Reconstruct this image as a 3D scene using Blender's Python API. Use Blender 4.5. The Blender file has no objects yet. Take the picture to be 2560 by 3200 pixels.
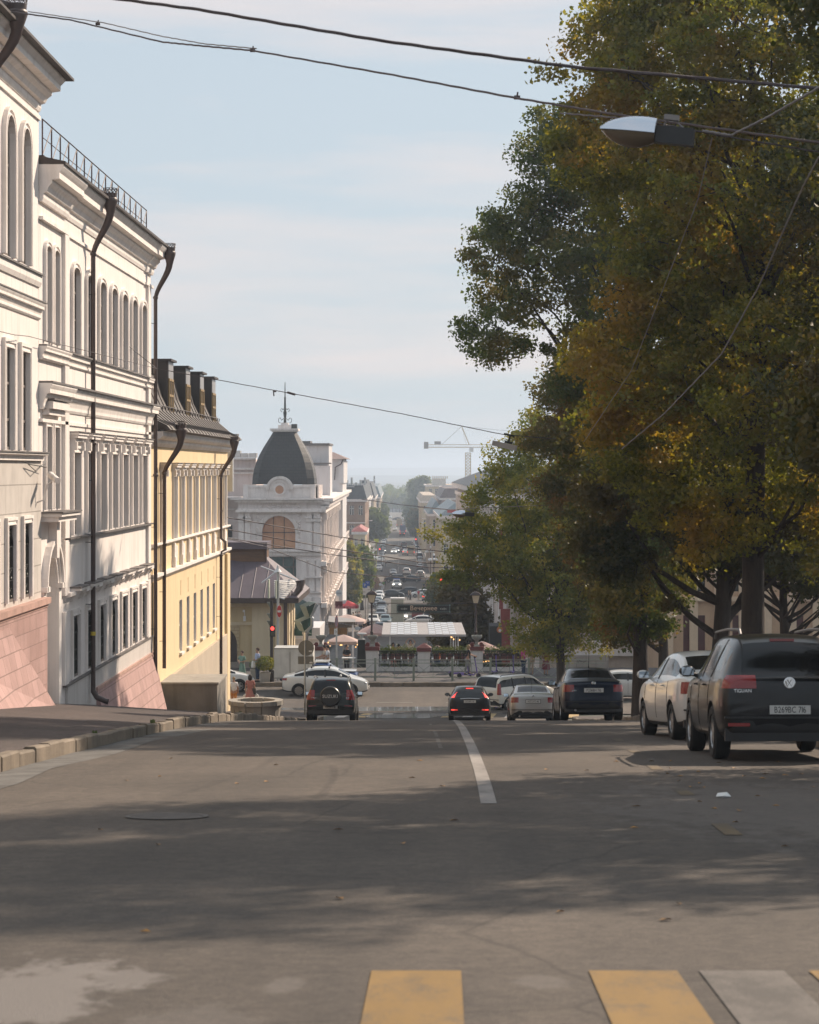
import bpy, bmesh, math, random
import numpy as np
from mathutils import Vector, Matrix
from mathutils.bvhtree import BVHTree
R = math.radians
SC = bpy.context.scene
COL = SC.collection
F = 7000.0; U0 = 1380.0; V0 = 1467.0      # focal length and vanishing point in photo pixels (2560 wide)

# ---------------------------------------------------------------- camera
cd = bpy.data.cameras.new('camera')
cam = bpy.data.objects.new('camera', cd); COL.objects.link(cam)
cd.sensor_fit = 'HORIZONTAL'; cd.sensor_width = 24.0
cd.lens = 24.0 * F / 2560.0
cd.shift_x = (1280.0 - U0) / 2560.0
cd.shift_y = (V0 - 1600.0) / 2560.0
cam.location = (0, 0, 0); cam.rotation_euler = (R(90), 0, 0)
cd.clip_start = 0.5; cd.clip_end = 40000
cd.dof.use_dof = True; cd.dof.focus_distance = 105.0; cd.dof.aperture_fstop = 4.5
SC.camera = cam

# ---------------------------------------------------------------- sky, sun, exposure
SUN_AZ = 48.0      # degrees from +X (right) towards +Y (ahead)
SUN_EL = 34.0
w = bpy.data.worlds.new("World"); SC.world = w; w.use_nodes = True
nt = w.node_tree; nt.nodes.clear()
def N(t, **k):
    n = nt.nodes.new(t)
    for a, b in k.items(): setattr(n, a, b)
    return n
out = N('ShaderNodeOutputWorld'); bg = N('ShaderNodeBackground')
sky = N('ShaderNodeTexSky'); sky.sky_type = 'NISHITA'; sky.sun_disc = False
sky.sun_elevation = R(SUN_EL); sky.sun_rotation = R(90.0 - SUN_AZ)
sky.air_density = 1.2; sky.dust_density = 1.2; sky.ozone_density = 2.0; sky.altitude = 60
tc = N('ShaderNodeTexCoord')
mp = N('ShaderNodeMapping'); mp.inputs['Scale'].default_value = (1.3, 1.3, 11.0)
ns = N('ShaderNodeTexNoise'); ns.inputs['Scale'].default_value = 2.6; ns.inputs['Detail'].default_value = 7; ns.inputs['Roughness'].default_value = .56
cr = N('ShaderNodeValToRGB'); cr.color_ramp.elements[0].position = .47; cr.color_ramp.elements[1].position = .70
mx = N('ShaderNodeMixRGB'); mx.inputs['Color2'].default_value = (9.8, 8.2, 7.7, 1)
mlt = N('ShaderNodeMath', operation='MULTIPLY'); mlt.inputs[1].default_value = .55
pale = N('ShaderNodeMixRGB'); pale.inputs['Fac'].default_value = .86; pale.inputs['Color2'].default_value = (6.0, 6.9, 7.7, 1)
L = nt.links.new
L(tc.outputs['Generated'], mp.inputs['Vector']); L(mp.outputs['Vector'], ns.inputs['Vector'])
L(ns.outputs['Fac'], cr.inputs['Fac']); L(cr.outputs['Color'], mlt.inputs[0]); L(mlt.outputs[0], mx.inputs['Fac'])
L(sky.outputs['Color'], pale.inputs['Color1']); L(pale.outputs['Color'], mx.inputs['Color1'])
L(mx.outputs['Color'], bg.inputs['Color']); L(bg.outputs['Background'], out.inputs['Surface'])
bg.inputs['Strength'].default_value = 0.078

sl = bpy.data.lights.new('sun', 'SUN'); sl.energy = 5.0; sl.angle = R(.6); sl.color = (1.0, .82, .645)
so = bpy.data.objects.new('sun', sl); COL.objects.link(so)
_a, _e = R(SUN_AZ), R(SUN_EL)
SUNV = Vector((math.cos(_e)*math.cos(_a), math.cos(_e)*math.sin(_a), math.sin(_e)))
so.rotation_euler = SUNV.to_track_quat('Z', 'Y').to_euler()
so.location = (40, 40, 60)
SC.view_settings.view_transform = 'Standard'; SC.view_settings.look = 'None'
SC.view_settings.exposure = 0.36; SC.view_settings.gamma = 1.0
SC.cycles.max_bounces = 8; SC.cycles.transparent_max_bounces = 6; SC.cycles.volume_bounces = 0
SC.cycles.caustics_reflective = False; SC.cycles.caustics_refractive = False
SC.cycles.sample_clamp_indirect = 4
SC.cycles.use_denoising = True

# ---------------------------------------------------------------- materials
MATS = {}
def mat(name, col, rough=.8, metal=0.0, var=.12, scale=2.0, bump=0.0, bscale=40.0, emit=None, estr=1.0, coat=0.0, col2=None, streak=0.0, stretch=None, detail=6):
    if name in MATS: return MATS[name]
    m = bpy.data.materials.new(name); m.use_nodes = True
    t = m.node_tree; b = t.nodes['Principled BSDF']; lk = t.links.new
    c = list(col[:3])
    b.inputs['Roughness'].default_value = rough; b.inputs['Metallic'].default_value = metal
    if coat: b.inputs['Coat Weight'].default_value = coat; b.inputs['Coat Roughness'].default_value = .04
    if var > 0 or col2:
        co = t.nodes.new('ShaderNodeTexCoord'); n = t.nodes.new('ShaderNodeTexNoise')
        n.inputs['Scale'].default_value = scale; n.inputs['Detail'].default_value = detail; n.inputs['Roughness'].default_value = .6
        src = co.outputs['Object']
        if stretch:
            mpn = t.nodes.new('ShaderNodeMapping'); mpn.inputs['Scale'].default_value = stretch
            lk(src, mpn.inputs['Vector']); src = mpn.outputs['Vector']
        lk(src, n.inputs['Vector'])
        r = t.nodes.new('ShaderNodeValToRGB'); r.color_ramp.elements[0].position = .32; r.color_ramp.elements[1].position = .68
        lo = [x*(1-var) for x in c]; hi = [min(1, x*(1+var)) for x in c]
        if col2: lo = c; hi = list(col2)
        r.color_ramp.elements[0].color = (*lo, 1); r.color_ramp.elements[1].color = (*hi, 1)
        lk(n.outputs['Fac'], r.inputs['Fac'])
        cur = r.outputs['Color']
        if streak:
            m2 = t.nodes.new('ShaderNodeMapping'); m2.inputs['Scale'].default_value = (3.5, 3.5, .35)
            n2 = t.nodes.new('ShaderNodeTexNoise'); n2.inputs['Scale'].default_value = 1.3; n2.inputs['Detail'].default_value = 8
            r2 = t.nodes.new('ShaderNodeValToRGB'); r2.color_ramp.elements[0].position = .5; r2.color_ramp.elements[1].position = .75
            r2.color_ramp.elements[0].color = (1, 1, 1, 1); k = 1-streak; r2.color_ramp.elements[1].color = (k, k*.98, k*.95, 1)
            mm = t.nodes.new('ShaderNodeMixRGB'); mm.blend_type = 'MULTIPLY'; mm.inputs['Fac'].default_value = 1
            lk(co.outputs['Object'], m2.inputs['Vector']); lk(m2.outputs['Vector'], n2.inputs['Vector']); lk(n2.outputs['Fac'], r2.inputs['Fac'])
            lk(cur, mm.inputs['Color1']); lk(r2.outputs['Color'], mm.inputs['Color2']); cur = mm.outputs['Color']
        lk(cur, b.inputs['Base Color'])
        if bump:
            n3 = t.nodes.new('ShaderNodeTexNoise'); n3.inputs['Scale'].default_value = bscale; n3.inputs['Detail'].default_value = 4
            bp = t.nodes.new('ShaderNodeBump'); bp.inputs['Strength'].default_value = bump; bp.inputs['Distance'].default_value = .02
            lk(src, n3.inputs['Vector']); lk(n3.outputs['Fac'], bp.inputs['Height']); lk(bp.outputs['Normal'], b.inputs['Normal'])
    else:
        b.inputs['Base Color'].default_value = (*c, 1)
    if emit:
        b.inputs['Emission Color'].default_value = (*emit, 1); b.inputs['Emission Strength'].default_value = estr
    MATS[name] = m
    return m
def brickmat(name, c1, c2, mortar, scale=1.0, bw=.5, bh=.25, msize=.02, axis='YZ', rough=.85, offset=.5, bump=.35):
    if name in MATS: return MATS[name]
    m = bpy.data.materials.new(name); m.use_nodes = True
    t = m.node_tree; b = t.nodes['Principled BSDF']; lk = t.links.new
    co = t.nodes.new('ShaderNodeTexCoord'); sp = t.nodes.new('ShaderNodeSeparateXYZ'); cb = t.nodes.new('ShaderNodeCombineXYZ')
    lk(co.outputs['Object'], sp.inputs[0]); lk(sp.outputs[axis[0]], cb.inputs['X']); lk(sp.outputs[axis[1]], cb.inputs['Y'])
    bt = t.nodes.new('ShaderNodeTexBrick'); bt.inputs['Scale'].default_value = scale
    bt.inputs['Color1'].default_value = (*c1, 1); bt.inputs['Color2'].default_value = (*c2, 1); bt.inputs['Mortar'].default_value = (*mortar, 1)
    bt.inputs['Brick Width'].default_value = bw; bt.inputs['Row Height'].default_value = bh; bt.inputs['Mortar Size'].default_value = msize; bt.offset = offset
    n = t.nodes.new('ShaderNodeTexNoise'); n.inputs['Scale'].default_value = 1.7; n.inputs['Detail'].default_value = 8
    mm = t.nodes.new('ShaderNodeMixRGB'); mm.blend_type = 'MULTIPLY'; mm.inputs['Fac'].default_value = .45
    r = t.nodes.new('ShaderNodeValToRGB'); r.color_ramp.elements[0].position = .3; r.color_ramp.elements[0].color = (.6, .6, .6, 1); r.color_ramp.elements[1].position = .6
    lk(cb.outputs[0], bt.inputs['Vector']); lk(co.outputs['Object'], n.inputs['Vector']); lk(n.outputs['Fac'], r.inputs['Fac'])
    lk(bt.outputs['Color'], mm.inputs['Color1']); lk(r.outputs['Color'], mm.inputs['Color2']); lk(mm.outputs['Color'], b.inputs['Base Color'])
    bp = t.nodes.new('ShaderNodeBump'); bp.inputs['Strength'].default_value = bump; bp.inputs['Distance'].default_value = .02; bp.invert = True
    lk(bt.outputs['Fac'], bp.inputs['Height']); lk(bp.outputs['Normal'], b.inputs['Normal'])
    b.inputs['Roughness'].default_value = rough
    MATS[name] = m; return m

WHITE = mat('white_plaster', (.82, .765, .73), .85, var=.04, scale=.8, bump=.15, bscale=18, streak=.16)
WHITE2 = mat('white_trim', (.84, .79, .755), .8, var=.05, scale=1.5, bump=.1, bscale=25, streak=.18)
GREYPL = mat('grey_plaster', (.60, .56, .53), .85, var=.06, scale=.9, bump=.15, bscale=18, streak=.15)
YELLOW = mat('yellow_plaster', (.79, .62, .38), .85, var=.05, scale=.7, bump=.12, bscale=18, streak=.14)
PINKST = brickmat('pink_granite_slabs', (.47, .305, .28), (.40, .25, .225), (.25, .165, .145), bw=.75, bh=.34, msize=.008)
BEIGE = mat('beige_plaster', (.52, .44, .34), .88, var=.08, scale=.8, streak=.12)
ROOFBR = mat('brown_sheet_roof', (.046, .034, .030), .6, metal=0, var=.25, scale=.9, streak=.3)
LEDGE = mat('zinc_ledge', (.16, .145, .14), .6, metal=.3, var=.25, scale=4)
PIPE = mat('brown_pipe_paint', (.075, .050, .045), .42, var=.15, scale=5)
GLASS = mat('dark_window_glass', (.012, .013, .015), .08, var=0)
WFRAME = mat('old_window_frame', (.17, .14, .125), .6, var=.15)
WFRAMEW = mat('white_window_frame', (.6, .6, .58), .6, var=.08)
IRON = mat('black_iron', (.018, .020, .018), .5, metal=.4, var=0)
ASPH = mat('asphalt', (.070, .066, .064), .86, var=.13, scale=.35, bump=.5, bscale=90, col2=None)
CONC = mat('concrete', (.33, .31, .28), .85, var=.14, scale=1.6, bump=.2, bscale=30, streak=.2)

# ---------------------------------------------------------------- mesh builder
def origin_of(o):
    v = Vector((0, 0, 0))
    while o is not None: v = v + o.location; o = o.parent
    return v
class MB:
    def __init__(s): s.v = []; s.f = []; s.m = []; s.k = 0
    def add(s, vs, fs):
        n = len(s.v); s.v += [tuple(p) for p in vs]
        for f in fs: s.f.append(tuple(i+n for i in f)); s.m.append(s.k)
        return s
    def box(s, x0, x1, y0, y1, z0, z1):
        return s.add([(x0,y0,z0),(x1,y0,z0),(x1,y1,z0),(x0,y1,z0),(x0,y0,z1),(x1,y0,z1),(x1,y1,z1),(x0,y1,z1)],
              [(0,3,2,1),(4,5,6,7),(0,1,5,4),(1,2,6,5),(2,3,7,6),(3,0,4,7)])
    def cbox(s, c, d): return s.box(c[0]-d[0]/2,c[0]+d[0]/2,c[1]-d[1]/2,c[1]+d[1]/2,c[2]-d[2]/2,c[2]+d[2]/2)
    def quad(s, a, b, c, d): return s.add([a,b,c,d], [(0,1,2,3)])
    def loft(s, rings, close=True, caps=True):
        n = len(rings[0]); vs = [p for r in rings for p in r]; fs = []
        for i in range(len(rings)-1):
            for j in range(n if close else n-1):
                k = (j+1) % n
                fs.append((i*n+j, i*n+k, (i+1)*n+k, (i+1)*n+j))
        if caps: fs.append(tuple(range(n-1,-1,-1))); fs.append(tuple((len(rings)-1)*n+i for i in range(n)))
        return s.add(vs, fs)
    def tube(s, pts, r, n=6, caps=True):
        pts = [Vector(p) for p in pts]; rings = []
        rs = r if isinstance(r, (list, tuple)) else [r]*len(pts)
        up = None
        for i, p in enumerate(pts):
            d = (pts[min(i+1,len(pts)-1)]-pts[max(i-1,0)])
            if d.length < 1e-9: d = Vector((0,0,1))
            d.normalize()
            if up is None: up = Vector((1,0,0)) if abs(d.x) < .8 else Vector((0,1,0))
            a = d.cross(up)
            if a.length < 1e-4: a = d.cross(Vector((0,1,.3)))
            a.normalize(); b = d.cross(a).normalized(); up = b.cross(d) if False else up
            rings.append([tuple(p + a*math.cos(t)*rs[i] + b*math.sin(t)*rs[i]) for t in [2*math.pi*q/n for q in range(n)]])
        return s.loft(rings, True, caps)
    def lathe(s, c, prof, n=16, sx=1, sy=1):
        rings = [[(c[0]+r*sx*math.cos(2*math.pi*q/n), c[1]+r*sy*math.sin(2*math.pi*q/n), c[2]+z) for q in range(n)] for r, z in prof]
        return s.loft(rings)
    def prism(s, poly, fn, d0, d1):
        """poly: 2D outline; fn(a,b,d) gives a point; between depths d0 and d1"""
        n = len(poly)
        vs = [fn(a, b, d0) for a, b in poly] + [fn(a, b, d1) for a, b in poly]
        fs = [tuple(range(n-1,-1,-1)), tuple(range(n, 2*n))] + [(i, (i+1)%n, n+(i+1)%n, n+i) for i in range(n)]
        return s.add(vs, fs)
    def exty(s, prof, y0, y1): return s.prism(prof, lambda a, b, d: (a, d, b), y0, y1)
    def extx(s, prof, x0, x1): return s.prism(prof, lambda a, b, d: (d, a, b), x0, x1)
    def sphere(s, c, r, n=12, m=8, sx=1, sy=1, sz=1):
        prof = [(max(1e-4, r*math.sin(math.pi*i/m)), -r*math.cos(math.pi*i/m)*sz) for i in range(m+1)]
        return s.lathe(c, prof, n, sx, sy)
    def build(s, name, mats, parent=None, smooth=None, loc=None, local=False):
        me = bpy.data.meshes.new(name)
        off = origin_of(parent) if (parent is not None and not local) else Vector((0,0,0))
        l = Vector(loc) if loc is not None else Vector((0,0,0))
        a = np.array(s.v, dtype=float) - np.array(off + l) if s.v else np.zeros((0,3))
        me.from_pydata(a.tolist(), [], s.f)
        if not isinstance(mats, (list, tuple)): mats = [mats]
        for m in mats: me.materials.append(m)
        if len(mats) > 1: me.polygons.foreach_set('material_index', s.m)
        me.update()
        bm = bmesh.new(); bm.from_mesh(me); bmesh.ops.recalc_face_normals(bm, faces=bm.faces); bm.to_mesh(me); bm.free()
        if smooth is not None:
            me.shade_smooth(); me.set_sharp_from_angle(angle=R(smooth))
        o = bpy.data.objects.new(name, me); COL.objects.link(o)
        o.parent = parent; o.location = l
        return o
def tag(o, label=None, cat=None, group=None, kind=None):
    if label: o['label'] = label
    if cat: o['category'] = cat
    if group: o['group'] = group
    if kind: o['kind'] = kind
    return o
def thing(name, label, cat, loc=(0,0,0), group=None, rz=0):
    o = bpy.data.objects.new(name, None); COL.objects.link(o); o.location = loc; o.rotation_euler = (0,0,rz)
    o.empty_display_size = .3
    return tag(o, label, cat, group)
KIDS = None
def kids(o): return [c for c in bpy.data.objects if c.parent is o]
def copy_tree(o, parent=None, loc=None, rz=None, label=None, group=None):
    c = o.copy(); COL.objects.link(c); c.parent = parent
    if loc is not None: c.location = loc
    if rz is not None: c.rotation_euler = (0,0,rz)
    if label: c['label'] = label
    if group: c['group'] = group
    for ch in list(o.children): copy_tree(ch, c)
    return c
def subparts(root):
    r = []
    for c in root.children: r.append(c); r += subparts(c)
    return r
def recolor(root, old, new):
    for o in [root] + subparts(root):
        if o.type != 'MESH': continue
        for sl_ in o.material_slots:
            if sl_.material is old: sl_.link = 'OBJECT'; sl_.material = new
def P(u, v, Y): return ((u-U0)/F*Y, Y, (V0-v)/F*Y)
def D(u, v, Y): return P(u*2560/1725, v*2560/1725, Y)
CYR = dict(zip('АВЕКМНОРСТУХаеорсух', 'ABEKMHOPCTYXaeopcyx'))
_glyph = {}
def glyph(ch, thick):
    """outline of one letter as (verts, faces, width); Cyrillic shapes without a Latin twin are drawn with bars"""
    if (ch, thick) in _glyph: return _glyph[(ch, thick)]
    xh, cap, st = .46, .66, .085; b = MB()
    def bar(x0, x1, z0, z1): b.box(x0, x1, -thick, thick, z0, z1)
    def slant(xa, za, xb, zb): b.prism([(xa-st/2, za), (xa+st/2, za), (xb+st/2, zb), (xb-st/2, zb)], lambda a, q, d: (a, d, q), -thick, thick)
    if ch == 'н': bar(0, st, 0, xh); bar(.30, .30+st, 0, xh); bar(st, .30, xh*.42, xh*.42+st)
    elif ch == 'ч': bar(.28, .28+st, 0, xh); bar(0, st, xh*.45, xh); bar(st, .28, xh*.40, xh*.40+st)
    elif ch == 'к': bar(0, st, 0, xh); slant(.30, xh, .10, xh*.5); slant(.10, xh*.5, .32, 0)
    elif ch == 'ф':
        bar(.24, .24+st, -.2, cap); n = 16; b.loft([[(.28+r*1.15*math.cos(2*math.pi*k/n), y, xh/2+r*math.sin(2*math.pi*k/n)) for k in range(n)] for r, y in ((.235,-thick),(.235,thick),(.15,thick),(.15,-thick))]+[], True, False)
        b.loft([[(.28+r*1.15*math.cos(2*math.pi*k/n), -thick, xh/2+r*math.sin(2*math.pi*k/n)) for k in range(n)] for r in (.235,.15)], True, False)
    elif ch == 'м': bar(0, st, 0, xh); bar(.42, .42+st, 0, xh); slant(.06, xh, .25, .05); slant(.25, .05, .44, xh)
    elif ch == 'и': bar(0, st, 0, xh); bar(.30, .30+st, 0, xh); slant(.06, 0, .32, xh)
    elif ch == 'п': bar(0, st, 0, xh); bar(.30, .30+st, 0, xh); bar(st, .30, xh-st, xh)
    elif ch == 'в': bar(0, st, 0, xh); bar(st, .26, 0, st*.9); bar(st, .24, xh/2-.03, xh/2+.04); bar(st, .24, xh-st*.9, xh); bar(.24, .24+st, .03, xh/2); bar(.22, .22+st, xh/2+.03, xh-.03)
    elif ch in 'ПЛДИЙЬЫ':
        if ch == 'П': bar(0, st, 0, cap); bar(.40, .40+st, 0, cap); bar(st, .40, cap-st, cap)
        if ch in 'ЛД': slant(.04, 0, .14, cap); bar(.40, .40+st, 0, cap); bar(.14, .40, cap-st, cap)
        if ch == 'Д': bar(-.04, .54, -.08, 0)
        if ch in 'ИЙ': bar(0, st, 0, cap); bar(.42, .42+st, 0, cap); slant(.06, 0, .44, cap)
        if ch == 'Й': bar(.15, .35, cap+.06, cap+.12)
        if ch in 'ЬЫ': bar(0, st, 0, cap); bar(st, .30, 0, st); bar(st, .30, cap*.5, cap*.5+st); bar(.28, .28+st, st*.5, cap*.5+st*.5)
        if ch == 'Ы': bar(.46, .46+st, 0, cap)
    elif ch in ' ·': pass
    else:
        cu = bpy.data.curves.new('g', 'FONT'); cu.body = CYR.get(ch, ch); cu.size = 1; cu.extrude = thick; cu.resolution_u = 3
        to = bpy.data.objects.new('tmp', cu); COL.objects.link(to); dg = bpy.context.evaluated_depsgraph_get(); me = bpy.data.meshes.new_from_object(to.evaluated_get(dg)); bpy.data.objects.remove(to)
        mn = min([v.co.x for v in me.vertices], default=0)
        b.v = [(v.co.x-mn, -v.co.z, v.co.y) for v in me.vertices]; b.f = [tuple(p.vertices) for p in me.polygons]
    w_ = max([v[0] for v in b.v], default=.22); _glyph[(ch, thick)] = (b.v, b.f, w_); return _glyph[(ch, thick)]
def text_mesh(s, size, thick, name, m, parent, loc, sx=1.0, bold=0):
    """lettering in the XZ plane facing the camera, centred on loc; one mesh"""
    out = MB(); x = 0; tk = thick/size
    for ch in s:
        v, f, w_ = glyph(ch, tk)
        for dx in ((0,) if not bold else (0, bold)): out.add([((x+p[0]+dx)*size*sx, p[1]*size-(.0004 if dx else 0), p[2]*size) for p in v], f)
        x += w_+.085+bold
    W_ = (x-.085)*size*sx; cap = .33*size; out.v = [(a-W_/2, b_, c-cap) for a, b_, c in out.v]
    me = bpy.data.meshes.new(name); me.from_pydata(out.v, [], out.f); me.materials.append(m); me.update()
    o = bpy.data.objects.new(name, me); COL.objects.link(o); o.parent = parent
    o.location = Vector(loc) - (origin_of(parent) if parent else Vector((0,0,0))); return o

# ---------------------------------------------------------------- terrain profile
_PY = [-40,0,10.3,20,29.3,38,45,52,58,62,70,82,92,98,104,110,116,128,131,140,150,165,236,317,400,468,600,900,1200,1500,14000]
_PZ = [-.6,-1.55,-2.31,-3.05,-3.79,-4.54,-5.17,-5.85,-6.50,-6.955,-7.90,-9.31,-10.42,-10.96,-11.3,-11.47,-11.55,-11.5,-12.4,-13.0,-13.6,-14.4,-18.0,-21.4,-22.9,-23.2,-22.9,-22.6,-22.6,-23,-23]
def zg(y): return float(np.interp(y, _PY, _PZ))
def YV(v, lo=200, hi=1400):
    """distance at which the far street is seen at photo row v"""
    ys = np.linspace(lo, hi, 2400); r = np.array([-zg(y)/y for y in ys])
    return float(ys[np.argmin(np.abs(r - (v-V0)/F))])
def xc(y): return -0.02114*y + 1.15     # centre line of the far street
# ================================================================ GROUND
YS = [-40,-20] + list(range(-10, 132, 2)) + [104,131,136,140,145,150,158,165,180,200,236,280,317,360,400,468,530,600,750,900,1200,1500,3000,6000,14000]
YS = sorted(set(YS))
def sheet(name, xl, xr, y0, y1, dz, m, extra=None, dzr=None):
    ys = [y0] + [y for y in YS if y0 < y < y1] + [y1]
    b = MB(); rings = []
    for y in ys:
        a = xl(y) if callable(xl) else xl; c = xr(y) if callable(xr) else xr
        e = dz if dzr is None else dzr
        rings.append([(a, y, zg(y)+dz), (c, y, zg(y)+e)])
    b.loft(rings, False, False)
    o = b.build(name, m); tag(o, kind='structure'); return o
GROUND = mat('far_ground', (.10, .105, .085), .95, var=.3, scale=.01)
PAVE = brickmat('paving_slabs', (.19, .175, .165), (.165, .155, .145), (.10, .095, .09), bw=.4, bh=.2, msize=.01, axis='XY')
g = MB(); xs = [-6000,-1500,-400,-120,-60,-20,20,60,120,400,1500,6000]
g.loft([[(x, y, zg(y)-.06) for x in xs] for y in YS], False, False)
tag(g.build('ground', GROUND), kind='structure')
# road asphalt with worn patches, tyre-polished lanes and crack lines
def asphalt(name, base, spots=()):
    m = bpy.data.materials.new(name); m.use_nodes = True; t = m.node_tree; b = t.nodes['Principled BSDF']; lk = t.links.new
    co = t.nodes.new('ShaderNodeTexCoord')
    def noise(sc, det=6, st=None, ro=.6):
        n = t.nodes.new('ShaderNodeTexNoise'); n.inputs['Scale'].default_value = sc; n.inputs['Detail'].default_value = det; n.inputs['Roughness'].default_value = ro
        if st:
            q = t.nodes.new('ShaderNodeMapping'); q.inputs['Scale'].default_value = st; lk(co.outputs['Object'], q.inputs['Vector']); lk(q.outputs['Vector'], n.inputs['Vector'])
        else: lk(co.outputs['Object'], n.inputs['Vector'])
        return n.outputs['Fac']
    def ramp(f, p0, c0, p1, c1):
        r = t.nodes.new('ShaderNodeValToRGB'); e = r.color_ramp.elements; e[0].position = p0; e[0].color = (*c0, 1); e[1].position = p1; e[1].color = (*c1, 1)
        lk(f, r.inputs['Fac']); return r.outputs['Color']
    def mul(a, c, f=1.0):
        m_ = t.nodes.new('ShaderNodeMixRGB'); m_.blend_type = 'MULTIPLY'; m_.inputs['Fac'].default_value = f; lk(a, m_.inputs['Color1']); lk(c, m_.inputs['Color2']); return m_.outputs['Color']
    c = ramp(noise(.3, 8, None, .68), .36, [x*.78 for x in base], .64, [x*1.16 for x in base])
    c = mul(c, ramp(noise(1.0, 5, (1.2, .10, 1)), .35, (.82,.82,.82), .65, (1.1,1.09,1.07)))
    c = mul(c, ramp(noise(110, 2), .25, (.62,.62,.63), .75, (1.4,1.38,1.35)))
    c = mul(c, ramp(noise(9, 4), .30, (.74,.74,.75), .62, (1.10,1.09,1.08)))
    c = mul(c, ramp(noise(38, 4, None, .75), .34, (.70,.70,.71), .66, (1.25,1.24,1.22)))
    # large repair patches, thin cracks, dark drips
    vo = t.nodes.new('ShaderNodeTexVoronoi'); vo.inputs['Scale'].default_value = .10; lk(co.outputs['Object'], vo.inputs['Vector'])
    sx_ = t.nodes.new('ShaderNodeSeparateColor'); lk(vo.outputs['Color'], sx_.inputs[0]); c = mul(c, ramp(sx_.outputs[0], .2, (.90,.90,.91), .8, (1.06,1.05,1.04)))
    wn = t.nodes.new('ShaderNodeTexNoise'); wn.inputs['Scale'].default_value = 1.1; wn.inputs['Detail'].default_value = 5; lk(co.outputs['Object'], wn.inputs['Vector'])
    wm = t.nodes.new('ShaderNodeMixRGB'); wm.inputs['Fac'].default_value = .22; lk(co.outputs['Object'], wm.inputs['Color1']); lk(wn.outputs['Color'], wm.inputs['Color2'])
    v2 = t.nodes.new('ShaderNodeTexVoronoi'); v2.feature = 'DISTANCE_TO_EDGE'; v2.inputs['Scale'].default_value = .34; lk(wm.outputs['Color'], v2.inputs['Vector'])
    crk = ramp(v2.outputs['Distance'], .001, (.55,.55,.55), .006, (1,1,1)); c = mul(c, crk, .8)
    c = mul(c, ramp(noise(3.2, 8, None, .7), .66, (1,1,1), .76, (.72,.72,.73)))
    # pale worn-paint stains at given spots: x, y, rx, ry, strength
    for (sx0, sy0, rx, ry, st_) in spots:
        mp_ = t.nodes.new('ShaderNodeMapping'); mp_.vector_type = 'POINT'; mp_.inputs['Location'].default_value = (-sx0/rx, -sy0/ry, 0); mp_.inputs['Scale'].default_value = (1/rx, 1/ry, 0); lk(co.outputs['Object'], mp_.inputs['Vector'])
        gr = t.nodes.new('ShaderNodeVectorMath'); gr.operation = 'LENGTH'; lk(mp_.outputs['Vector'], gr.inputs[0])
        ad = t.nodes.new('ShaderNodeMath'); ad.operation = 'MULTIPLY_ADD'; ad.inputs[1].default_value = -.32; ad.inputs[2].default_value = .75; lk(gr.outputs['Value'], ad.inputs[0])
        a2 = t.nodes.new('ShaderNodeMath'); a2.operation = 'ADD'; lk(ad.outputs[0], a2.inputs[0]); lk(noise(3.4, 10, (1, .55, 1), .7), a2.inputs[1])
        m2 = t.nodes.new('ShaderNodeMath'); m2.operation = 'MULTIPLY'; lk(ramp(a2.outputs[0], .88, (0,0,0), 1.10, (st_,)*3), m2.inputs[0]); m2.inputs[1].default_value = 1
        mm_ = t.nodes.new('ShaderNodeMixRGB'); mm_.inputs['Color2'].default_value = (.20,.18,.165,1); lk(m2.outputs[0], mm_.inputs['Fac']); lk(c, mm_.inputs['Color1']); c = mm_.outputs['Color']
    lk(c, b.inputs['Base Color']); b.inputs['Roughness'].default_value = .85
    bp = t.nodes.new('ShaderNodeBump'); bp.inputs['Strength'].default_value = .8; bp.inputs['Distance'].default_value = .012
    lk(noise(130, 3), bp.inputs['Height']); lk(bp.outputs['Normal'], b.inputs['Normal'])
    return m
ROADM = asphalt('road_asphalt', (.096, .081, .068), [(-1.85, 9.6, .42, 1.0, .85), (-1.45, 10.1, .18, .25, .7), (-.7, 9.9, .10, .25, .3), (.45, 10.0, .12, .2, .28), (-1.0, 8.9, .25, .5, .2), (3.2, 20.5, 1.6, 3.5, .25)])
WALKM = asphalt('sidewalk_asphalt', (.080, .064, .060))
LX = -5.15; RX = 5.6
sheet('road', LX, RX, -20, 103, 0, ROADM)
sheet('cross_road', -90, 90, 103, 119, 0, ROADM)
FARRD = asphalt('far_road_asphalt', (.125, .115, .105))
sheet('far_street', lambda y: xc(y)-6.8, lambda y: xc(y)+6.8, 160, 1500, .004, FARRD)
sheet('far_cross_road', -80, 70, 385, 470, .008, FARRD)
sheet('sidewalk', LX-.17, -9.5, -20, 100, .17, WALKM, dzr=.43)
sheet('right_sidewalk', RX+.17, 60, -20, 98, .16, WALKM, dzr=.3)
sheet('plaza_pavement', -60, 60, 119.3, 130.5, .17, mat('plaza_asphalt', (.075,.068,.066), .85, var=.1, scale=.6, bump=.3))
sheet('lower_plaza', -40, 45, 130.5, 165, .01, PAVE)
sheet('far_sidewalk_west', lambda y: xc(y)-30, lambda y: xc(y)-7.0, 165, 1480, .14, PAVE)
sheet('far_sidewalk_east', lambda y: xc(y)+7.0, lambda y: xc(y)+30, 165, 1480, .14, PAVE)
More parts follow.
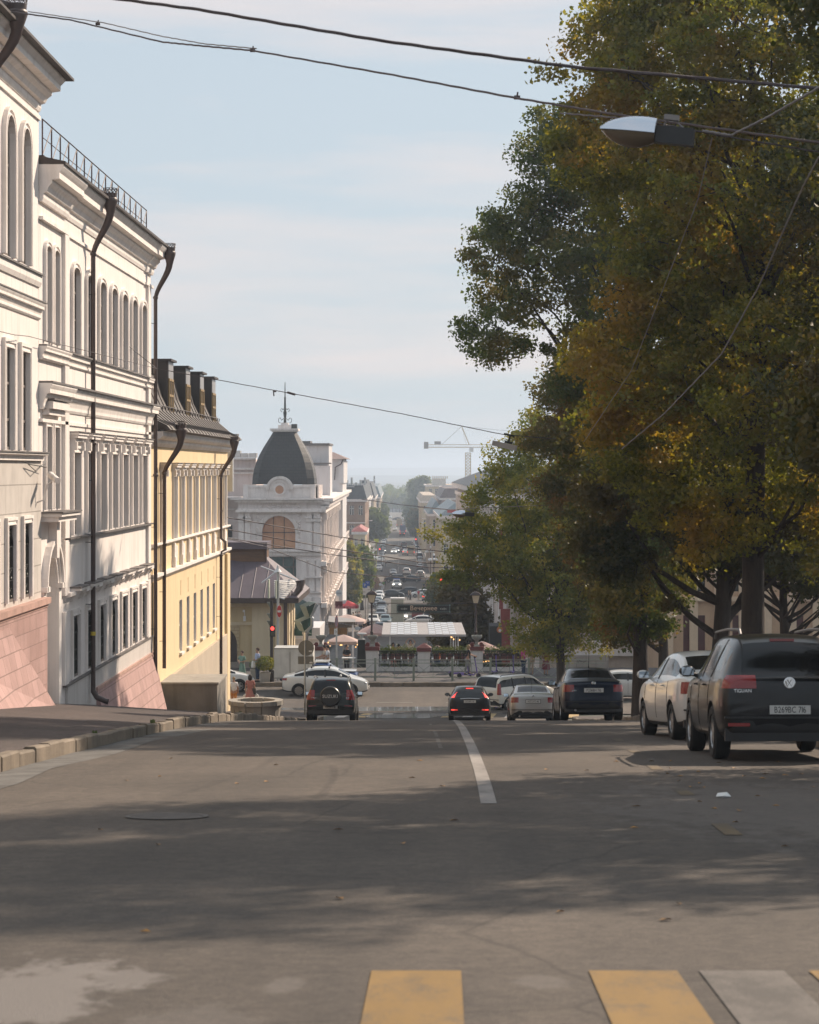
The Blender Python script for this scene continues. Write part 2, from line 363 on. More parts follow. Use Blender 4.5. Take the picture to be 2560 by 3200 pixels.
# ---- kerbs of separate stones
KST = mat('kerb_stone', (.185, .15, .112), .85, var=.35, scale=1.1, bump=.4, bscale=22, streak=.2)
def kerb(x0, y0, x1, y1, h, wd=.17, step=1.0, seed=1, name='kerb', m=None, side=1):
    rr = random.Random(seed); b = MB()
    Ln = math.hypot(x1-x0, y1-y0); dx, dy = (x1-x0)/Ln, (y1-y0)/Ln; nx, ny = -dy*side, dx*side
    s = 0
    while s < Ln-.2:
        l = min(step*rr.uniform(.86, 1.12), Ln-s); a, c = s+.012, s+l-.012
        o_ = rr.uniform(-.018, .018); hh = h+rr.uniform(-.015, .02); tilt = rr.uniform(-.02,.02)
        def pt(t, q, z): return (x0+dx*t+nx*(q+o_), y0+dy*t+ny*(q+o_), zg(y0+dy*t)+z)
        e = .025
        ring = lambda t, hz: [pt(t, 0, -.1), pt(t, 0, hz-e), pt(t, e, hz), pt(t, wd-e, hz), pt(t, wd, hz-e), pt(t, wd, -.1)]
        b.loft([ring(a, hh), ring(c, hh+tilt)])
        s += l
    o = b.build(name, m or KST); tag(o, kind='structure'); return o
kerb(LX, 12, LX, 97.5, .185, seed=2, side=1)
kerb(RX, 5, RX, 96, .16, seed=3, side=-1)
kerb(-60, 119, 60, 119, .2, wd=.3, step=1.3, seed=4, side=1)
kerb(-50, 100.5, LX-.3, 97.6, .16, seed=5, side=-1)
# ---- painted markings (sheets 4-8 mm above the asphalt)
def paintmat(name, c, wear=.5, base=(.072,.064,.057)):
    m = bpy.data.materials.new(name); m.use_nodes = True; t = m.node_tree; b = t.nodes['Principled BSDF']; lk = t.links.new
    co = t.nodes.new('ShaderNodeTexCoord')
    def nz(sc, det, ro, st=(1,1,1)):
        q = t.nodes.new('ShaderNodeMapping'); q.inputs['Scale'].default_value = st; n = t.nodes.new('ShaderNodeTexNoise'); n.inputs['Scale'].default_value = sc; n.inputs['Detail'].default_value = det; n.inputs['Roughness'].default_value = ro
        lk(co.outputs['Object'], q.inputs['Vector']); lk(q.outputs['Vector'], n.inputs['Vector']); return n.outputs['Fac']
    n1 = nz(2.0, 12, .78, (1, .5, 1)); n2 = nz(75, 3, .6)
    ad = t.nodes.new('ShaderNodeMath'); ad.operation = 'MULTIPLY_ADD'; ad.inputs[1].default_value = .35; lk(n2, ad.inputs[0]); lk(n1, ad.inputs[2])
    r = t.nodes.new('ShaderNodeValToRGB'); e = r.color_ramp.elements; e[0].position = wear+.175-.13; e[1].position = wear+.175+.13
    lk(ad.outputs[0], r.inputs['Fac'])
    r2 = t.nodes.new('ShaderNodeValToRGB'); r2.color_ramp.elements[0].position = .3; r2.color_ramp.elements[1].position = .7; r2.color_ramp.elements[0].color = (*[x*.72 for x in c],1); r2.color_ramp.elements[1].color = (*[x*1.12 for x in c],1)
    lk(nz(1.3, 6, .6, (1.5,.3,1)), r2.inputs['Fac'])
    r3 = t.nodes.new('ShaderNodeValToRGB'); r3.color_ramp.elements[0].color = (*[x*.65 for x in base],1); r3.color_ramp.elements[1].color = (*[x*1.4 for x in base],1); lk(nz(110, 2, .6), r3.inputs['Fac'])
    mm = t.nodes.new('ShaderNodeMixRGB'); lk(r.outputs['Color'], mm.inputs['Fac']); lk(r3.outputs['Color'], mm.inputs['Color1']); lk(r2.outputs['Color'], mm.inputs['Color2']); lk(mm.outputs['Color'], b.inputs['Base Color']); b.inputs['Roughness'].default_value = .8
    bp = t.nodes.new('ShaderNodeBump'); bp.inputs['Strength'].default_value = .6; bp.inputs['Distance'].default_value = .01; lk(nz(130,3,.6), bp.inputs['Height']); lk(bp.outputs['Normal'], b.inputs['Normal'])
    return m
YPAINT = paintmat('yellow_road_paint', (.25, .148, .042), .40); WPAINT = paintmat('worn_white_paint', (.20, .175, .155), .53)
WLINE = paintmat('white_line_paint', (.30, .275, .255), .36); YWORN = paintmat('worn_yellow_paint', (.16, .11, .05), .52)
def strip(name, pts, m, dz=.005, wob=0, seed=0, kind='structure'):
    b = MB(); rings = []
    for (xa, xb, y) in pts: rings.append([(xa, y, zg(y)+dz), (xb, y, zg(y)+dz)])
    b.loft(rings, False, False); return tag(b.build(name, m), kind=kind)
# crosswalk close to the camera: yellow bars between worn white ones
for i, (ua, ub, m) in enumerate([(1161, 1441, YPAINT), (1840, 2116, YPAINT), (2185, 2450, WPAINT), (2528, 2800, YPAINT)]):
    y = 10.3; xa, xb = (ua-U0)/F*y, (ub-U0)/F*y
    strip('crosswalk_marking', [(xa, xb, yy) for yy in (6.0, 7.5, 9, y)], m, .006)
# centre line : narrow solid line ending in front of the crest
ln = []
for k in range(15):
    y = 20.9 + k*(62-20.9)/14
    u = np.interp(y, [20.9, 29, 38, 48, 62], [1528, 1489, 1459, 1436, 1412]); x = (u-U0)/F*y
    ln.append((x-.075, x+.075, y))
strip('lane_marking', ln, WLINE, .006)
ln = [( (u-U0)/F*y-.03, (u-U0)/F*y+.03, y) for u, y in [(1378, 33), (1362, 40), (1345, 48), (1330, 58)]]
strip('worn_lane_marking', ln, WPAINT, .005)
for k in range(6):     # faded yellow dashes along the parked cars
    y = 17.5 + k*4.6; x = np.interp(y, [17, 45], [2.2, 3.1])
    strip('worn_parking_marking', [(x, x+.14, y), (x+.02, x+.16, y+1.1)], YWORN, .005)
strip('gravel_gutter', [(LX-.0, LX+w_, y) for y, w_ in [(20,.55),(24,.62),(27,.45),(31,.66),(36,.5),(42,.75),(48,.6),(54,.8),(60,.7)]],
      mat('gutter_dust', (.085,.080,.074), .95, var=.35, scale=2.5, bump=.6, bscale=60, col2=(.17,.165,.155)), .0045)
# manhole cover
b = MB(); mu = (522-U0)/F; my = min((abs(-zg(q)/q-(2553-V0)/F), q) for q in np.linspace(12, 30, 900))[1]
MC = mat('cast_iron', (.11,.10,.092), .75, metal=.2, var=.2, scale=6)
mo = thing('manhole_cover', 'round iron manhole cover set in the shaded asphalt on the left of the road', 'manhole cover', (mu*my, my, zg(my)))
slope = (zg(my+1)-zg(my-1))/2
def disc(b, r0, r1, z, n=32):
    vs = []; fs = []
    for k in range(n):
        a = 2*math.pi*k/n
        for r in (r0, r1): vs.append((mu*my+r*math.cos(a), my+r*math.sin(a), zg(my)+slope*r*math.sin(a)+z))
    for k in range(n): fs.append((2*k, 2*k+1, (2*k+3)%(2*n), (2*k+2)%(2*n)))
    b.add(vs, fs)
disc(b, .001, .30, .008); b.build('lid', mat('iron_lid', (.085,.075,.068), .8, metal=.2, var=.3, scale=12), mo)
b = MB(); disc(b, .31, .36, .010); b.build('rim', MC, mo)
# crosswalk and puddle at the junction below the crest
YP2 = paintmat('yellow_bar_paint', (.48,.34,.16), .35); WP2 = paintmat('white_bar_paint', (.50,.46,.42), .35)
for k in range(12):
    x0 = -4.8 + k*.95
    strip('junction_crosswalk_marking', [(x0-.0, x0+.45, 99.8), (x0+.25, x0+.7, 103.2)], YP2 if k % 2 else WP2, .009)
for k in range(7):
    y0 = 104.2 + k*1.25
    strip('side_crosswalk_marking', [(-13.6, -9.6, y0), (-13.5, -9.5, y0+.55)], YP2 if k % 2 else WP2, .009)
WATER = mat('puddle_water', (.16,.17,.18), .06, var=.2, scale=1.0)
def puddle(cx, cy, rx, ry, seed, dz=.012):
    rr = random.Random(seed); b = MB(); pts = []; n = 40; ph = [rr.uniform(0, 6.28) for _ in range(4)]
    for k in range(n):
        a = 2*math.pi*k/n; q = 1+.18*math.sin(2*a+ph[0])+.13*math.sin(3*a+ph[1])+.09*math.sin(5*a+ph[2])+.05*math.sin(9*a+ph[3])
        y = cy+ry*q*math.sin(a); pts.append((cx+rx*q*math.cos(a), y, zg(y)+dz))
    pts.append((cx, cy, zg(cy)+dz))
    b.add(pts, [(k, (k+1)%n, n) for k in range(n)]); tag(b.build('puddle_water', WATER), kind='structure')
puddle(-2.2, 106.2, 4.6, 1.5, 1); puddle(-1.5, 101.2, 2.2, 1.9, 2); puddle(4.8, 103.5, 2.2, .7, 5); puddle(-3.1, 103.6, 1.8, .55, 8)
for (x0, x1, y) in [(-3.2, -1.4, 110.3), (.2, 2.0, 110.3), (3.8, 5.6, 110.2), (-12,-10,110.3), (8,10,110.3)]:
    strip('dash_marking', [(x0, x1, y-.08), (x0, x1, y+.08)], WLINE, .006)
for (u, v) in [(1231,1700),(1236,1720),(1247,1760),(1247,1700),(1247,1780)]:
    y = YV(v, 350, 1300); x = (1247-U0)/F*y
    strip('far_lane_marking', [(x-.1, x+.1, y-14), (x-.1-.3, x+.1-.3, y+14)], WLINE, .02)
# distant hills across the valley
def hills(name, y, z0, amp, seed, m, x0=-4500, x1=4500, dpt=900):
    rr = random.Random(seed); ph = [rr.uniform(0, 6.28) for _ in range(6)]; b = MB(); r0 = []; r1 = []; r2 = []
    for k in range(121):
        x = x0+(x1-x0)*k/120
        h = z0 + amp*(.5*math.sin(x/900+ph[0])+.3*math.sin(x/370+ph[1])+.12*math.sin(x/140+ph[2])+.06*math.sin(x/60+ph[3]))
        r0.append((x, y, -24)); r1.append((x, y+dpt*.45, h)); r2.append((x, y+dpt, -24))
    b.loft([r0, r1, r2], False, False); tag(b.build(name, m), kind='structure')
HM = mat('wooded_hill', (.05,.07,.04), .95, var=.4, scale=.02)
hills('hills', 7200, 2, 6, 4, HM); hills('near_hills', 4600, -15, 4, 9, HM)
# ================================================================ FACADE TOOLS
def fxX(X):  # facade facing +X at x = X : a runs along y, b up, d = depth inwards
    return lambda a, b, d: (X-d, a, b)
def fxY(Y):  # facade facing the camera (-Y)
    return lambda a, b, d: (a, Y+d, b)
def arch_pts(c, w, top, rise, n=10, off=0.0):
    """points of an elliptical arch from right to left"""
    a = w/2+off; r = rise+off; zb = top-rise
    return [(c+a*math.cos(math.pi*k/n), zb+r*math.sin(math.pi*k/n)) for k in range(n+1)]
def wall(mb, fn, a0, a1, b0, b1, ops, depth=.25):
    """wall sheet with real openings and reveals; ops = (centre, width, bottom, top, rise)"""
    A = sorted(set([a0, a1]+[round(o[0]-o[1]/2, 4) for o in ops]+[round(o[0]+o[1]/2, 4) for o in ops]))
    B = sorted(set([b0, b1]+[round(o[2], 4) for o in ops]+[round(o[3], 4) for o in ops]))
    A = [x for x in A if a0 <= x <= a1]; B = [x for x in B if b0 <= x <= b1]
    for i in range(len(A)-1):
        ca = (A[i]+A[i+1])/2; run = None
        for j in range(len(B)-1):
            cb = (B[j]+B[j+1])/2
            hole = any(abs(ca-o[0]) < o[1]/2 and o[2] < cb < o[3] for o in ops)
            if not hole:
                if run is None: run = B[j]
            if hole or j == len(B)-2:
                end = B[j] if hole else B[j+1]
                if run is not None and end > run:
                    mb.quad(fn(A[i], run, 0), fn(A[i+1], run, 0), fn(A[i+1], end, 0), fn(A[i], end, 0))
                run = None
    for o in ops:
        l, r, b, t, rise = o[0]-o[1]/2, o[0]+o[1]/2, o[2], o[3], o[4]
        zb = t-rise
        mb.quad(fn(l, b, 0), fn(l, zb, 0), fn(l, zb, depth), fn(l, b, depth))
        mb.quad(fn(r, b, 0), fn(r, zb, 0), fn(r, zb, depth), fn(r, b, depth))
        mb.quad(fn(l, b, 0), fn(r, b, 0), fn(r, b, depth), fn(l, b, depth))
        if rise > 0:
            pts = arch_pts(o[0], o[1], t, rise)
            for k in range(len(pts)-1):
                p, q = pts[k], pts[k+1]
                mb.quad(fn(p[0], p[1], 0), fn(q[0], q[1], 0), fn(q[0], t, 0), fn(p[0], t, 0))
                mb.quad(fn(p[0], p[1], 0), fn(q[0], q[1], 0), fn(q[0], q[1], depth), fn(p[0], p[1], depth))
        else: mb.quad(fn(l, t, 0), fn(r, t, 0), fn(r, t, depth), fn(l, t, depth))
    return mb
def outline(w, h, rise, off, n=10):
    a = w/2+off
    if rise <= 0: return [(-a, 0), (-a, h+off), (a, h+off), (a, 0)]
    return [(-a, 0)] + [(x, z) for x, z in reversed(arch_pts(0, w, h, rise, n, off))] + [(a, 0)]
def band(mb, w, h, rise, o0, o1, x0, x1):
    """raised strip following a window outline, local frame x out, y along, z up"""
    A = outline(w, h, rise, o0); B = outline(w, h, rise, o1)
    n = min(len(A), len(B))
    rings = [[(x0, a[0], a[1]), (x1, a[0], a[1]), (x1, b[0], b[1]), (x0, b[0], b[1])] for a, b in zip(A[:n], B[:n])]
    mb.loft(rings)
def window_proto(parent, w, h, rise=0, recess=.22, surr=.15, proud=.05, hood=0, sill=True, grille=False, nh=3, fm=None, sm=None, mid=True, hoodm=None, glass=None, thin=False, cross=None):
    b = MB(); fw = .05
    band(b, w, h, rise, -.07, -.003, -recess, -recess+min(.05, recess*.55))
    b.box(-recess, -recess+.05, -w/2+.005, w/2-.005, .003, .07)
    if mid: b.box(-recess+.002, -recess+min(.06, recess*.6), -.03, .03, .07, h-rise*.15-.05)
    for k in range(1, nh): zz = h*k/nh if cross is None else h*cross[k-1]; b.box(-recess+.001, -recess+min(.055, recess*.58), -w/2+.06, w/2-.06, zz-.028, zz+.028)
    win = b.build('window', fm or WFRAME, parent, local=True)
    g = MB(); o = outline(w-.02, h-.01, rise, 0)
    g.prism(o, lambda y, z, d: (d, y, z), -recess-.02, -recess-.005)
    g.build('pane', glass or GLASS, win, local=True)
    if not surr: s = MB(); band(s, w, h, rise, -.006, -.001, -recess+.052, -.002); s.build('reveal', sm or WHITE2, win, local=True)
    if surr:
        s = MB(); band(s, w, h, rise, -.006, -.001, -recess+.052, -.002); band(s, w, h, rise, .002, surr*.62, 0.0, proud*.6); band(s, w, h, rise, surr*.62, surr, 0.0, proud)
        if not thin: band(s, w, h, rise, surr*.05, surr*.22, proud*.55, proud*.95)
        if hood:
            zz = h+surr+.10
            s.box(0, hood*.5, -w/2-surr*.9, w/2+surr*.9, zz, zz+.09); s.box(0, hood*.85, -w/2-surr-.04, w/2+surr+.04, zz+.09, zz+.17)
            s.box(.0, hood, -w/2-surr-.09, w/2+surr+.09, zz+.17, zz+.23)
            for yy in (-w/2-surr*.5, w/2+surr*.5): s.box(0, hood*.7, yy-.07, yy+.07, zz-.22, zz-.001)
        s.build('surround', sm or WHITE2, win, local=True)
        if hood:
            l = MB(); l.box(0, hood+.03, -w/2-surr-.11, w/2+surr+.11, zz+.231, zz+.255); l.build('hood_cap', LEDGE, win, local=True)
    if sill:
        s = MB(); s.box(-recess*.4, .10, -w/2-surr*.8, w/2+surr*.8, -.08, -.002); s.build('sill', hoodm or LEDGE, win, local=True)
    if grille:
        s = MB()
        for k in range(7):
            y = -w/2+.06+(w-.12)*k/6; s.box(-.025, -.003, y-.014, y+.014, .04, h*.72)
            s.tube([(-.015, y, h*.72), (-.015, y*.6, h*.84), (-.015, y*.75, h*.93)], .012, 4)
        for zz in (.06, h*.28, h*.44, h*.72): s.box(-.028, -.001, -w/2+.02, w/2-.02, zz-.012, zz+.012)
        for r_ in (.36, .28): s.tube([(-.012, -w*r_*math.cos(a)*1.25, h*.72+w*r_*math.sin(a)*1.1) for a in np.linspace(0, math.pi, 9)], .014, 4)
        for yy in (-w*.2, w*.2):
            for z0 in (.1, h*.30): s.tube([(-.012, yy+.09*math.cos(a), z0+h*.06+.09*math.sin(a)) for a in np.linspace(0, 5.6, 9)], .011, 4)
        s.build('grille', IRON, win, local=True)
    return win
def place_windows(win, spots):
    """first spot moves the proto, the others are copies with their sub-parts"""
    par = win.parent; o0 = origin_of(par)
    for i, s in enumerate(spots):
        o = win if i == 0 else copy_tree(win, par)
        o.location = Vector(s) - o0
    return win
def cornice(mb, X, y0, y1, prof, endcap=True):
    """prof: (projection, z) outline from the wall, bottom to top"""
    pts = [(X-.05, prof[0][1])]+[(X+p, z) for p, z in prof]+[(X-.05, prof[-1][1])]
    mb.exty(pts, y0, y1)
def classic(z0, z1, p):
    h = z1-z0
    return [(.03,z0),(.06,z0+.1*h),(.06,z0+.22*h),(.25*p,z0+.26*h),(.34*p,z0+.4*h),(.5*p,z0+.5*h),(.5*p,z0+.58*h),(.82*p,z0+.62*h),(.82*p,z0+.78*h),(.9*p,z0+.84*h),(p,z0+.93*h),(p,z1)]

# ================================================================ DRAINPIPES
def drainpipe(label, Xw, Y, head, zbot, r=.062, foot=True, jog=None, proj=.62, brackets=True):
    base = (Xw+.16, Y, zbot)
    t = thing('drainpipe', label, 'drainpipe', base, 'brown drainpipes on the street fronts')
    xp = Xw+.17; zt = head
    pts = [(xp, Y, zbot+(.32 if foot else 0))]
    if jog: pts += [(xp, Y, jog-.12), (xp+.18, Y, jog-.02), (xp+.18, Y, jog+.30), (xp, Y, jog+.45)]
    pts += [(xp, Y, zt-1.75)]
    b = MB(); b.tube(pts, r, 10); b.build('pipe', PIPE, t, 50)
    # swan neck and hopper head leaning out under the eave
    nb = MB(); cv = []
    for k in range(10):
        q = k/9; s_ = q*q*(3-2*q); cv.append((xp+(proj-.17)*s_, Y, zt-1.75+1.2*q))
    nb.tube(cv, [r*(1+.75*(k/9)**1.2) for k in range(10)], 12); nb.build('swan_neck', PIPE, t, 60)
    xh = xp+proj-.17; hb = MB()
    hb.lathe((xh, Y, zt-.60), [(r*1.75,0),(r*2.0,.08),(r*3.1,.30),(r*3.1,.36),(r*2.75,.40),(r*2.9,.52),(r*2.6,.52),(r*2.4,.38)], 14)
    h_ = hb.build('hopper_head', PIPE, t, 30)
    cr_ = MB()
    for k in range(12):
        a = 2*math.pi*k/12; c, s_ = math.cos(a), math.sin(a); a2 = 2*math.pi*(k+1)/12
        q0 = (xh+r*2.9*c, Y+r*2.9*s_, zt-.075); q1 = (xh+r*3.0*math.cos(a2), Y+r*3.0*math.sin(a2), zt+.03)
        cr_.tube([q0, q1], .008, 4); cr_.tube([(xh+r*3.0*c, Y+r*3.0*s_, zt+.03), (xh+r*2.9*math.cos(a2), Y+r*2.9*math.sin(a2), zt-.075)], .008, 4)
    cr_.tube([(xh+r*3.0*math.cos(2*math.pi*k/16), Y+r*3.0*math.sin(2*math.pi*k/16), zt+.04) for k in range(17)], .011, 4)
    cr_.build('crown_rim', PIPE, h_)
    gb = MB(); gb.tube([(Xw+.25, Y-.05, zt-.02), (xh-.1, Y-.02, zt-.14)], r*1.3, 8); gb.build('gutter_spout', PIPE, t, 50)
    for zz in (zt-1.72, (zt+zbot)/2): 
        cb = MB(); cb.lathe((xp, Y, zz), [(r*1.05,0),(r*1.35,.02),(r*1.35,.07),(r*1.05,.09)], 12); cb.build('collar', PIPE, t, 40)
    if foot:
        fb = MB(); fb.tube([(xp, Y, zbot+.34), (xp, Y, zbot+.24), (xp+.10, Y, zbot+.08), (xp+.32, Y, zbot-.02), (xp+.40, Y, zbot-.04)], [r, r*1.1, r*1.25, r*1.15, r*1.25], 10)
        fb.build('outlet_shoe', PIPE, t, 50)
    if brackets:
        z = zbot+.9; kb = MB()
        while z < zt-2: kb.tube([(xp+r, Y, z), (Xw-.02, Y-.22, z+.01)], .009, 4); z += 1.62
        if kb.v: kb.build('bracket', IRON, t)
    return t

XF = -9.3
# ================================================================ FIRST WHITE BUILDING (nearest, left edge)
B1 = thing('historic_building', 'tall white building at the left edge with arched top windows and pink granite base', 'building', (XF, 40, -5.3))
w1 = [48.0, 49.85]; sp1 = [46.1, 44.2, 42.3, 38.5, 36.6, 32.8, 30.9, 27.0, 25.1]
ops = []
for y in w1+sp1:
    ops += [(y, .92, 4.58, 7.58, .46), (y, .88, .42, 2.6, 0)]
mb = MB(); wall(mb, fxX(XF), 20, 51.7, .36, 9.0, ops, .34); mb.box(XF-8, XF-.36, 20, 51.7, -8, 9.0)
mb.quad((XF-.36,51.7,.36),(XF,51.7,.36),(XF,51.7,9.0),(XF-.36,51.7,9.0)); mb.quad((XF-.36,20,.36),(XF,20,.36),(XF,20,9.0),(XF-.36,20,9.0))
mb.build('wall', WHITE, B1)
opsL = [(y, .82, -2.85, -1.2, 0) for y in w1+sp1]
RUST = brickmat('rusticated_plaster', (.58,.54,.50), (.575,.535,.495), (.36,.33,.30), bw=1.5, bh=.62, msize=.012, bump=.8)
mb = MB(); wall(mb, fxX(XF+.05), 20, 51.75, -3.0, .2, opsL, .3)
mb.quad((XF-.3,51.75,-3.0),(XF+.05,51.75,-3.0),(XF+.05,51.75,.2),(XF-.3,51.75,.2)); mb.build('lower_wall', RUST, B1)
mb = MB(); mb.box(XF-.3, XF+.16, 20, 51.95, -7, -3.18); mb.build('granite_base', PINKST, B1)
mb = MB(); mb.box(XF-.3, XF+.24, 20, 52.0, -3.10, -2.96); mb.box(XF-.3, XF+.18, 20, 51.96, -3.18, -3.101); mb.build('base_ledge', mat('pink_ledge', (.46,.29,.24), .8, var=.2), B1)
mb = MB(); cornice(mb, XF, 20, 51.7, classic(8.25, 9.02, .62)); cornice(mb, XF, 20, 51.7, [(.05,8.05),(.05,8.15)])
cornice(mb, XF, 20, 51.7, classic(3.45, 3.82, .17)); cornice(mb, XF, 20, 51.7, [(.04,4.2),(.08,4.3),(.08,4.46)]); mb.build('cornice', WHITE2, B1)
mb = MB(); cornice(mb, XF, 20, 51.75, [(.12,.2),(.12,.30),(.22,.33),(.22,.37)]); mb.build('string_course', WHITE2, B1)
mb = MB(); mb.box(XF-.1, XF+.19, 20, 51.8, 3.82, 3.85); mb.box(XF-.1, XF+.13, 20, 51.75, 4.46, 4.50); mb.box(XF-.1, XF+.25, 20, 51.8, .37, .40); mb.build('ledge_flashing', LEDGE, B1)
mb = MB(); mb.add([(XF+.78,20,9.06),(XF+.78,51.95,9.06),(XF-3,51.95,10.4),(XF-3,20,10.4),(XF+.78,20,9.0),(XF+.78,51.95,9.0),(XF-3,51.95,9.0),(XF-3,20,9.0)], [(0,1,2,3),(4,7,6,5),(0,4,5,1),(1,5,6,2),(2,6,7,3),(3,7,4,0)])
mb.build('roof', ROOFBR, B1)
p = window_proto(B1, .92, 3.0, .46, .10, .20, .10, sill=False, nh=3, cross=(.36,.66)); place_windows(p, [(XF, y, 4.58) for y in w1+sp1])
p = window_proto(B1, .88, 2.18, 0, .09, .20, .08, hood=0, sill=False, nh=3, cross=(.30,.66)); place_windows(p, [(XF, y, .42) for y in w1+sp1])
p = window_proto(B1, .82, 1.65, 0, .05, .17, .07, sill=False, grille=True, nh=2); place_windows(p, [(XF+.05, y, -2.85) for y in w1+sp1])
for y in (43.0, 45.6):   # battered granite buttress
    pass
mb = MB(); mb.loft([[(XF+.10, 40, -3.3), (XF+.17, 40, -3.3), (XF+.95, 40, zg(40)), (XF+.1, 40, zg(40))], [(XF+.10, 47.3, -3.35), (XF+.17, 47.3, -3.35), (XF+.62, 50.6, -5.4), (XF+.1, 50.6, -5.4)]])
mb.build('granite_buttress', brickmat('pink_buttress_slabs', (.50,.32,.295), (.42,.265,.24), (.26,.17,.15), bw=.6, bh=.36, msize=.012), B1)
# downpipe shape at the top left corner
drainpipe('nearest brown drainpipe, its hopper head cut by the top left corner of the photo', XF, 45.1, 9.45, -5.0, proj=.75, r=.07)
# security camera on the corner
cx = thing('security_camera', 'white security camera on a bent arm beside the archway', 'camera', (XF+.06, 51.2, -.4))
b = MB(); b.tube([(XF+.05,51.2,-.75),(XF+.2,51.2,-.7),(XF+.28,51.25,-.35),(XF+.38,51.3,-.28)], .022, 6); b.build('bracket', WHITE2, cx)
b = MB(); b.tube([(XF+.30,51.5,-.12),(XF+.56,51.0,-.26)], .075, 10); b.build('housing', WHITE2, cx, 50)

# ================================================================ SECOND WHITE BUILDING
B2 = thing('historic_building', 'long white three storey building with a row of seven windows and arched gateway', 'building', (XF, 61, -6))
W7 = [56.8, 59.05, 61.2, 63.35, 65.45, 67.55, 69.7]; PR = [52.75, 53.85]
ops = [(y, 1.0, 2.95, 5.1, .15) for y in W7] + [(y, .62, 3.0, 5.25, .10) for y in PR] + [(y, 1.0, -1.66, .42, 0) for y in W7] + [(y, .62, -.95, 1.0, 0) for y in PR]
ops += [(y, 1.0, -5.26, -3.70, 0) for y in W7]
y0, y1 = 51.72, 71.6
mb = MB(); wall(mb, fxX(XF), y0, y1, -9, 7.1, ops + [(53.2, 1.7, -9, -2.0, .85)], .30)
mb.box(XF-9, XF-.9, y0, y1, -9, 7.05); mb.quad((XF-.9,y1,-9),(XF,y1,-9),(XF,y1,7.1),(XF-.9,y1,7.1))
mb.build('wall', WHITE, B2)
mb = MB(); mb.box(XF-.89, XF-.3, 51.9, 54.4, -9, -1.9); mb.build('gateway_recess', GREYPL, B2)
mb = MB()
# eave cornice in three stretches, breaking forward over the ends
for a, c, e in [(y0, 55.3, .05), (55.3, 70.0, 0), (70.0, y1, .05)]:
    cornice(mb, XF+e, a, c, classic(6.2, 7.05, .52)); cornice(mb, XF+e, a, c, [(.05,5.78),(.05,5.86)])
    cornice(mb, XF+e, a, c, classic(2.55, 2.86, .14)); cornice(mb, XF+e, a, c, classic(1.40, 2.0, .26)); cornice(mb, XF+e, a, c, [(.04,1.1),(.04,1.18)])
mb.build('cornice', WHITE2, B2)
mb = MB()
for a, c in [(y0, 55.25), (55.3, 70.05), (70.1, y1)]:
    mb.box(XF-.1, XF+.18, a, c, 2.861, 2.90); mb.box(XF-.1, XF+.33, a, c, 2.001, 2.05)
mb.box(XF-.1, XF+.14, 55.4, y1, -1.74, -1.70); mb.box(XF-.1, XF+.10, 55.0, y1+.1, -5.36, -5.31); mb.build('ledge_flashing', LEDGE, B2)
for a in (55.15, 70.75):
    mb = MB()
    mb.box(XF-.05, XF+.09, a-.30, a+.30, 2.06, 2.54); mb.box(XF-.05, XF+.09, a-.30, a+.30, -1.69, 1.39); mb.box(XF-.05, XF+.09, a-.3, a+.3, 2.91, 5.77); mb.box(XF-.05, XF+.09, a-.30, a+.30, -3.1, -1.75); mb.box(XF-.05, XF+.08, a-.3, a+.3, -5.30, -3.5); mb.build('pilaster', WHITE, B2)
mb = MB(); mb.box(XF-.1, XF+.07, 55.3, y1, -9.5, -5.365); mb.build('plinth', GREYPL, B2)
mb = MB(); cornice(mb, XF, 55.2, y1+.05, [(.05,-3.25),(.05,-3.18),(.16,-3.14),(.16,-3.05)])
for k, y in enumerate(W7):
    mb.box(XF, XF+.26, y-.75, y+.75, -3.045, -2.98)
    for q in (-.62, .62): mb.loft([[(XF,y+q-.08,-3.30),(XF+.05,y+q-.08,-3.30),(XF+.05,y+q+.08,-3.30),(XF,y+q+.08,-3.30)],[(XF,y+q-.08,-3.05),(XF+.22,y+q-.08,-3.05),(XF+.22,y+q+.08,-3.05),(XF,y+q+.08,-3.05)]])
mb.build('hood_course', WHITE2, B2)
mb = MB()
for k, y in enumerate(W7): mb.box(XF, XF+.28, y-.78, y+.78, -2.979, -2.94)
mb.build('hood_flashing', LEDGE, B2)
p = window_proto(B2, 1.0, 2.15, .15, .10, .19, .08, sill=False, nh=3, cross=(.4,.72)); place_windows(p, [(XF, y, 2.95) for y in W7])
p = window_proto(B2, .62, 2.25, .10, .08, .16, .08, sill=False, nh=2); place_windows(p, [(XF, y, 3.0) for y in PR])
p = window_proto(B2, 1.0, 2.08, 0, .11, .18, .09, hood=.24, sill=False, nh=3, cross=(.4,.72)); place_windows(p, [(XF, y, -1.66) for y in W7])
p = window_proto(B2, .62, 1.95, 0, .08, .14, .08, sill=False, nh=2); place_windows(p, [(XF, y, -.95) for y in PR])
p = window_proto(B2, 1.0, 1.56, 0, .05, .17, .07, sill=False, grille=True, nh=2); place_windows(p, [(XF, y, -5.26) for y in W7])
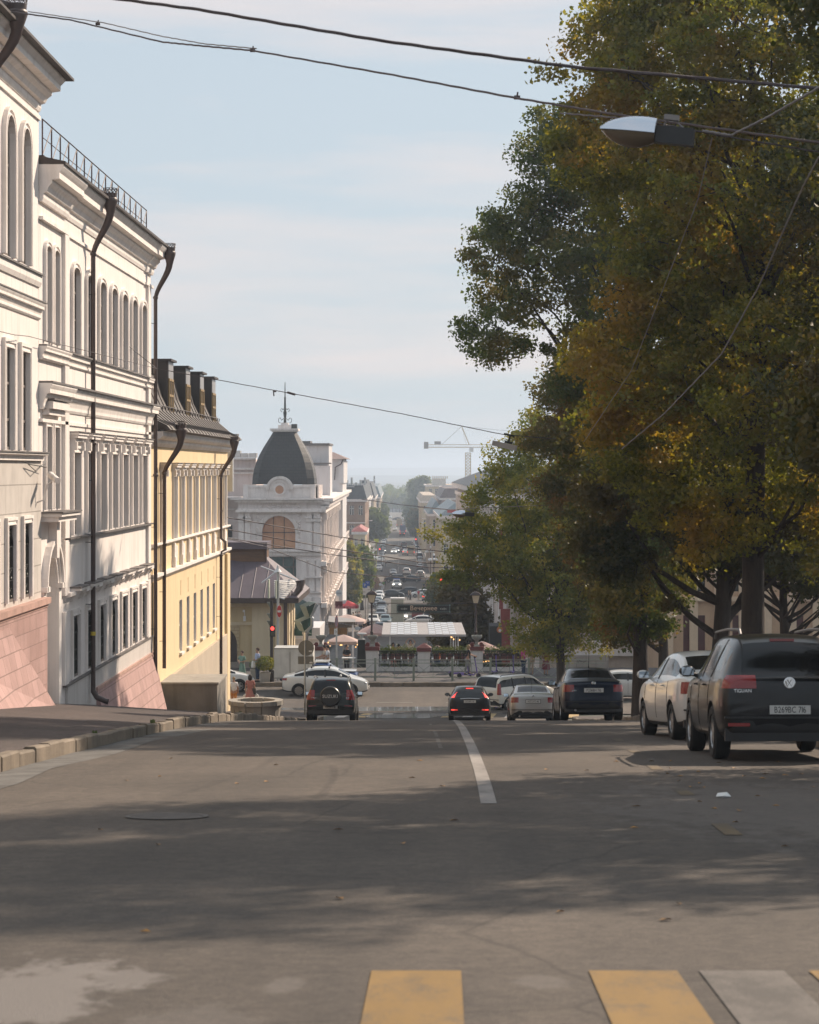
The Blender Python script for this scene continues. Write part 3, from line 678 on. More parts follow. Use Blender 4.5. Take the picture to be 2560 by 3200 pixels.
# gateway : arch mouldings, keystone, gable and slab
mb = MB()
for o0, o1, pr in ((.02,.14,.05),(.14,.24,.10),(.24,.34,.16)):
    A = arch_pts(53.2, 1.7, -2.0, .85, 12, o0); Bq = arch_pts(53.2, 1.7, -2.0, .85, 12, o1)
    mb.loft([[(XF-.02,a[0],a[1]),(XF+pr,a[0],a[1]),(XF+pr,b_[0],b_[1]),(XF-.02,b_[0],b_[1])] for a, b_ in zip(A, Bq)])
for s_ in (-1, 1): mb.box(XF-.02, XF+.07, 53.2+s_*1.04-.17, 53.2+s_*1.04+.17, -9, -2.86); mb.box(XF-.02, XF+.16, 53.2+s_*1.05-.2, 53.2+s_*1.05+.2, -2.86, -2.74)
mb.prism([(53.04,-2.1),(53.36,-2.1),(53.42,-1.24),(52.98,-1.24)], lambda a,b_,d: (XF+d,a,b_), 0, .2)
mb.box(XF-.02, XF+.42, 51.95, 54.5, -1.22, -1.10); mb.box(XF-.02, XF+.5, 51.9, 54.6, -1.10, -1.02)
mb.build('gateway_surround', WHITE2, B2)
mb = MB(); mb.box(XF-.02, XF+.54, 51.86, 54.64, -1.019, -.98); mb.box(XF-.02, XF+.30, 52.1, 54.5, 1.62, 1.66); mb.build('slab_flashing', LEDGE, B2)
mb = MB(); mb.box(XF-.02, XF+.16, 52.2, 54.4, 1.28, 1.42); mb.box(XF-.02, XF+.26, 52.15, 54.45, 1.42, 1.60); mb.build('pair_hood', WHITE2, B2)
mb = MB(); mb.exty([(XF-.04,-5.9),(XF+.10,-5.9),(XF+.75,-8.6),(XF-.04,-8.6)], 59.9, 71.6)
mb.build('granite_batter', MATS['pink_buttress_slabs'], B2)
mb = MB(); mb.exty([(XF-.04,-5.9),(XF+.13,-5.9),(XF+.13,-5.82),(XF-.04,-5.82)], 59.8, 71.65); mb.build('batter_coping', MATS['pink_ledge'], B2)
mb = MB(); yb = y1+.15
mb.add([(XF+.62,y0,7.12),(XF+.62,yb,7.12),(XF-4,yb,8.1),(XF-4,y0,8.1),(XF+.62,y0,7.052),(XF+.62,yb,7.052),(XF-4,yb,7.052),(XF-4,y0,7.052)], [(0,1,2,3),(4,7,6,5),(0,4,5,1),(1,5,6,2),(2,6,7,3),(3,7,4,0)])
mb.build('roof', ROOFBR, B2)
mb = MB(); rx = XF+.05
RAIL = mat('rust_red_railing', (.13,.075,.065), .6, var=.2)
ys = list(np.arange(51.9, 70.2, 1.22))
for i, y in enumerate(ys):
    mb.tube([(rx, y, 7.2), (rx, y, 8.12)], .018, 4)
    if i < len(ys)-1: mb.tube([(rx, y, 7.27), (rx, ys[i+1], 8.1)], .012, 4)
mb.tube([(rx, ys[0], 8.12), (rx, ys[-1], 8.12)], .02, 4); mb.tube([(rx, ys[0], 7.7), (rx, ys[-1], 7.7)], .013, 4)
mb.build('roof_railing', RAIL, B2)
mb = MB(); mb.box(XF-1.5, XF-.5, 55.2, 55.8, 7.2, 7.75); mb.build('roof_hatch', ROOFBR, B2)
drainpipe('tall brown drainpipe crossing the seven window white facade, with kicked out bottom shoe', XF, 58.7, 7.32, -6.05)
drainpipe('brown drainpipe standing where the white facade meets the yellow one', XF+.02, 71.35, 7.15, -7.6, foot=False)
b = MB(); b.lathe((XF+.17,58.7,-4.35), [(.068,0),(.068,.10)], 12)
b.build('yellow_band', mat('yellow_tape', (.62,.47,.05), .5, var=.1), None)
bpy.data.objects['yellow_band'].parent = [o for o in bpy.data.objects if o.name.startswith('drainpipe') and abs(o.location.y-58.7) < .1][0]
bpy.data.objects['yellow_band'].location = -Vector(bpy.data.objects['yellow_band'].parent.location)
# a few cables clinging to the white walls
b = MB(); b.tube([(XF+.12,51.95,.2),(XF+.16,50.5,-.05),(XF+.14,49.6,.12),(XF+.2,51.6,.05)], .012, 4); b.tube([(XF+.10,71.2,-3.2),(XF+.12,71.1,-4.2),(XF+.10,71.3,-5.1),(XF+.13,70.9,-5.9)], .014, 4)
tag(b.build('loose_cable', IRON), 'thin dark cables hanging loose along the white facade edges', 'cable')

# ================================================================ YELLOW BUILDING
B3 = thing('historic_building', 'yellow two storey building with white trim and four tall dark dormers', 'building', (XF, 84, -7))
y0, y1 = 71.75, 97.3
U8 = [77.9, 80.15, 82.4, 84.65, 86.95, 89.15, 91.4, 93.65]; L6 = [79.9, 82.2, 84.5, 86.85, 89.2, 91.5]; OFF = [74.6]
ops = [(y, .95, -2.42, -.25, 0) for y in U8+[95.9]+OFF] + [(y, .9, -6.5, -4.65, 0) for y in L6] + [(y, .16, -4.5, -3.95, 0) for y in L6]
mb = MB(); wall(mb, fxX(XF), y0, y1, -12, 1.0, ops, .26); mb.box(XF-9, XF-.27, y0, y1, -12, 1.0)
mb.quad((XF-.27,y1,-12),(XF,y1,-12),(XF,y1,1.0),(XF-.27,y1,1.0)); mb.quad((XF-.27,y0,-12),(XF,y0,-12),(XF,y0,1.0),(XF-.27,y0,1.0)); mb.build('wall', YELLOW, B3)
mb = MB(); cornice(mb, XF, y0, y1+.3, [(.05,.74),(.10,.80),(.16,.86),(.16,.95),(.30,1.0),(.38,1.08),(.38,1.20),(.42,1.27)])
cornice(mb, XF, y0, y1+.1, [(.03,-2.52),(.08,-2.50),(.14,-2.46),(.14,-2.40)]); cornice(mb, XF, y0, y1+.15, [(.03,-3.62),(.10,-3.55),(.17,-3.48),(.17,-3.38)])
for y in U8+OFF+[95.9]:
    for q in (-.62,): mb.box(XF, XF+.10, y-.62, y-.30, -3.36, -2.54)
    mb.box(XF, XF+.13, y-.66, y-.26, -3.36, -3.02); mb.box(XF, XF+.07, y+.02, y+.5, -3.2, -2.66)
mb.build('cornice', WHITE2, B3)
mb = MB(); mb.box(XF-.05, XF+.12, 71.9, 72.9, -12, -3.63); mb.build('corner_pilaster', YELLOW, B3); mb = MB(); mb.box(XF-.05, XF+.12, 96.1, 97.3, -12, -3.63); mb.build('corner_pilaster', YELLOW, B3)
mb = MB(); mb.exty([(XF-.05,-12),(XF+.12,-12),(XF+.12,-7.05),(XF-.05,-7.05)], 76.6, 96.0); mb.build('plinth', BEIGE, B3)
p = window_proto(B3, .95, 2.17, 0, .13, .13, .07, hood=.22, sill=False, nh=3, fm=WFRAMEW, thin=True); place_windows(p, [(XF, y, -2.42) for y in U8+OFF+[95.9]])
p = window_proto(B3, .9, 1.85, 0, .13, .0, .0, sill=True, nh=2, hoodm=WHITE2, fm=WFRAMEW); place_windows(p, [(XF, y, -6.5) for y in L6])
mb = MB()
for y in L6: mb.box(XF-.2, XF-.03, y-.075, y+.075, -4.49, -3.96)
mb.build('keystone_slot', WHITE2, B3)
# roof: bell-cast eave, steep mansard, flat top
mb = MB(); prof = [(XF+.62,1.28),(XF+.5,1.42),(XF+.1,1.62),(XF-.35,2.0),(XF-.62,2.6),(XF-.8,3.3),(XF-3.5,3.5)]
rings = []
for y, k in ((y0,1),(y1-1.2,1),(y1+.2,.98),):
    rings.append([(x, y, z) for x, z in prof]+[(XF-3.5,y,1.0),(XF+.5,y,1.24)])
mb.loft(rings); 
for i in range(24):
    yy = y0+.5+i*1.05
    if yy < y1: mb.tube([(x+.012, yy, z+.012) for x, z in prof[:6]], .016, 4)
mb.build('roof', ROOFBR, B3)
for i, yd in enumerate((79.5, 84.9, 89.9, 94.6)):
    db = MB(); xf_ = XF-.42; db.loft([[(xf_,yd,1.75),(xf_,yd+1.5,1.75),(xf_,yd+1.5,3.85),(xf_,yd,3.85)],[(XF-2.8,yd,1.75),(XF-2.8,yd+1.5,1.75),(XF-2.8,yd+1.5,3.85),(XF-2.8,yd,3.85)]])
    d = db.build('dormer', ROOFBR, B3)
    db = MB(); db.box(XF-2.9, xf_+.14, yd-.08, yd+1.58, 3.852, 3.93); db.build('dormer_roof', ROOFBR, d)
    db = MB(); db.box(xf_+.002, xf_+.03, yd+.06, yd+1.44, 3.25, 3.84); db.build('dormer_front', mat('grey_zinc', (.30,.30,.31), .5, metal=.4, var=.1), d)
    db = MB()
    for a in (yd+.10, yd+.70, yd+1.30): db.box(xf_+.002, xf_+.06, a, a+.09, 1.95, 3.24)
    for zz in (1.95, 2.6, 3.16): db.box(xf_+.002, xf_+.055, yd+.19, yd+1.3, zz, zz+.08)
    db.build('window_frame', mat('ochre_wood', (.30,.20,.08), .6, var=.15), d)
    db = MB(); db.box(xf_+.001, xf_+.02, yd+.19, yd+1.3, 2.03, 3.16); db.build('pane', mat('reflecting_pane', (.25,.23,.22), .12, var=.0), d)
mb = MB()
for i in range(30): y = y0+.6+i*.86; mb.tube([(XF-.36,y,2.08),(XF-.34,y,2.2)], .018, 4)
mb.tube([(XF-.34,y0,2.2),(XF-.34,y1-.2,2.2)], .014, 4); mb.build('snow_guard', PIPE, B3)
mb = MB()
for k, (yy, zz, h) in enumerate([(95.9,2.6,.9),(96.3,2.6,1.3),(96.6,2.4,.8)]): mb.box(XF-.7, XF-.6, yy, yy+.16, zz, zz+h)
tag(mb.build('antenna_panel', mat('pale_panel', (.5,.5,.5), .5, var=.05)), 'pale antenna panels standing on the end of the brown roof', 'antenna')
b = MB(); vx, vy, vz = P(717, 1352, 99)
b.loft([[(vx+.36*math.cos(a)-.2, vy-.2, vz-.9+.8*math.sin(a)) for a in np.linspace(0, math.pi/2, 8)]+[(vx-.2,vy-.2,vz-.9)], [(vx+.36*math.cos(a)-.2, vy+.3, vz-.9+.8*math.sin(a)) for a in np.linspace(0, math.pi/2, 8)]+[(vx-.2,vy+.3,vz-.9)]])
b.box(vx-.2, vx+.16, vy-.2, vy+.3, vz-2.6, vz-.905)
tag(b.build('roof_vent', mat('galvanised', (.45,.46,.46), .45, metal=.5, var=.1)), 'grey rounded metal ventilation hood at the far end of the yellow building roof', 'vent')
drainpipe('brown drainpipe on the near end of the yellow facade', XF, 73.75, 1.55, -6.55, foot=False, proj=.72)
drainpipe('brown drainpipe with a jog at the far end of the yellow facade', XF, 92.75, 1.42, -8.6, foot=False, jog=-3.3, proj=.72)
# concrete box in front of the yellow wall
b = MB(); b.box(XF+.05, XF+1.88, 74.1, 77.0, -9.0, -7.10)
cbx = thing('concrete_box', 'large square concrete box with a pale slab lid on the sidewalk against the yellow building', 'concrete box', (XF+.95, 75.5, -8.0))
b.build('box_walls', mat('weathered_concrete', (.20,.185,.165), .9, var=.16, scale=1.2, bump=.2, bscale=25, streak=.25), cbx)
b = MB(); b.box(XF+.0, XF+1.93, 74.05, 77.05, -7.10, -7.04); b.build('lid_slab', CONC, cbx)
# round stone planter
pc = (-6.9, 83.2); z0 = zg(83)+.2
pl = thing('stone_planter', 'round open stone planter on the left sidewalk behind the parked dark spare wheel car', 'planter', (pc[0], pc[1], z0-.3))
b = MB(); n = 10
for k in range(n):
    a0, a1 = 2*math.pi*k/n+.02, 2*math.pi*(k+1)/n-.02
    if k in (6,): pass
    b.loft([[(pc[0]+r*math.cos(a), pc[1]+r*math.sin(a), z) for r, z in ((.82,z0-.5),(.95,z0+.48),(1.02,z0+.5),(1.02,z0+.66),(.72,z0+.66),(.68,z0-.5))] for a in (a0, (a0+a1)/2, a1)])
b.build('stone_ring', CONC, pl)
b = MB(); b.lathe((pc[0],pc[1],z0), [(.69,-.5),(.69,.1)], 20); b.build('soil', mat('dry_soil', (.07,.055,.04), .95, var=.3, scale=6), pl)
# weeds along the kerb and wall
def weed(x, y, z, s, seed, label):
    rr = random.Random(seed); b = MB()
    for k in range(16):
        a = rr.uniform(0, 6.28); q = rr.uniform(.2, 1)*s; h = rr.uniform(.3, 1)*s
        px_, py_, pz_ = x+q*math.cos(a)*.6, y+q*math.sin(a)*.6, z+h*.7; w_ = .025
        b.add([(x+.2*q*math.cos(a), y+.2*q*math.sin(a), z), (px_-w_, py_, pz_), (px_+q*.3*math.cos(a), py_, pz_+.05), (px_+w_, py_+w_, pz_-.02)], [(0,1,2,3)])
    tag(b.build('weed', LEAFG), label, 'weed', None)
LEAFG = mat('weed_green', (.09,.13,.03), .7, var=.3, scale=3)
weed(-9.02, 47.9, zg(47.9)+.42, .22, 1, 'green weed tuft growing at the foot of the pink granite wall'); weed(-5.27, 34.0, zg(34)+.16, .045, 2, 'small weed growing on the kerb stones at the left edge')
weed(-5.29, 41.0, zg(41)+.16, .05, 3, 'weed tuft between kerb stones midway up the left kerb'); weed(-5.3, 59, zg(59)+.17, .05, 4, 'green weed at the far bend of the left kerb')
# ================================================================ DOMED CORNER BUILDING (far side of the junction)
CHW = mat('pale_stucco', (.74, .67, .64), .85, var=.07, scale=.4, bump=.15, bscale=6, streak=.18)
CHT = mat('pale_stucco_trim', (.78, .71, .67), .85, var=.09, scale=1.2, bump=.2, bscale=8, streak=.2)
SLATE = brickmat('slate_shingles', (.024,.023,.024), (.031,.030,.030), (.010,.010,.010), bw=.55, bh=.34, msize=.03, axis='XZ', rough=.6, bump=.9)
COPP = mat('copper_tint_glass', (.42,.20,.12), .12, var=.25, scale=.35, col2=(.62,.34,.20))
TEAL = mat('teal_glass', (.03,.075,.075), .1, var=.3, scale=.4)
k_ = 236/F
def cu(u): return (u-U0)*k_
def cv(v): return (V0-v)*k_
CB = thing('corner_building', 'pale stucco corner building with slate dome, spire and arched copper window', 'building', (cu(882), 240, cv(1995)))
xl, xr = cu(744), cu(1004); yf = 236.0
mb = MB(); fn = fxY(yf)
aw = (cu(871), cu(923)-cu(819), cv(1716), cv(1612), 1.75); lw = (cu(868), cu(932)-cu(817), cv(1838), cv(1740), 0)
gw = (cu(950), 1.6, cv(1990), cv(1900), 0)
wall(mb, fn, xl, xr, -20, cv(1556), [aw, lw, gw], .35)
dirx = -148/F
def side(y): return xr + (y-yf)*dirx      # street side runs with the far street
mb.quad((xl,yf,-20),(xl,yf+9,-20),(xl,yf+9,cv(1556)),(xl,yf,cv(1556)))
mb.build('wall', CHW, CB)
# street side wall with bays
yb = 338.0; nb = 17
mb = MB(); ops = []
def fs(a, b, d): return (side(a)-d, a, b)
for i in range(nb):
    yy = yf+4.2+i*5.75
    ops += [(yy, 2.6, -9.2, -4.9, 1.2), (yy, 2.4, -13.6, -10.4, 0), (yy, 2.8, -18.5, -14.9, 0)]
wall(mb, fs, yf, yb, -24, cv(1556), ops, .4)
mb.quad(fs(yb,-24,0), fs(yb,-24,14), fs(yb,cv(1556),14), fs(yb,cv(1556),0)); mb.quad(fs(yf+1,cv(1556),0), fs(yb,cv(1556),0), fs(yb,cv(1556),14), fs(yf+1,cv(1556),14))
mb.build('street_wall', CHW, CB)
mb = MB()
for o in ops: mb.quad(fs(o[0]-o[1]/2,o[2],.35), fs(o[0]+o[1]/2,o[2],.35), fs(o[0]+o[1]/2,o[3],.35), fs(o[0]-o[1]/2,o[3],.35))
mb.build('street_glazing', GLASS, CB)
mb = MB()
for i in range(nb+1):
    yy = yf+1.35+i*5.75
    for (z0, z1) in ((-9.6,-4.6),(-14.0,-10.2),(-20,-14.6)):
        mb.prism([(yy-.42,z0),(yy+.42,z0),(yy+.42,z1),(yy-.42,z1)], fs, -.35, .02)
        mb.prism([(yy-.6,z1-.7),(yy+.6,z1-.7),(yy+.7,z1),(yy-.7,z1)], fs, -.6, .02)
        mb.prism([(yy-.55,z0),(yy+.55,z0),(yy+.55,z0+.5),(yy-.55,z0+.5)], fs, -.5, .02)
for (z0, z1, p_) in ((-4.55,-4.0,.5),(-4.0,-3.7,.8),(cv(1580),cv(1568),.9),(cv(1567),cv(1557),1.25),(-10.15,-9.7,.55),(-14.55,-14.05,.6),(-18.9,-18.5,.3)):
    mb.prism([(yf-.3,z0),(yb,z0),(yb,z1),(yf-.3,z1)], fs, -p_, .02)
for i in range(nb):
    yy = yf+4.2+i*5.75
    for (z, w_) in ((-10.1, 1.9), (-14.5, 1.9)):
        mb.prism([(yy-w_,z+.01),(yy+w_,z+.01),(yy+w_,z+.16),(yy-w_,z+.16)], fs, -1.0, .02)
        for q in np.linspace(-w_*.9, w_*.9, 7): mb.prism([(yy+q-.09,z+.17),(yy+q+.09,z+.17),(yy+q+.05,z+.85),(yy+q-.05,z+.85)], fs, -.95, -.80)
        mb.prism([(yy-w_,z+.86),(yy+w_,z+.86),(yy+w_,z+.98),(yy-w_,z+.98)], fs, -1.0, -.75)
mb.build('street_mouldings', CHT, CB)
# front mouldings
mb = MB(); f = fn
def hb(u0, u1, v0, v1, p_): mb.prism([(cu(u0),cv(v1)),(cu(u1),cv(v1)),(cu(u1),cv(v0)),(cu(u0),cv(v0))], f, -p_, .02)
hb(722,1012,1557,1562,.9); hb(734,1007,1563,1570,.6); hb(744,1004,1589,1593,.45); hb(738,1008,1593,1600,.7); hb(742,1005,1600,1604,.3)
hb(806,1006,1719,1724,.5); hb(812,1004,1725,1736,.25); hb(936,1006,1748,1752,.18)
hb(950,1008,1801,1806,.4); hb(940,1006,1849,1853,.55); hb(945,1004,1854,1866,.35)
for (a, b_) in ((748,763),(766,782),(958,975),(981,1001)):
    hb(a,b_,1604,1719,.22); hb(a-3,b_+3,1618,1630,.38); hb(a-5,b_+5,1615,1619,.5)
for (a, b_) in ((940,958),(966,984),(988,1003)): hb(a,b_,1752,1848,.18)
for (a, b_) in ((958,975),(981,1001)): hb(a,b_,1868,1995,.4); hb(a-4,b_+4,1866,1884,.6)
for o0, o1, pr in ((.05,.30,.12),(.30,.42,.22)):
    A = arch_pts(aw[0], aw[1], aw[3], aw[4], 14, o0); Bq = arch_pts(aw[0], aw[1], aw[3], aw[4], 14, o1)
    mb.loft([[f(a[0],a[1],.02),f(a[0],a[1],-pr),f(b_[0],b_[1],-pr),f(b_[0],b_[1],.02)] for a, b_ in zip(A, Bq)])
rr = random.Random(3)
for k in range(150):   # stucco relief: garlands in the frieze and around the arch
    if k < 60: u, v = rr.uniform(815,945), rr.uniform(1572,1587)
    elif k < 100: u, v = rr.uniform(800,822) if rr.random() < .5 else rr.uniform(926,942), rr.uniform(1606,1640)
    else: u, v = (rr.uniform(803,808) if rr.random() < .5 else rr.uniform(932,938)), rr.uniform(1645,1712)
    x, y, z = f(cu(u), cv(v), -.03); mb.sphere((x, y, z), rr.uniform(.05,.12), 6, 4)
mb.build('mouldings', CHT, CB)
# copper glass window with bars, lower window
w_ = MB(); o = [(aw[0]-aw[1]/2, aw[2])]+[p for p in reversed(arch_pts(aw[0], aw[1], aw[3], aw[4], 14, 0))]+[(aw[0]+aw[1]/2, aw[2])]
w_.k = 0; w_.box(cu(854)-.03, cu(854)+.03, yf+.22, yf+.3, aw[2], cv(1614)); w_.box(cu(888)-.03, cu(888)+.03, yf+.22, yf+.3, aw[2], cv(1614)); w_.box(aw[0]-aw[1]/2, aw[0]+aw[1]/2, yf+.225, yf+.295, cv(1664)-.03, cv(1664)+.03)
w_.box(aw[0]-aw[1]/2, aw[0]+aw[1]/2, yf+.2, yf+.31, aw[2], aw[2]+.08)
wo = w_.build('arched_window', IRON, CB)
g = MB(); g.prism(o, f, .31, .34); g.build('pane', COPP, wo)
w_ = MB()
for u in (817.5, 848, 885, 917, 931): w_.box(cu(u)-.05, cu(u)+.05, yf+.2, yf+.3, lw[2], lw[3])
w_.box(cu(817), cu(932), yf+.21, yf+.29, cv(1772)-.04, cv(1772)+.04); wo = w_.build('wide_window', mat('brown_window_bars', (.10,.07,.06), .5, var=.1), CB)
g = MB(); g.prism([(cu(817),lw[2]),(cu(932),lw[2]),(cu(932),lw[3]),(cu(817),lw[3])], f, .31, .34); g.build('pane', TEAL, wo)
# parapet with lucarne
mb = MB(); zt = cv(1516); zb = cv(1556)
mb.box(cu(765), cu(982), yf+.25, yf+.7, zb, zt-.25); mb.box(cu(760), cu(987), yf+.15, yf+.8, zt-.25, zt)
for u in (768, 842, 905, 978): mb.box(cu(u-8), cu(u+8), yf+.05, yf+.85, zb, zt+.04)
for i in range(6): mb.box(cu(982)-.1, cu(982)+.45, yf+.7+i*1.35, yf+1.2+i*1.35, zb, zt)
mb.box(cu(982)-.05, cu(982)+.3, yf+.7, yf+8.6, zb, zt-.02)
mb.build('parapet', CHT, CB)
mb = MB(); lx, lz = cu(874), cv(1530)
mb.prism([(lx+1.42*math.cos(a), lz+1.42*math.sin(a)) for a in np.linspace(0, math.pi, 17)], lambda a,b_,d: (a, yf+d, b_), -.1, 1.6)
mb.prism([(lx-1.0, zb),(lx+1.0, zb),(lx+1.0, lz),(lx-1.0, lz)], lambda a,b_,d: (a, yf+d, b_), -.05, .9)
for r0, r1, pp in ((1.15,1.42,.3),(.45,.62,.24),(.85,1.0,.2)):
    for k in range(20):
        a0, a1 = math.pi*k/20*(2 if r1<1 else 1), math.pi*(k+1)/20*(2 if r1<1 else 1)
        mb.add([(lx+r*math.cos(a), yf-pp, lz+(r*math.sin(a) if r1 > .8 else r*math.sin(a)+.0)) for a, r in ((a0,r0),(a0,r1),(a1,r1),(a1,r0))]+[(lx+r*math.cos(a), yf-.05, lz+r*math.sin(a)) for a, r in ((a0,r0),(a0,r1),(a1,r1),(a1,r0))], [(0,1,2,3),(1,5,6,2),(0,3,7,4)])
lo_ = mb.build('lucarne', CHT, CB)
mb = MB(); mb.prism([(lx+.45*math.cos(a), lz+.45*math.sin(a)) for a in np.linspace(0, 2*math.pi, 21)[:-1]], lambda a,b_,d: (a, yf+d, b_), -.16, -.11); mb.build('round_window', COPP, lo_)
# dome
prof = [(0,3.30),(.12,3.27),(.28,3.12),(.42,2.9),(.56,2.58),(.70,2.18),(.82,1.78),(.92,1.45),(1.0,1.20)]
zb0, zh = cv(1514), cv(1348)-cv(1514); cxd, cyd = cu(882), yf+4.3
mb = MB(); rings = []
for q, hw in prof:
    z = zb0+q*zh; c = .78; rings.append([(cxd-hw,cyd-hw*c,z),(cxd-hw*c,cyd-hw,z),(cxd+hw*c,cyd-hw,z),(cxd+hw,cyd-hw*c,z),(cxd+hw,cyd+hw*c,z),(cxd+hw*c,cyd+hw,z),(cxd-hw*c,cyd+hw,z),(cxd-hw,cyd+hw*c,z)])
mb.loft(rings); dm = mb.build('dome', SLATE, CB)
mb = MB(); zt = zb0+zh; mb.box(cxd-1.35,cxd+1.35,cyd-1.35,cyd+1.35,zt,zt+.14); mb.box(cxd-1.5,cxd+1.5,cyd-1.5,cyd+1.5,zt+.14,zt+.36); mb.box(cxd-.7,cxd+.7,cyd-.7,cyd+.7,zt+.36,zt+.75); mb.box(cxd-.4,cxd+.4,cyd-.4,cyd+.4,zt+.75,zt+1.0)
mb.build('dome_cap', CHT, CB)
mb = MB(); mb.box(cxd+.72,cxd+1.3,cyd-.5,cyd+.5,zt+.36,zt+.85); mb.build('cap_hatch', IRON, CB)
mb = MB(); s0 = zt+1.0; mb.lathe((cxd,cyd,s0), [(.16,0),(.12,.5),(.2,1.1),(.12,1.3),(.09,2.6),(.13,2.65),(.06,2.8),(.04,4.2),(.02,4.4)], 8)
for k in range(4):
    a = math.pi/2*k
    for (zz, r) in ((.25,.55),(1.35,.35)):
        pts = [(cxd+math.cos(a)*(r-.28*math.cos(t)*r), cyd+math.sin(a)*(r-.28*math.cos(t)*r), s0+zz+.5*r*math.sin(t)) for t in np.linspace(0, 5.2, 12)]
        mb.tube([(cxd,cyd,s0+zz+.3)]+pts, .03, 4)
mb.build('spire', IRON, CB)
# rear parts of the same block
def bld_box(mb, u0, u1, v0, v1, Y, dep=8): 
    x0 = (u0-U0)/F*Y; x1 = (u1-U0)/F*Y; z1 = (V0-v0)/F*Y; z0 = (V0-v1)/F*Y if v1 else -24
    mb.box(x0, x1, Y, Y+dep, z0, z1)
    return mb
WG = mat('greyish_plaster', (.62,.60,.60), .85, var=.06, scale=.3, streak=.12)
OB = thing('rear_building', 'plain pale building with flat roof parapets rising behind the slate dome', 'building', ((980-U0)/F*262, 266, -20))
mb = MB(); bld_box(mb, 945, 1028, 1392, None, 262); bld_box(mb, 960, 1032, 1455, None, 259.8, 2); mb.build('wall', WG, OB)
mb = MB(); bld_box(mb, 940, 1030, 1385, 1391, 261.6, 9); bld_box(mb, 958, 1034, 1446, 1450, 259.5, 2.2); bld_box(mb, 943, 970, 1378, 1384, 263, 4); mb.build('roof_edge', LEDGE, OB)
mb = MB()
for k in range(7): x = (948+k*13-U0)/F*262; mb.tube([(x,262.2,(V0-1384)/F*262),(x,262.2,(V0-1391)/F*262)], .04, 4)
mb.build('roof_railing', IRON, OB)
OB = thing('side_building', 'narrow pale building with brown hipped roof and bent drainpipe behind the dome', 'building', ((1050-U0)/F*300, 304, -20))
mb = MB(); bld_box(mb, 1025, 1071, 1434, None, 300, 12); bld_box(mb, 1060, 1074, 1440, 1510, 299.6, 12); mb.build('wall', WG, OB)
mb = MB(); Y = 299; a = (V0-1434)/F*Y; x0, x1 = (1022-U0)/F*Y, (1084-U0)/F*Y
mb.add([(x0,Y,a),(x1,Y,a),(x1,Y+14,a),(x0,Y+14,a),(x0-2,Y+7,(V0-1412)/F*Y),(x0+.6,Y+7,(V0-1412)/F*Y)], [(0,1,5,4),(1,2,5),(2,3,4,5),(3,0,4),(0,3,2,1)]); mb.build('roof', mat('rust_roof', (.20,.13,.11), .6, var=.2), OB)
mb = MB(); mb.tube([P(1072,1436,299.5),P(1066,1450,299.5),P(1048,1460,299.5),P(1046,1500,299.5)], .09, 6); mb.build('pipe', PIPE, OB)
# left wing of the block, with roof ducts
LW = thing('wing_building', 'pale side wing left of the dome with air ducts on its flat roof', 'building', ((700-U0)/F*244, 247, -18))
mb = MB(); Y = 244; bld_box(mb, 660, 800, 1436, None, Y, 10); bld_box(mb, 655, 746, 1560, None, 240, 4.1); mb.build('wall', mat('pinkish_stucco', (.68,.58,.55), .85, var=.07, scale=.4, streak=.15), LW)
mb = MB(); bld_box(mb, 655, 800, 1431, 1436, Y-.6, 1); bld_box(mb, 655, 800, 1462, 1468, Y-.35, .5); bld_box(mb, 655, 800, 1476, 1481, Y-.25, .4); bld_box(mb, 650, 750, 1553, 1560, 239.2, 5); bld_box(mb, 655, 745, 1590, 1594, 239.6, .6); mb.build('cornice', CHT, LW)
mb = MB()
for u, v, w_, h in ((735,1408,16,22),(752,1416,22,14),(778,1416,24,14),(722,1418,10,12)): bld_box(mb, u, u+w_, v, v+h, Y+3, 1.5)
for u in (724,740,756,776,798): mb.tube([P(u,1432,Y+2),P(u,1420,Y+2)], .05, 4)
mb.build('air_duct', MATS['galvanised'], LW)
for (u0, u1, v0, v1, nm) in ((707, 726, 1640, 1700, 'balcony_window'),):
    b = MB(); bld_box(b, u0, u1, v0, v1, 239.9, .05); b.build(nm, GLASS, LW)
mb = MB(); bld_box(mb, 703, 742, 1680, 1690, 239.2, .7)
mb.build('balcony', CHT, LW)

# ================================================================ LOW RESTAURANT (yellow-beige, brown roof)
RST = thing('restaurant_building', 'low beige building with hipped brown metal roof across the junction', 'building', ((790-U0)/F*128, 131, -11.6))
BE2 = mat('warm_beige_plaster', (.50,.40,.24), .88, var=.07, scale=.6, streak=.12); BE3 = mat('light_beige_plaster', (.56,.48,.34), .88, var=.06, scale=.6, streak=.1)
Y = 128.0; q = Y/F
def ru(u): return (u-U0)*q
def rv(v): return (V0-v)*q
mb = MB(); mb.box(ru(600), ru(860), Y, Y+9, -14, rv(1876)); mb.build('wall', BE2, RST)
mb = MB(); mb.box(ru(788), ru(846), Y-.12, Y, -14, rv(1895)); mb.box(ru(640), ru(788), Y-.10, Y, rv(1953), rv(1944)); mb.box(ru(640), ru(858), Y-.14, Y, rv(1896), rv(1878)); mb.build('pilaster', BE3, RST)
mb = MB(); mb.box(ru(860), ru(887), Y+.02, Y+8.9, -14, rv(1876)); 
for k in range(4): mb.box(ru(887), ru(887)+.12, Y+.5+k*2.2, Y+1.5+k*2.2, -14, rv(1888))
mb.build('side_wall', mat('cream_side', (.66,.55,.38), .85, var=.05), RST)
mb = MB(); mb.box(ru(640), ru(848), Y-.16, Y-.02, -14, rv(2068)); mb.build('plinth', mat('grey_plinth', (.24,.21,.18), .9, var=.15, scale=1), RST)
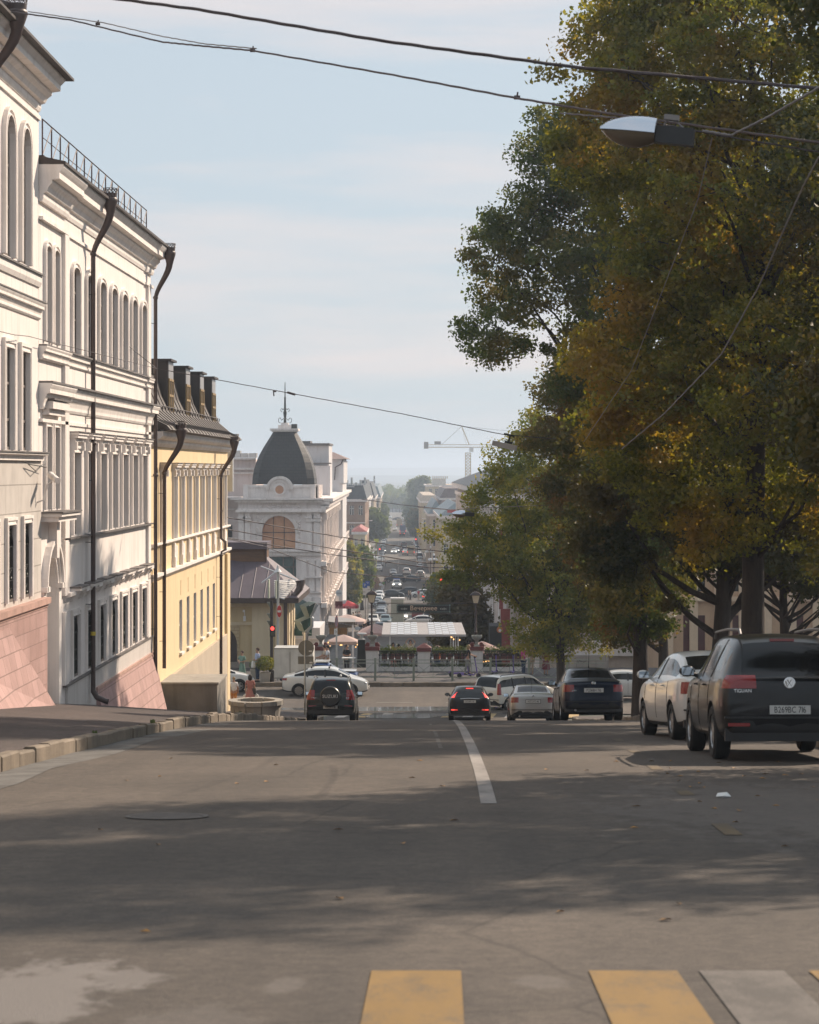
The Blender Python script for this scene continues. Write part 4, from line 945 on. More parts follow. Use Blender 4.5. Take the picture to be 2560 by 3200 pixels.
mb = MB(); mb.box(ru(640), ru(748), Y-.08, Y, rv(2066), rv(1954)); mb.build('stone_facing', brickmat('sandstone_blocks', (.50,.40,.25), (.44,.35,.21), (.26,.19,.11), bw=.42, bh=.2, msize=.012, axis='XZ'), RST)
mb = MB(); ac = (702, 2010)
mb.prism([(ru(702)+.72*math.cos(a), rv(2015)+.95*math.sin(a)) for a in np.linspace(0, math.pi, 13)]+[(ru(702)-.72, -12), (ru(702)+.72, -12)], lambda a,b_,d: (a, Y-d, b_), .082, .10); mb.build('arched_door', mat('dark_door', (.03,.02,.018), .5, var=.2), RST)
mb = MB(); e = rv(1866); ex0, ex1 = ru(600), ru(886)+.9
ridge = rv(1700)
mb.add([(ex0,Y-.9,e),(ex1,Y-.9,e),(ex1,Y+10,e),(ex0,Y+10,e),(ex0,Y+4.6,ridge),(ru(790),Y+4.6,ridge-.5)], [(0,1,5,4),(1,2,5),(2,3,4,5),(3,0,4),(0,3,2,1)])
for k in range(15):
    x = ex0+.6+k*.72
    tt = (x-ru(790))/(ex1-ru(790)); top = (1-max(0, tt))*.98
    if top > .05: mb.tube([(x,Y-.9,e+.01),(x-(max(0,tt))*0,Y-.9+5.5*top,e+.01+(ridge-.5-e)*top)], .022, 4)
mb.build('roof', mat('violet_brown_roof', (.105,.082,.098), .65, metal=.0, var=.2, scale=.6), RST)
mb = MB(); mb.box(ex0, ex1, Y-.92, Y-.86, e-.30, e-.002); mb.box(ex1-.05, ex1+.02, Y-.855, Y+10, e-.30, e-.002); mb.box(ex0,ex1-.06,Y-.855,Y-.02,e-.30,e-.26); mb.build('fascia', mat('dark_fascia', (.05,.032,.028), .6, var=.2), RST)
mb = MB(); mb.box(ru(640), ru(815), Y+3.2, Y+6, rv(1812), rv(1722)); tw = mb.build('roof_turret', mat('stained_boards', (.14,.075,.04), .75, var=.3, scale=1.5, stretch=(1,1,9)), RST)
mb = MB(); mb.box(ru(636), ru(822), Y+2.9, Y+6.3, rv(1722), rv(1700)); mb.build('turret_roof', MATS['violet_brown_roof'], tw)
mb = MB(); mb.tube([(ru(815)+.05,Y+3.15,rv(1720)),(ru(815)+.05,Y+3.15,rv(1775))], .06, 6); mb.tube([(ru(894),Y-.4,-12),(ru(894),Y-.4,rv(1872))], .11, 8)
mb.build('downpipe', PIPE, RST)
mb = MB(); mb.tube([(ru(905),Y-.5,rv(1868)),(ru(925),Y-.5,rv(1856)),(ru(938),Y-.5,rv(1838)),(ru(941),Y-.5,rv(1820)),(ru(940),Y-.5,rv(1812))], [.14,.15,.2,.25,.33], 8); mb.build('hopper_pipe', PIPE, RST)
mb = MB(); mb.box(ru(763)-.05,ru(763)+.05,Y-.34,Y-.26,rv(1912),rv(1905)); mb.tube([(ru(766),Y-.3,rv(1905)),(ru(766),Y-.3,rv(1922))], .02, 4); mb.lathe((ru(766),Y-.3,rv(1940)), [(.075,0),(.075,.30)], 10)
tag(mb.build('wall_lantern', mat('pale_lantern', (.6,.6,.62), .4, var=.05), None), 'pale cylinder lantern hanging on the beige restaurant wall', 'lantern')
# glass-like awning, green awning with folded zigzag valance
SA = thing('sheet_awning', 'pale ribbed sheet awning jutting from the corner of the brown roof', 'awning', (ru(880), Y, rv(1850)))
mb = MB(); Y1 = Y-1.0; pts = [P(857,1815,Y1),P(920,1808,Y1+1.5),P(932,1820,Y1+1.5),P(888,1872,Y1-.2),P(858,1862,Y1-.4)]
mb.add([Vector(p) for p in pts]+[Vector(p)+Vector((0,.12,-.04)) for p in pts], [(0,1,2,3,4),(9,8,7,6,5)]+[(i,(i+1)%5,5+(i+1)%5,5+i) for i in range(5)]); mb.build('sheet', mat('pale_ribbed_sheet', (.52,.50,.49), .5, var=.08, scale=5, stretch=(1,1,1)), SA)
mb = MB()
for k in range(9):
    t_ = k/8; a = Vector(pts[0]).lerp(Vector(pts[4]), t_); b_ = Vector(pts[2]).lerp(Vector(pts[3]), t_)+Vector((0,-.05,0)); mb.tube([a-Vector((0,.04,0)), b_-Vector((0,.04,0))], .02, 4)
mb.tube([P(815,1770,Y1+1.2), P(925,1812,Y1+1.2)], .05, 4); mb.tube([P(818,1822,Y1-.1), P(862,1788,Y1+.2)], .05, 4); mb.build('awning_ribs', mat('pale_rib', (.6,.6,.6), .5, var=0), SA)
GA = thing('green_awning', 'dark green metal awning with zigzag folded edge and flashing', 'awning', P(935, 1980, 136))
GREENM = mat('dark_green_metal', (.012,.055,.042), .4, metal=.4, var=.25, scale=1.5); PGREEN = mat('pale_green_edge', (.40,.47,.42), .5, var=.08)
mb = MB(); Yg = 136
sp = [P(890,1858,Yg+3),P(920,1858,Yg+3),P(965,1885,Yg+1.5),P(975,1962,Yg-.6),P(890,1962,Yg-.6)]
mb.add(sp+[tuple(Vector(p)+Vector((0,.3,-.1))) for p in sp], [(0,1,2,3,4),(9,8,7,6,5)]+[(i,(i+1)%5,5+(i+1)%5,5+i) for i in range(5)])
mb.box(*(sp[4][0], sp[3][0]), Yg-.75, Yg-.6, P(0,1984,Yg)[2], P(0,1962,Yg)[2])
for k in range(8):
    t_ = k/8; a = Vector(sp[0]).lerp(Vector(sp[4]), t_); b_ = Vector(sp[1]).lerp(Vector(sp[3]), min(1, t_+.25)); mb.tube([a-Vector((0,.05,0)), b_-Vector((0,.05,0))], .02, 4)
mb.build('metal_roof', GREENM, GA)
def ribbon(mb, uv, du, dv, Y, th=.12):
    A = [P(u, v, Y) for u, v in uv]; B_ = [P(u+du, v+dv, Y-.1) for u, v in uv]
    mb.loft([[a, b_, (b_[0], b_[1]+th, b_[2]), (a[0], a[1]+th, a[2])] for a, b_ in zip(A, B_)])
zz_ = [(967,1879),(936,1892),(952,1926),(918,1940),(935,1970),(955,1977)]
mb = MB(); ribbon(mb, zz_, 20, 4, 133.5); mb.build('valance_edge', PGREEN, GA)
mb = MB(); mb.prism([(986,1884),(958,1899),(968,1930),(970,1928)], lambda a,b_,d: P(a,b_,133.2+d), 0, .15); mb.prism([(970,1930),(940,1943),(951,1972),(956,1976)], lambda a,b_,d: P(a,b_,133.2+d), 0, .15)
mb.build('folded_valance', GREENM, GA)
mb = MB(); mb.tube([P(955,1976,133),P(975,1957,133),P(976,1932,133),P(974,1930,133)], .10, 8); mb.tube([P(972,1928,133),P(992,1888,133)], .09, 6); mb.build('gutter_pipe', mat('pale_blue_metal', (.36,.40,.43), .4, metal=.4, var=.1), GA)
mb = MB(); mb.lathe(P(955,2010,132), [(.16,0),(.16,.5),(.2,.55),(.2,.65)], 12); mb.build('chrome_drum', mat('chrome', (.6,.6,.6), .15, metal=1, var=0), GA)
LB = thing('low_building', 'low pale building with horizontal ledges behind the green awning', 'building', P(930, 2080, 142))
mb = MB(); mb.box(P(860,0,140)[0], P(1000,0,140)[0], 140, 146, -18, P(0,1962,140)[2]); mb.build('wall', WG, LB)
mb = MB(); 
for v in (1995,2012,2030): mb.box(P(860,0,140)[0], P(1000,0,140)[0], 139.9, 140, P(0,v+3,140)[2], P(0,v,140)[2])
mb.build('ledge', CHT, LB)

# ================================================================ FAR STREET BUILDINGS
def far_block(label, u0, u1, vt, Y, dep, wallm, roofm, roofh=0, win=None, side_dir=1, mans=0, setx=None, nwin=3, street='R'):
    """u0..u1 camera facing front; street side is at u1 (street='R') or u0 ('L')"""
    x0, x1 = (u0-U0)/F*Y, (u1-U0)/F*Y; zt = (V0-vt)/F*Y; t = thing('street_building', label, 'building', ((x0+x1)/2, Y+dep/2, -23))
    sl_ = dep*dirx
    m = MB(); 
    ops = []; W = x1-x0
    nf = max(1, int((zt+22)/4.0))
    for k in range(nwin):
        for f_ in range(nf): ops.append((x0+W*(k+.5)/nwin, min(1.5, W/nwin*.5), zt-1.3-f_*4.0-1.9, zt-1.3-f_*4.0, 0))
    ops = [o for o in ops if o[2] > -22]
    wall(m, fxY(Y), x0, x1, -26, zt, ops, .25)
    xs_ = x1 if street == 'R' else x0; sgn = 1 if street == 'R' else -1
    fn_ = lambda a, b, d: (xs_+(a-Y)*dirx-sgn*d, a, b)
    ops2 = []; ns_ = max(2, int(dep/6))
    for k in range(ns_):
        for f_ in range(nf): ops2.append((Y+dep*(k+.5)/ns_, 1.8, zt-1.3-f_*4-2.0, zt-1.2-f_*4, 0))
    ops2 = [o for o in ops2 if o[2] > -22]
    wall(m, fn_, Y, Y+dep, -26, zt, ops2, .3)
    xo = x0 if street == 'R' else x1
    m.quad((xo,Y,-26),(xo+sl_,Y+dep,-26),(xo+sl_,Y+dep,zt),(xo,Y,zt)); m.quad((x0+sl_,Y+dep,-26),(x1+sl_,Y+dep,-26),(x1+sl_,Y+dep,zt),(x0+sl_,Y+dep,zt))
    m.build('wall', wallm, t)
    g = MB()
    for o in ops: g.prism([(o[0]-o[1]/2,o[2]),(o[0]+o[1]/2,o[2]),(o[0]+o[1]/2,o[3]),(o[0]-o[1]/2,o[3])], fxY(Y), .2, .24)
    for o in ops2: g.prism([(o[0]-o[1]/2,o[2]),(o[0]+o[1]/2,o[2]),(o[0]+o[1]/2,o[3]),(o[0]-o[1]/2,o[3])], fn_, .25, .29)
    if g.v: g.build('glazing', GLASS, t)
    g = MB()
    for o in ops:
        g.box(o[0]-.05,o[0]+.05,Y+.12,Y+.19,o[2],o[3]); g.box(o[0]-o[1]/2,o[0]+o[1]/2,Y+.125,Y+.185,(o[2]+o[3])/2+.3,(o[2]+o[3])/2+.4)
        for s_ in (-1,1): g.box(o[0]+s_*o[1]/2-.06,o[0]+s_*o[1]/2+.06,Y+.11,Y+.195,o[2],o[3])
    if g.v: g.build('window_frames', WFRAMEW, t)
    c = MB(); c.box(x0-.3, x1+.3, Y-.35, Y+.1, zt-.5, zt+.02); c.prism([(Y-.3,zt-.5),(Y+dep,zt-.5),(Y+dep,zt+.02),(Y-.3,zt+.02)], fn_, -.5, .1); c.box(x0,x1,Y-.12,Y+.05,zt-4.9,zt-4.7)
    c.build('cornice', CHT, t)
    r = MB(); a, b_ = x0-.4, x1+.4; y0_, y1_ = Y-.4, Y+dep
    if roofh:
        i_ = mans if mans else (b_-a)/2*.98
        r.loft([[(a,y0_,zt+.03),(b_,y0_,zt+.03),(b_+sl_,y1_,zt+.03),(a+sl_,y1_,zt+.03)],[(a+i_,y0_+min(i_,dep*.3),zt+roofh),(b_-i_,y0_+min(i_,dep*.3),zt+roofh),(b_-i_+sl_,y1_-1,zt+roofh),(a+i_+sl_,y1_-1,zt+roofh)]])
    else: r.box(a+.1, b_-.1, Y+.1, y1_-.2, zt+.021, zt+.1)
    r.build('roof', roofm, t)
    return t, (x0, x1, zt)
BRK = brickmat('tan_brick', (.30,.18,.12), (.27,.16,.105), (.34,.27,.22), bw=.5, bh=.2, msize=.02, axis='XZ')
DKR = mat('dark_mansard', (.055,.058,.062), .5, metal=.3, var=.25, scale=.3); BLR = mat('blue_grey_roof', (.16,.20,.22), .5, metal=.2, var=.15, scale=.3)
CRE = mat('cream_plaster', (.55,.46,.32), .85, var=.07, scale=.3, streak=.1); PNK = mat('pink_plaster', (.50,.36,.32), .85, var=.07, scale=.3, streak=.1); TAN = mat('tan_plaster', (.46,.38,.30), .85, var=.07, scale=.3)
t_, (x0,x1,zt) = far_block('tan brick building with dark mansard roof on the left of the far street', 1058, 1141, 1560, 455, 70, BRK, DKR, roofh=2.8, mans=.8)
mb = MB()
for k in range(6): mb.box(x0+.6+k*.9, x0+1.0+k*.9, 457, 458, zt+2.8, zt+3.4+.5*(k%3))
mb.build('roof_units', MATS['galvanised'], t_)
mb = MB(); mb.box(x1-4.2, x1-2.2, 455.3, 457, zt+.1, zt+2.6); mb.build('pale_gable', WG, t_)
far_block('pale narrow facade with dark roof beyond the tan brick building', 1122, 1152, 1557, 532, 60, WG, DKR, roofh=4.2, mans=.9, nwin=2)
far_block('brown building with dark domed roof further down the left side', 1130, 1168, 1556, 600, 90, TAN, DKR, roofh=4.0, mans=1.2, nwin=2)
far_block('farthest tan building on the left with steep grey roof', 1150, 1187, 1553, 720, 150, TAN, BLR, roofh=3.4, mans=1.2, nwin=2)
t_, _ = far_block('small pale house with red roof and bay below the brick building', 1104, 1141, 1662, 425, 25, CRE, mat('red_roof', (.30,.06,.05), .6, var=.2), roofh=.9, nwin=2)
far_block('yellow corner house with red and grey banded roof on the right of the far street', 1379, 1470, 1612, 415, 60, CRE, BLR, roofh=2.4, nwin=3, street='L')
b = MB(); Yb = 414; b.box((1398-U0)/F*Yb, (1450-U0)/F*Yb, 413.6, 413.8, (V0-1602)/F*Yb, (V0-1592)/F*Yb)
tag(b.build('roof_banner', mat('red_banner', (.45,.03,.03), .6, var=.1)), 'red and white banner along the edge of the grey roof on the right', 'banner')
far_block('grey roofed house with large brown window behind the yellow corner house', 1343, 1384, 1606, 500, 60, TAN, BLR, roofh=3.0, nwin=1, street='L')
far_block('cream house with two attic windows on the right of the far street', 1318, 1366, 1566, 620, 100, CRE, TAN, roofh=1.6, nwin=2, mans=.8, street='L')
far_block('pink building with ribbed brown roof above the yellow corner house', 1380, 1460, 1556, 520, 60, PNK, mat('ribbed_brown_roof', (.15,.11,.10), .6, var=.15), roofh=2.2, nwin=3, mans=1.2, street='L')
t_, (x0,x1,zt) = far_block('tan brick building with large arched brown roof on the right', 1390, 1500, 1524, 640, 60, BRK, DKR, nwin=4, street='L')
mb = MB(); n = 16; xc0 = (1462-U0)/F*640; 
mb.prism([(xc0+4.2*math.cos(a), zt+.1+2.6*math.sin(a)) for a in np.linspace(0, math.pi, n)], lambda a,b_,d: (a, 640+d, b_), -.2, 40); mb.build('arched_roof', mat('umber_roof', (.14,.09,.065), .6, var=.2), t_)
t_, (x0,x1,zt) = far_block('cream building with row of white chimney stacks on its roof', 1336, 1412, 1516, 760, 60, CRE, TAN, nwin=4, street='L')
mb = MB(); mb.box(x0+1.5, x1-2, 762, 780, zt+.1, zt+2.2); 
for k in range(9): mb.box(x0+1.6+k*.62, x0+1.95+k*.62, 761.6, 763, zt+2.2, zt+3.1)
mb.build('chimney_stack', mat('white_chimney', (.6,.56,.5), .8, var=.05), t_)
# fence wall closing the street, pylons
FW = thing('hoarding_fence', 'long grey site hoarding closing the far end of the street', 'fence', ((1237-U0)/F*1180, 1180, -22))
mb = MB(); mb.box((1190-U0)/F*1180, (1290-U0)/F*1180, 1180, 1180.5, -24, (V0-1590)/F*1180); mb.build('panel', mat('grey_hoarding', (.28,.30,.32), .7, var=.1, scale=.1), FW)
mb = MB()
for k in range(9): x = (1194+k*11-U0)/F*1180; mb.box(x-.15, x+.15, 1179.7, 1179.98, -24, (V0-1588)/F*1180)
mb.build('fence_posts', IRON, FW)
def lattice(mb, x, y, z0, z1, w0, w1, n=8, r=.06):
    for s1 in (-1,1):
        for s2 in (-1,1): mb.tube([(x+s1*w0/2,y+s2*w0/2,z0),(x+s1*w1/2,y+s2*w1/2,z1)], r, 4)
    for k in range(n):
        for fx in (-1,1):
            q0, q1 = k/n, (k+1)/n; wa, wb = w0+(w1-w0)*q0, w0+(w1-w0)*q1; za, zb_ = z0+(z1-z0)*q0, z0+(z1-z0)*q1
            mb.tube([(x-fx*wa/2,y-wa/2,za),(x+fx*wb/2,y-wb/2,zb_)], r*.7, 4); mb.tube([(x+fx*wa/2,y-wa/2,za),(x+fx*wb/2,y+wb/2,zb_)], r*.7, 4)
        mb.tube([(x-wb/2,y-wb/2,zb_),(x+wb/2,y-wb/2,zb_)], r*.7, 4)
mb = MB(); lattice(mb, *P(1170,0,900)[:2], -23, P(0,1487,900)[2], 1.6, .3, 12, .09)
tag(mb.build('radio_mast', IRON), 'thin lattice mast rising above the far trees left of the street', 'mast')
# tower crane
YC = 820; CRN = thing('tower_crane', 'yellow tower crane with cab and counterweight above the far roofs', 'crane', (P(1463,0,YC)[0], YC, -23))
CY = mat('crane_yellow', (.40,.30,.14), .6, var=.1); cx_, _, zj = P(1463,1390,YC)
mb = MB(); lattice(mb, cx_, YC, -23, P(0,1415,YC)[2], 1.9, 1.9, 26, .13); mb.build('mast', CY, CRN)
mb = MB(); z = P(0,1398,YC)[2]; z2 = P(0,1389,YC)[2]; xa, xb = P(1330,0,YC)[0], P(1640,0,YC)[0]; nn = 48
mb.tube([(xa,YC,z),(xb,YC,z)], .11, 4); mb.tube([(xa,YC+.5,z2),(xb,YC+.5,z2)], .09, 4)
for k in range(nn): x = xa+(xb-xa)*k/nn; dx = (xb-xa)/nn; mb.tube([(x,YC,z),(x+dx/2,YC+.25,z2),(x+dx,YC,z)], .05, 4)
mb.build('jib', CY, CRN)
mb = MB(); mb.tube([(cx_+.4,YC,z2),P(1443,1332,YC)], .16, 4); mb.tube([P(1443,1332,YC),(cx_-.6,YC,z2)], .05, 4); mb.build('apex', CY, CRN)
mb = MB(); mb.tube([P(1443,1332,YC),P(1382,1388,YC)], .06, 4); mb.tube([P(1443,1332,YC),P(1640,1352,YC),(xb,YC,z2)], .05, 4); mb.build('tie_cable', IRON, CRN)
mb = MB(); mb.box(P(1325,0,YC)[0],P(1339,0,YC)[0],YC-.5,YC+.8,P(0,1402,YC)[2],P(0,1381,YC)[2]); mb.build('counterweight', mat('grey_counterweight', (.22,.2,.18), .8, var=.1), CRN)
mb = MB(); mb.box(P(1467,0,YC)[0],P(1480,0,YC)[0],YC-1,YC+.6,P(0,1412,YC)[2],P(0,1397,YC)[2]); mb.build('cab', mat('cab_white', (.6,.6,.58), .5, var=.05), CRN)
mb = MB(); mb.box(P(1358,0,YC)[0],P(1378,0,YC)[0],YC-.6,YC+.6,P(0,1388,YC)[2],P(0,1379,YC)[2]); mb.build('winch', MATS['grey_counterweight'], CRN)
# building across the junction on the right (behind the trees)
RB = thing('corner_building', 'pale stone building with pilasters across the junction behind the trees', 'building', (12, 160, -13))
mb = MB(); Y = 148.0; x0 = 4.8; x1 = 32; zt = -1.6
ops = [(x0+3.4+k*4.4, 1.5, zb_, zb_+2.3, 0) for k in range(6) for zb_ in (-11.0,-7.2,-4.3)]
wall(mb, fxY(Y), x0, x1, -16, zt, ops, .3)
fr = lambda a, b, d: (x0+(a-Y)*dirx+d, a, b)
ops2 = [(Y+4+k*5.2, 1.6, zb_, zb_+2.4, .3) for k in range(24) for zb_ in (-11.5,-7.4,-4.4)]
wall(mb, fr, Y, Y+130, -24, zt, ops2, .3); mb.build('wall', mat('limestone', (.50,.42,.35), .85, var=.07, scale=.5, streak=.12), RB)
g = MB()
for o in ops: g.prism([(o[0]-o[1]/2,o[2]),(o[0]+o[1]/2,o[2]),(o[0]+o[1]/2,o[3]),(o[0]-o[1]/2,o[3])], fxY(Y), .25, .29)
for o in ops2: g.prism([(o[0]-o[1]/2,o[2]),(o[0]+o[1]/2,o[2]),(o[0]+o[1]/2,o[3]),(o[0]-o[1]/2,o[3])], fr, .25, .29)
g.build('glazing', GLASS, RB)
m = MB()
for k in range(26): a = Y+1.4+k*5.2; m.prism([(a-.5,-24),(a+.5,-24),(a+.5,zt-1.4),(a-.5,zt-1.4)], fr, -.22, .02)
for (a, b_, p_) in ((zt-1.4,zt-1.0,.4),(zt-.5,zt,.8),(-8.6,-8.2,.3),(-12.3,-11.9,.35)):
    m.prism([(Y-.3,a),(Y+130,a),(Y+130,b_),(Y-.3,b_)], fr, -p_, .02); m.box(x0-p_, x1, Y-p_, Y+.02, a, b_)
for k in range(8): m.box(x0+1.2+k*4.4-.45, x0+1.2+k*4.4+.45, Y-.22, Y+.02, -16, zt-1.41)
m.build('mouldings', CHT, RB)
m = MB(); m.loft([[(x0-.9,Y-.9,zt+.01),(x1,Y-.9,zt+.01),(x1-2.7,Y+130,zt+.01),(x0-.9-2.7,Y+130,zt+.01)],[(x0+4,Y+4,zt+1.9),(x1,Y+4,zt+1.9),(x1-2.7,Y+126,zt+1.9),(x0+4-2.7,Y+126,zt+1.9)]]); m.build('roof', DKR, RB)
# red framed bay and balcony on the corner
m = MB(); 
for yy in (Y+.6, Y+3.4): m.box(x0-1.3, x0-1.1, yy, yy+.25, -13, -4.2)
m.box(x0-1.4, x0-.02, Y+.5, Y+3.8, -8.3, -7.9); m.build('balcony', CHT, RB)
m = MB(); m.box(x0-.9, x0-.3, Y-.9, Y-.1, -14, -9.2); m.box(x0-1.0, x0-.75, Y-.5, Y-.3, -9.2, -4.0); m.build('red_portal', mat('brick_red_paint', (.22,.045,.035), .6, var=.15), RB)
m = MB()
for k in range(12): m.tube([(x0-1.35,Y+.6+k*.27,-7.9),(x0-1.35,Y+.6+k*.27,-7.0)], .03, 4)
m.tube([(x0-1.35,Y+.5,-7.0),(x0-1.35,Y+3.8,-7.0)], .035, 4); m.build('balcony_rail', IRON, RB)
# beige pilastered building along the right sidewalk
SB = thing('pilastered_building', 'tan building with narrow pilasters and dark red doors seen between the right tree trunks', 'building', (22, 136, -12))
TB = mat('ochre_plaster', (.50,.34,.22), .88, var=.08, scale=.6, streak=.15); YS_ = 132.0; m = MB()
ops = [(14.9+k*2.9, 1.3, zz, zz+2.6, 0) for k in range(6) for zz in (-11.2, -7.2, -4.2)]
wall(m, fxY(YS_), 13.2, 32, -13, -1.4, ops, .3); m.quad((13.2,YS_,-13),(13.2,YS_+12,-13),(13.2,YS_+12,-1.4),(13.2,YS_,-1.4)); m.build('wall', TB, SB)
m = MB()
for k in range(14): m.box(13.4+k*1.45-.24, 13.4+k*1.45+.24, YS_-.22, YS_+.02, -13, -2.6)
m.box(13.0,32,YS_-.35,YS_+.02,-2.6,-2.2); m.box(12.8,32,YS_-.6,YS_+.02,-1.9,-1.38); m.box(13.1,32,YS_-.3,YS_+.02,-7.75,-7.5); m.build('pilasters', mat('pale_pilaster', (.62,.47,.33), .85, var=.07, streak=.1), SB)
for q, o in enumerate(ops):
    g = MB(); g.box(o[0]-o[1]/2,o[0]+o[1]/2,YS_+.22,YS_+.28,o[2],o[3]); g.build('red_door' if o[2] < -11 else 'window', mat('dark_red_door', (.10,.02,.02), .5, var=.2) if o[2] < -11 else GLASS, SB)
m = MB(); m.box(12.6, 32, YS_-.8, YS_+12.4, -1.379, -1.2); m.build('roof', DKR, SB)
# stone retaining wall at the corner
m = MB(); m.box(P(1782,0,128)[0], P(1900,0,128)[0], 127.6, 130, -13, P(0,2046,128)[2])
tag(m.build('retaining_wall', brickmat('tan_stone_blocks', (.33,.29,.25), (.29,.25,.22), (.16,.14,.12), bw=1.1, bh=.42, msize=.01, axis='XZ')), 'low tan stone retaining wall with dark scrawl right of the crosswalk', 'wall')
# ================================================================ VEHICLES
def paint(name, col, metal=.0, rough=.28): return mat('paint_'+name, col, rough, metal=metal, var=0, coat=.8 if max(col) > .1 else .4)
PB = paint('black', (.006,.0065,.008), .1); PDB = paint('dark_blue', (.010,.016,.032), .3); PW = paint('white', (.62,.62,.60)); PS = paint('silver', (.36,.35,.335), .5); PGR = paint('grey', (.12,.13,.14), .4)
PDG = paint('dark_green', (.018,.022,.018), .3); PCR = paint('cream', (.64,.61,.54)); PRD = paint('red', (.20,.02,.02)); PBL = paint('blue', (.03,.07,.22)); PTE = paint('teal', (.10,.15,.16), .4); PBG = paint('beige', (.34,.30,.22)); PBN = paint('brown', (.10,.05,.03))
for _m in (PB, PDB, PDG): _m.node_tree.nodes['Principled BSDF'].inputs['Specular IOR Level'].default_value = .3
TRIM = mat('black_plastic', (.016,.016,.017), .6, var=0); CGL = mat('car_glass', (.008,.009,.011), .08, var=0); CGL.node_tree.nodes['Principled BSDF'].inputs['Specular IOR Level'].default_value = .35
TYRE = mat('tyre_rubber', (.018,.018,.018), .85, var=0); RIM = mat('alloy_rim', (.42,.42,.42), .3, metal=.8, var=0)
TAIL = mat('red_tail_lens', (.22,.008,.008), .15, var=0, coat=.5); TAILON = mat('lit_red_lens', (.5,.02,.02), .3, var=0, emit=(1,.07,.05), estr=1.3)
HEAD = mat('clear_head_lens', (.45,.46,.47), .12, var=0, coat=.5); HEADON = mat('lit_head_lens', (.8,.8,.8), .2, var=0, emit=(1,.93,.8), estr=2.5)
AMB = mat('amber_lit_lens', (.6,.25,.05), .2, var=0, emit=(1,.4,.08), estr=2.0)
PLATE = mat('plate_white', (.55,.55,.53), .5, var=0); INK = mat('plate_black', (.015,.015,.015), .6, var=0); CHR = MATS['chrome']
def ring_pts(s):
    y, zb, zs, zr, ws, wr = s
    wg = ws*.94
    h = [(0,zb),(ws*.86,zb),(ws*.965,zb+.07),(ws,zb+(zs-zb)*.36),(ws*1.005,zb+(zs-zb)*.62),(ws*.985,zs-.09),(ws*.955,zs-.01),(wg+(wr-wg)*.06,zs+(zr-zs)*.05+.01),(wr+.02,zr-(.075 if zr-zs>.2 else .02)),(wr*.9,zr-(.02 if zr-zs>.2 else .01)),(wr*.5,zr),(0,zr+.008)]
    return [(x, y, z) for x, z in h] + [(-x, y, z) for x, z in h[-2:0:-1]]
NR = 22
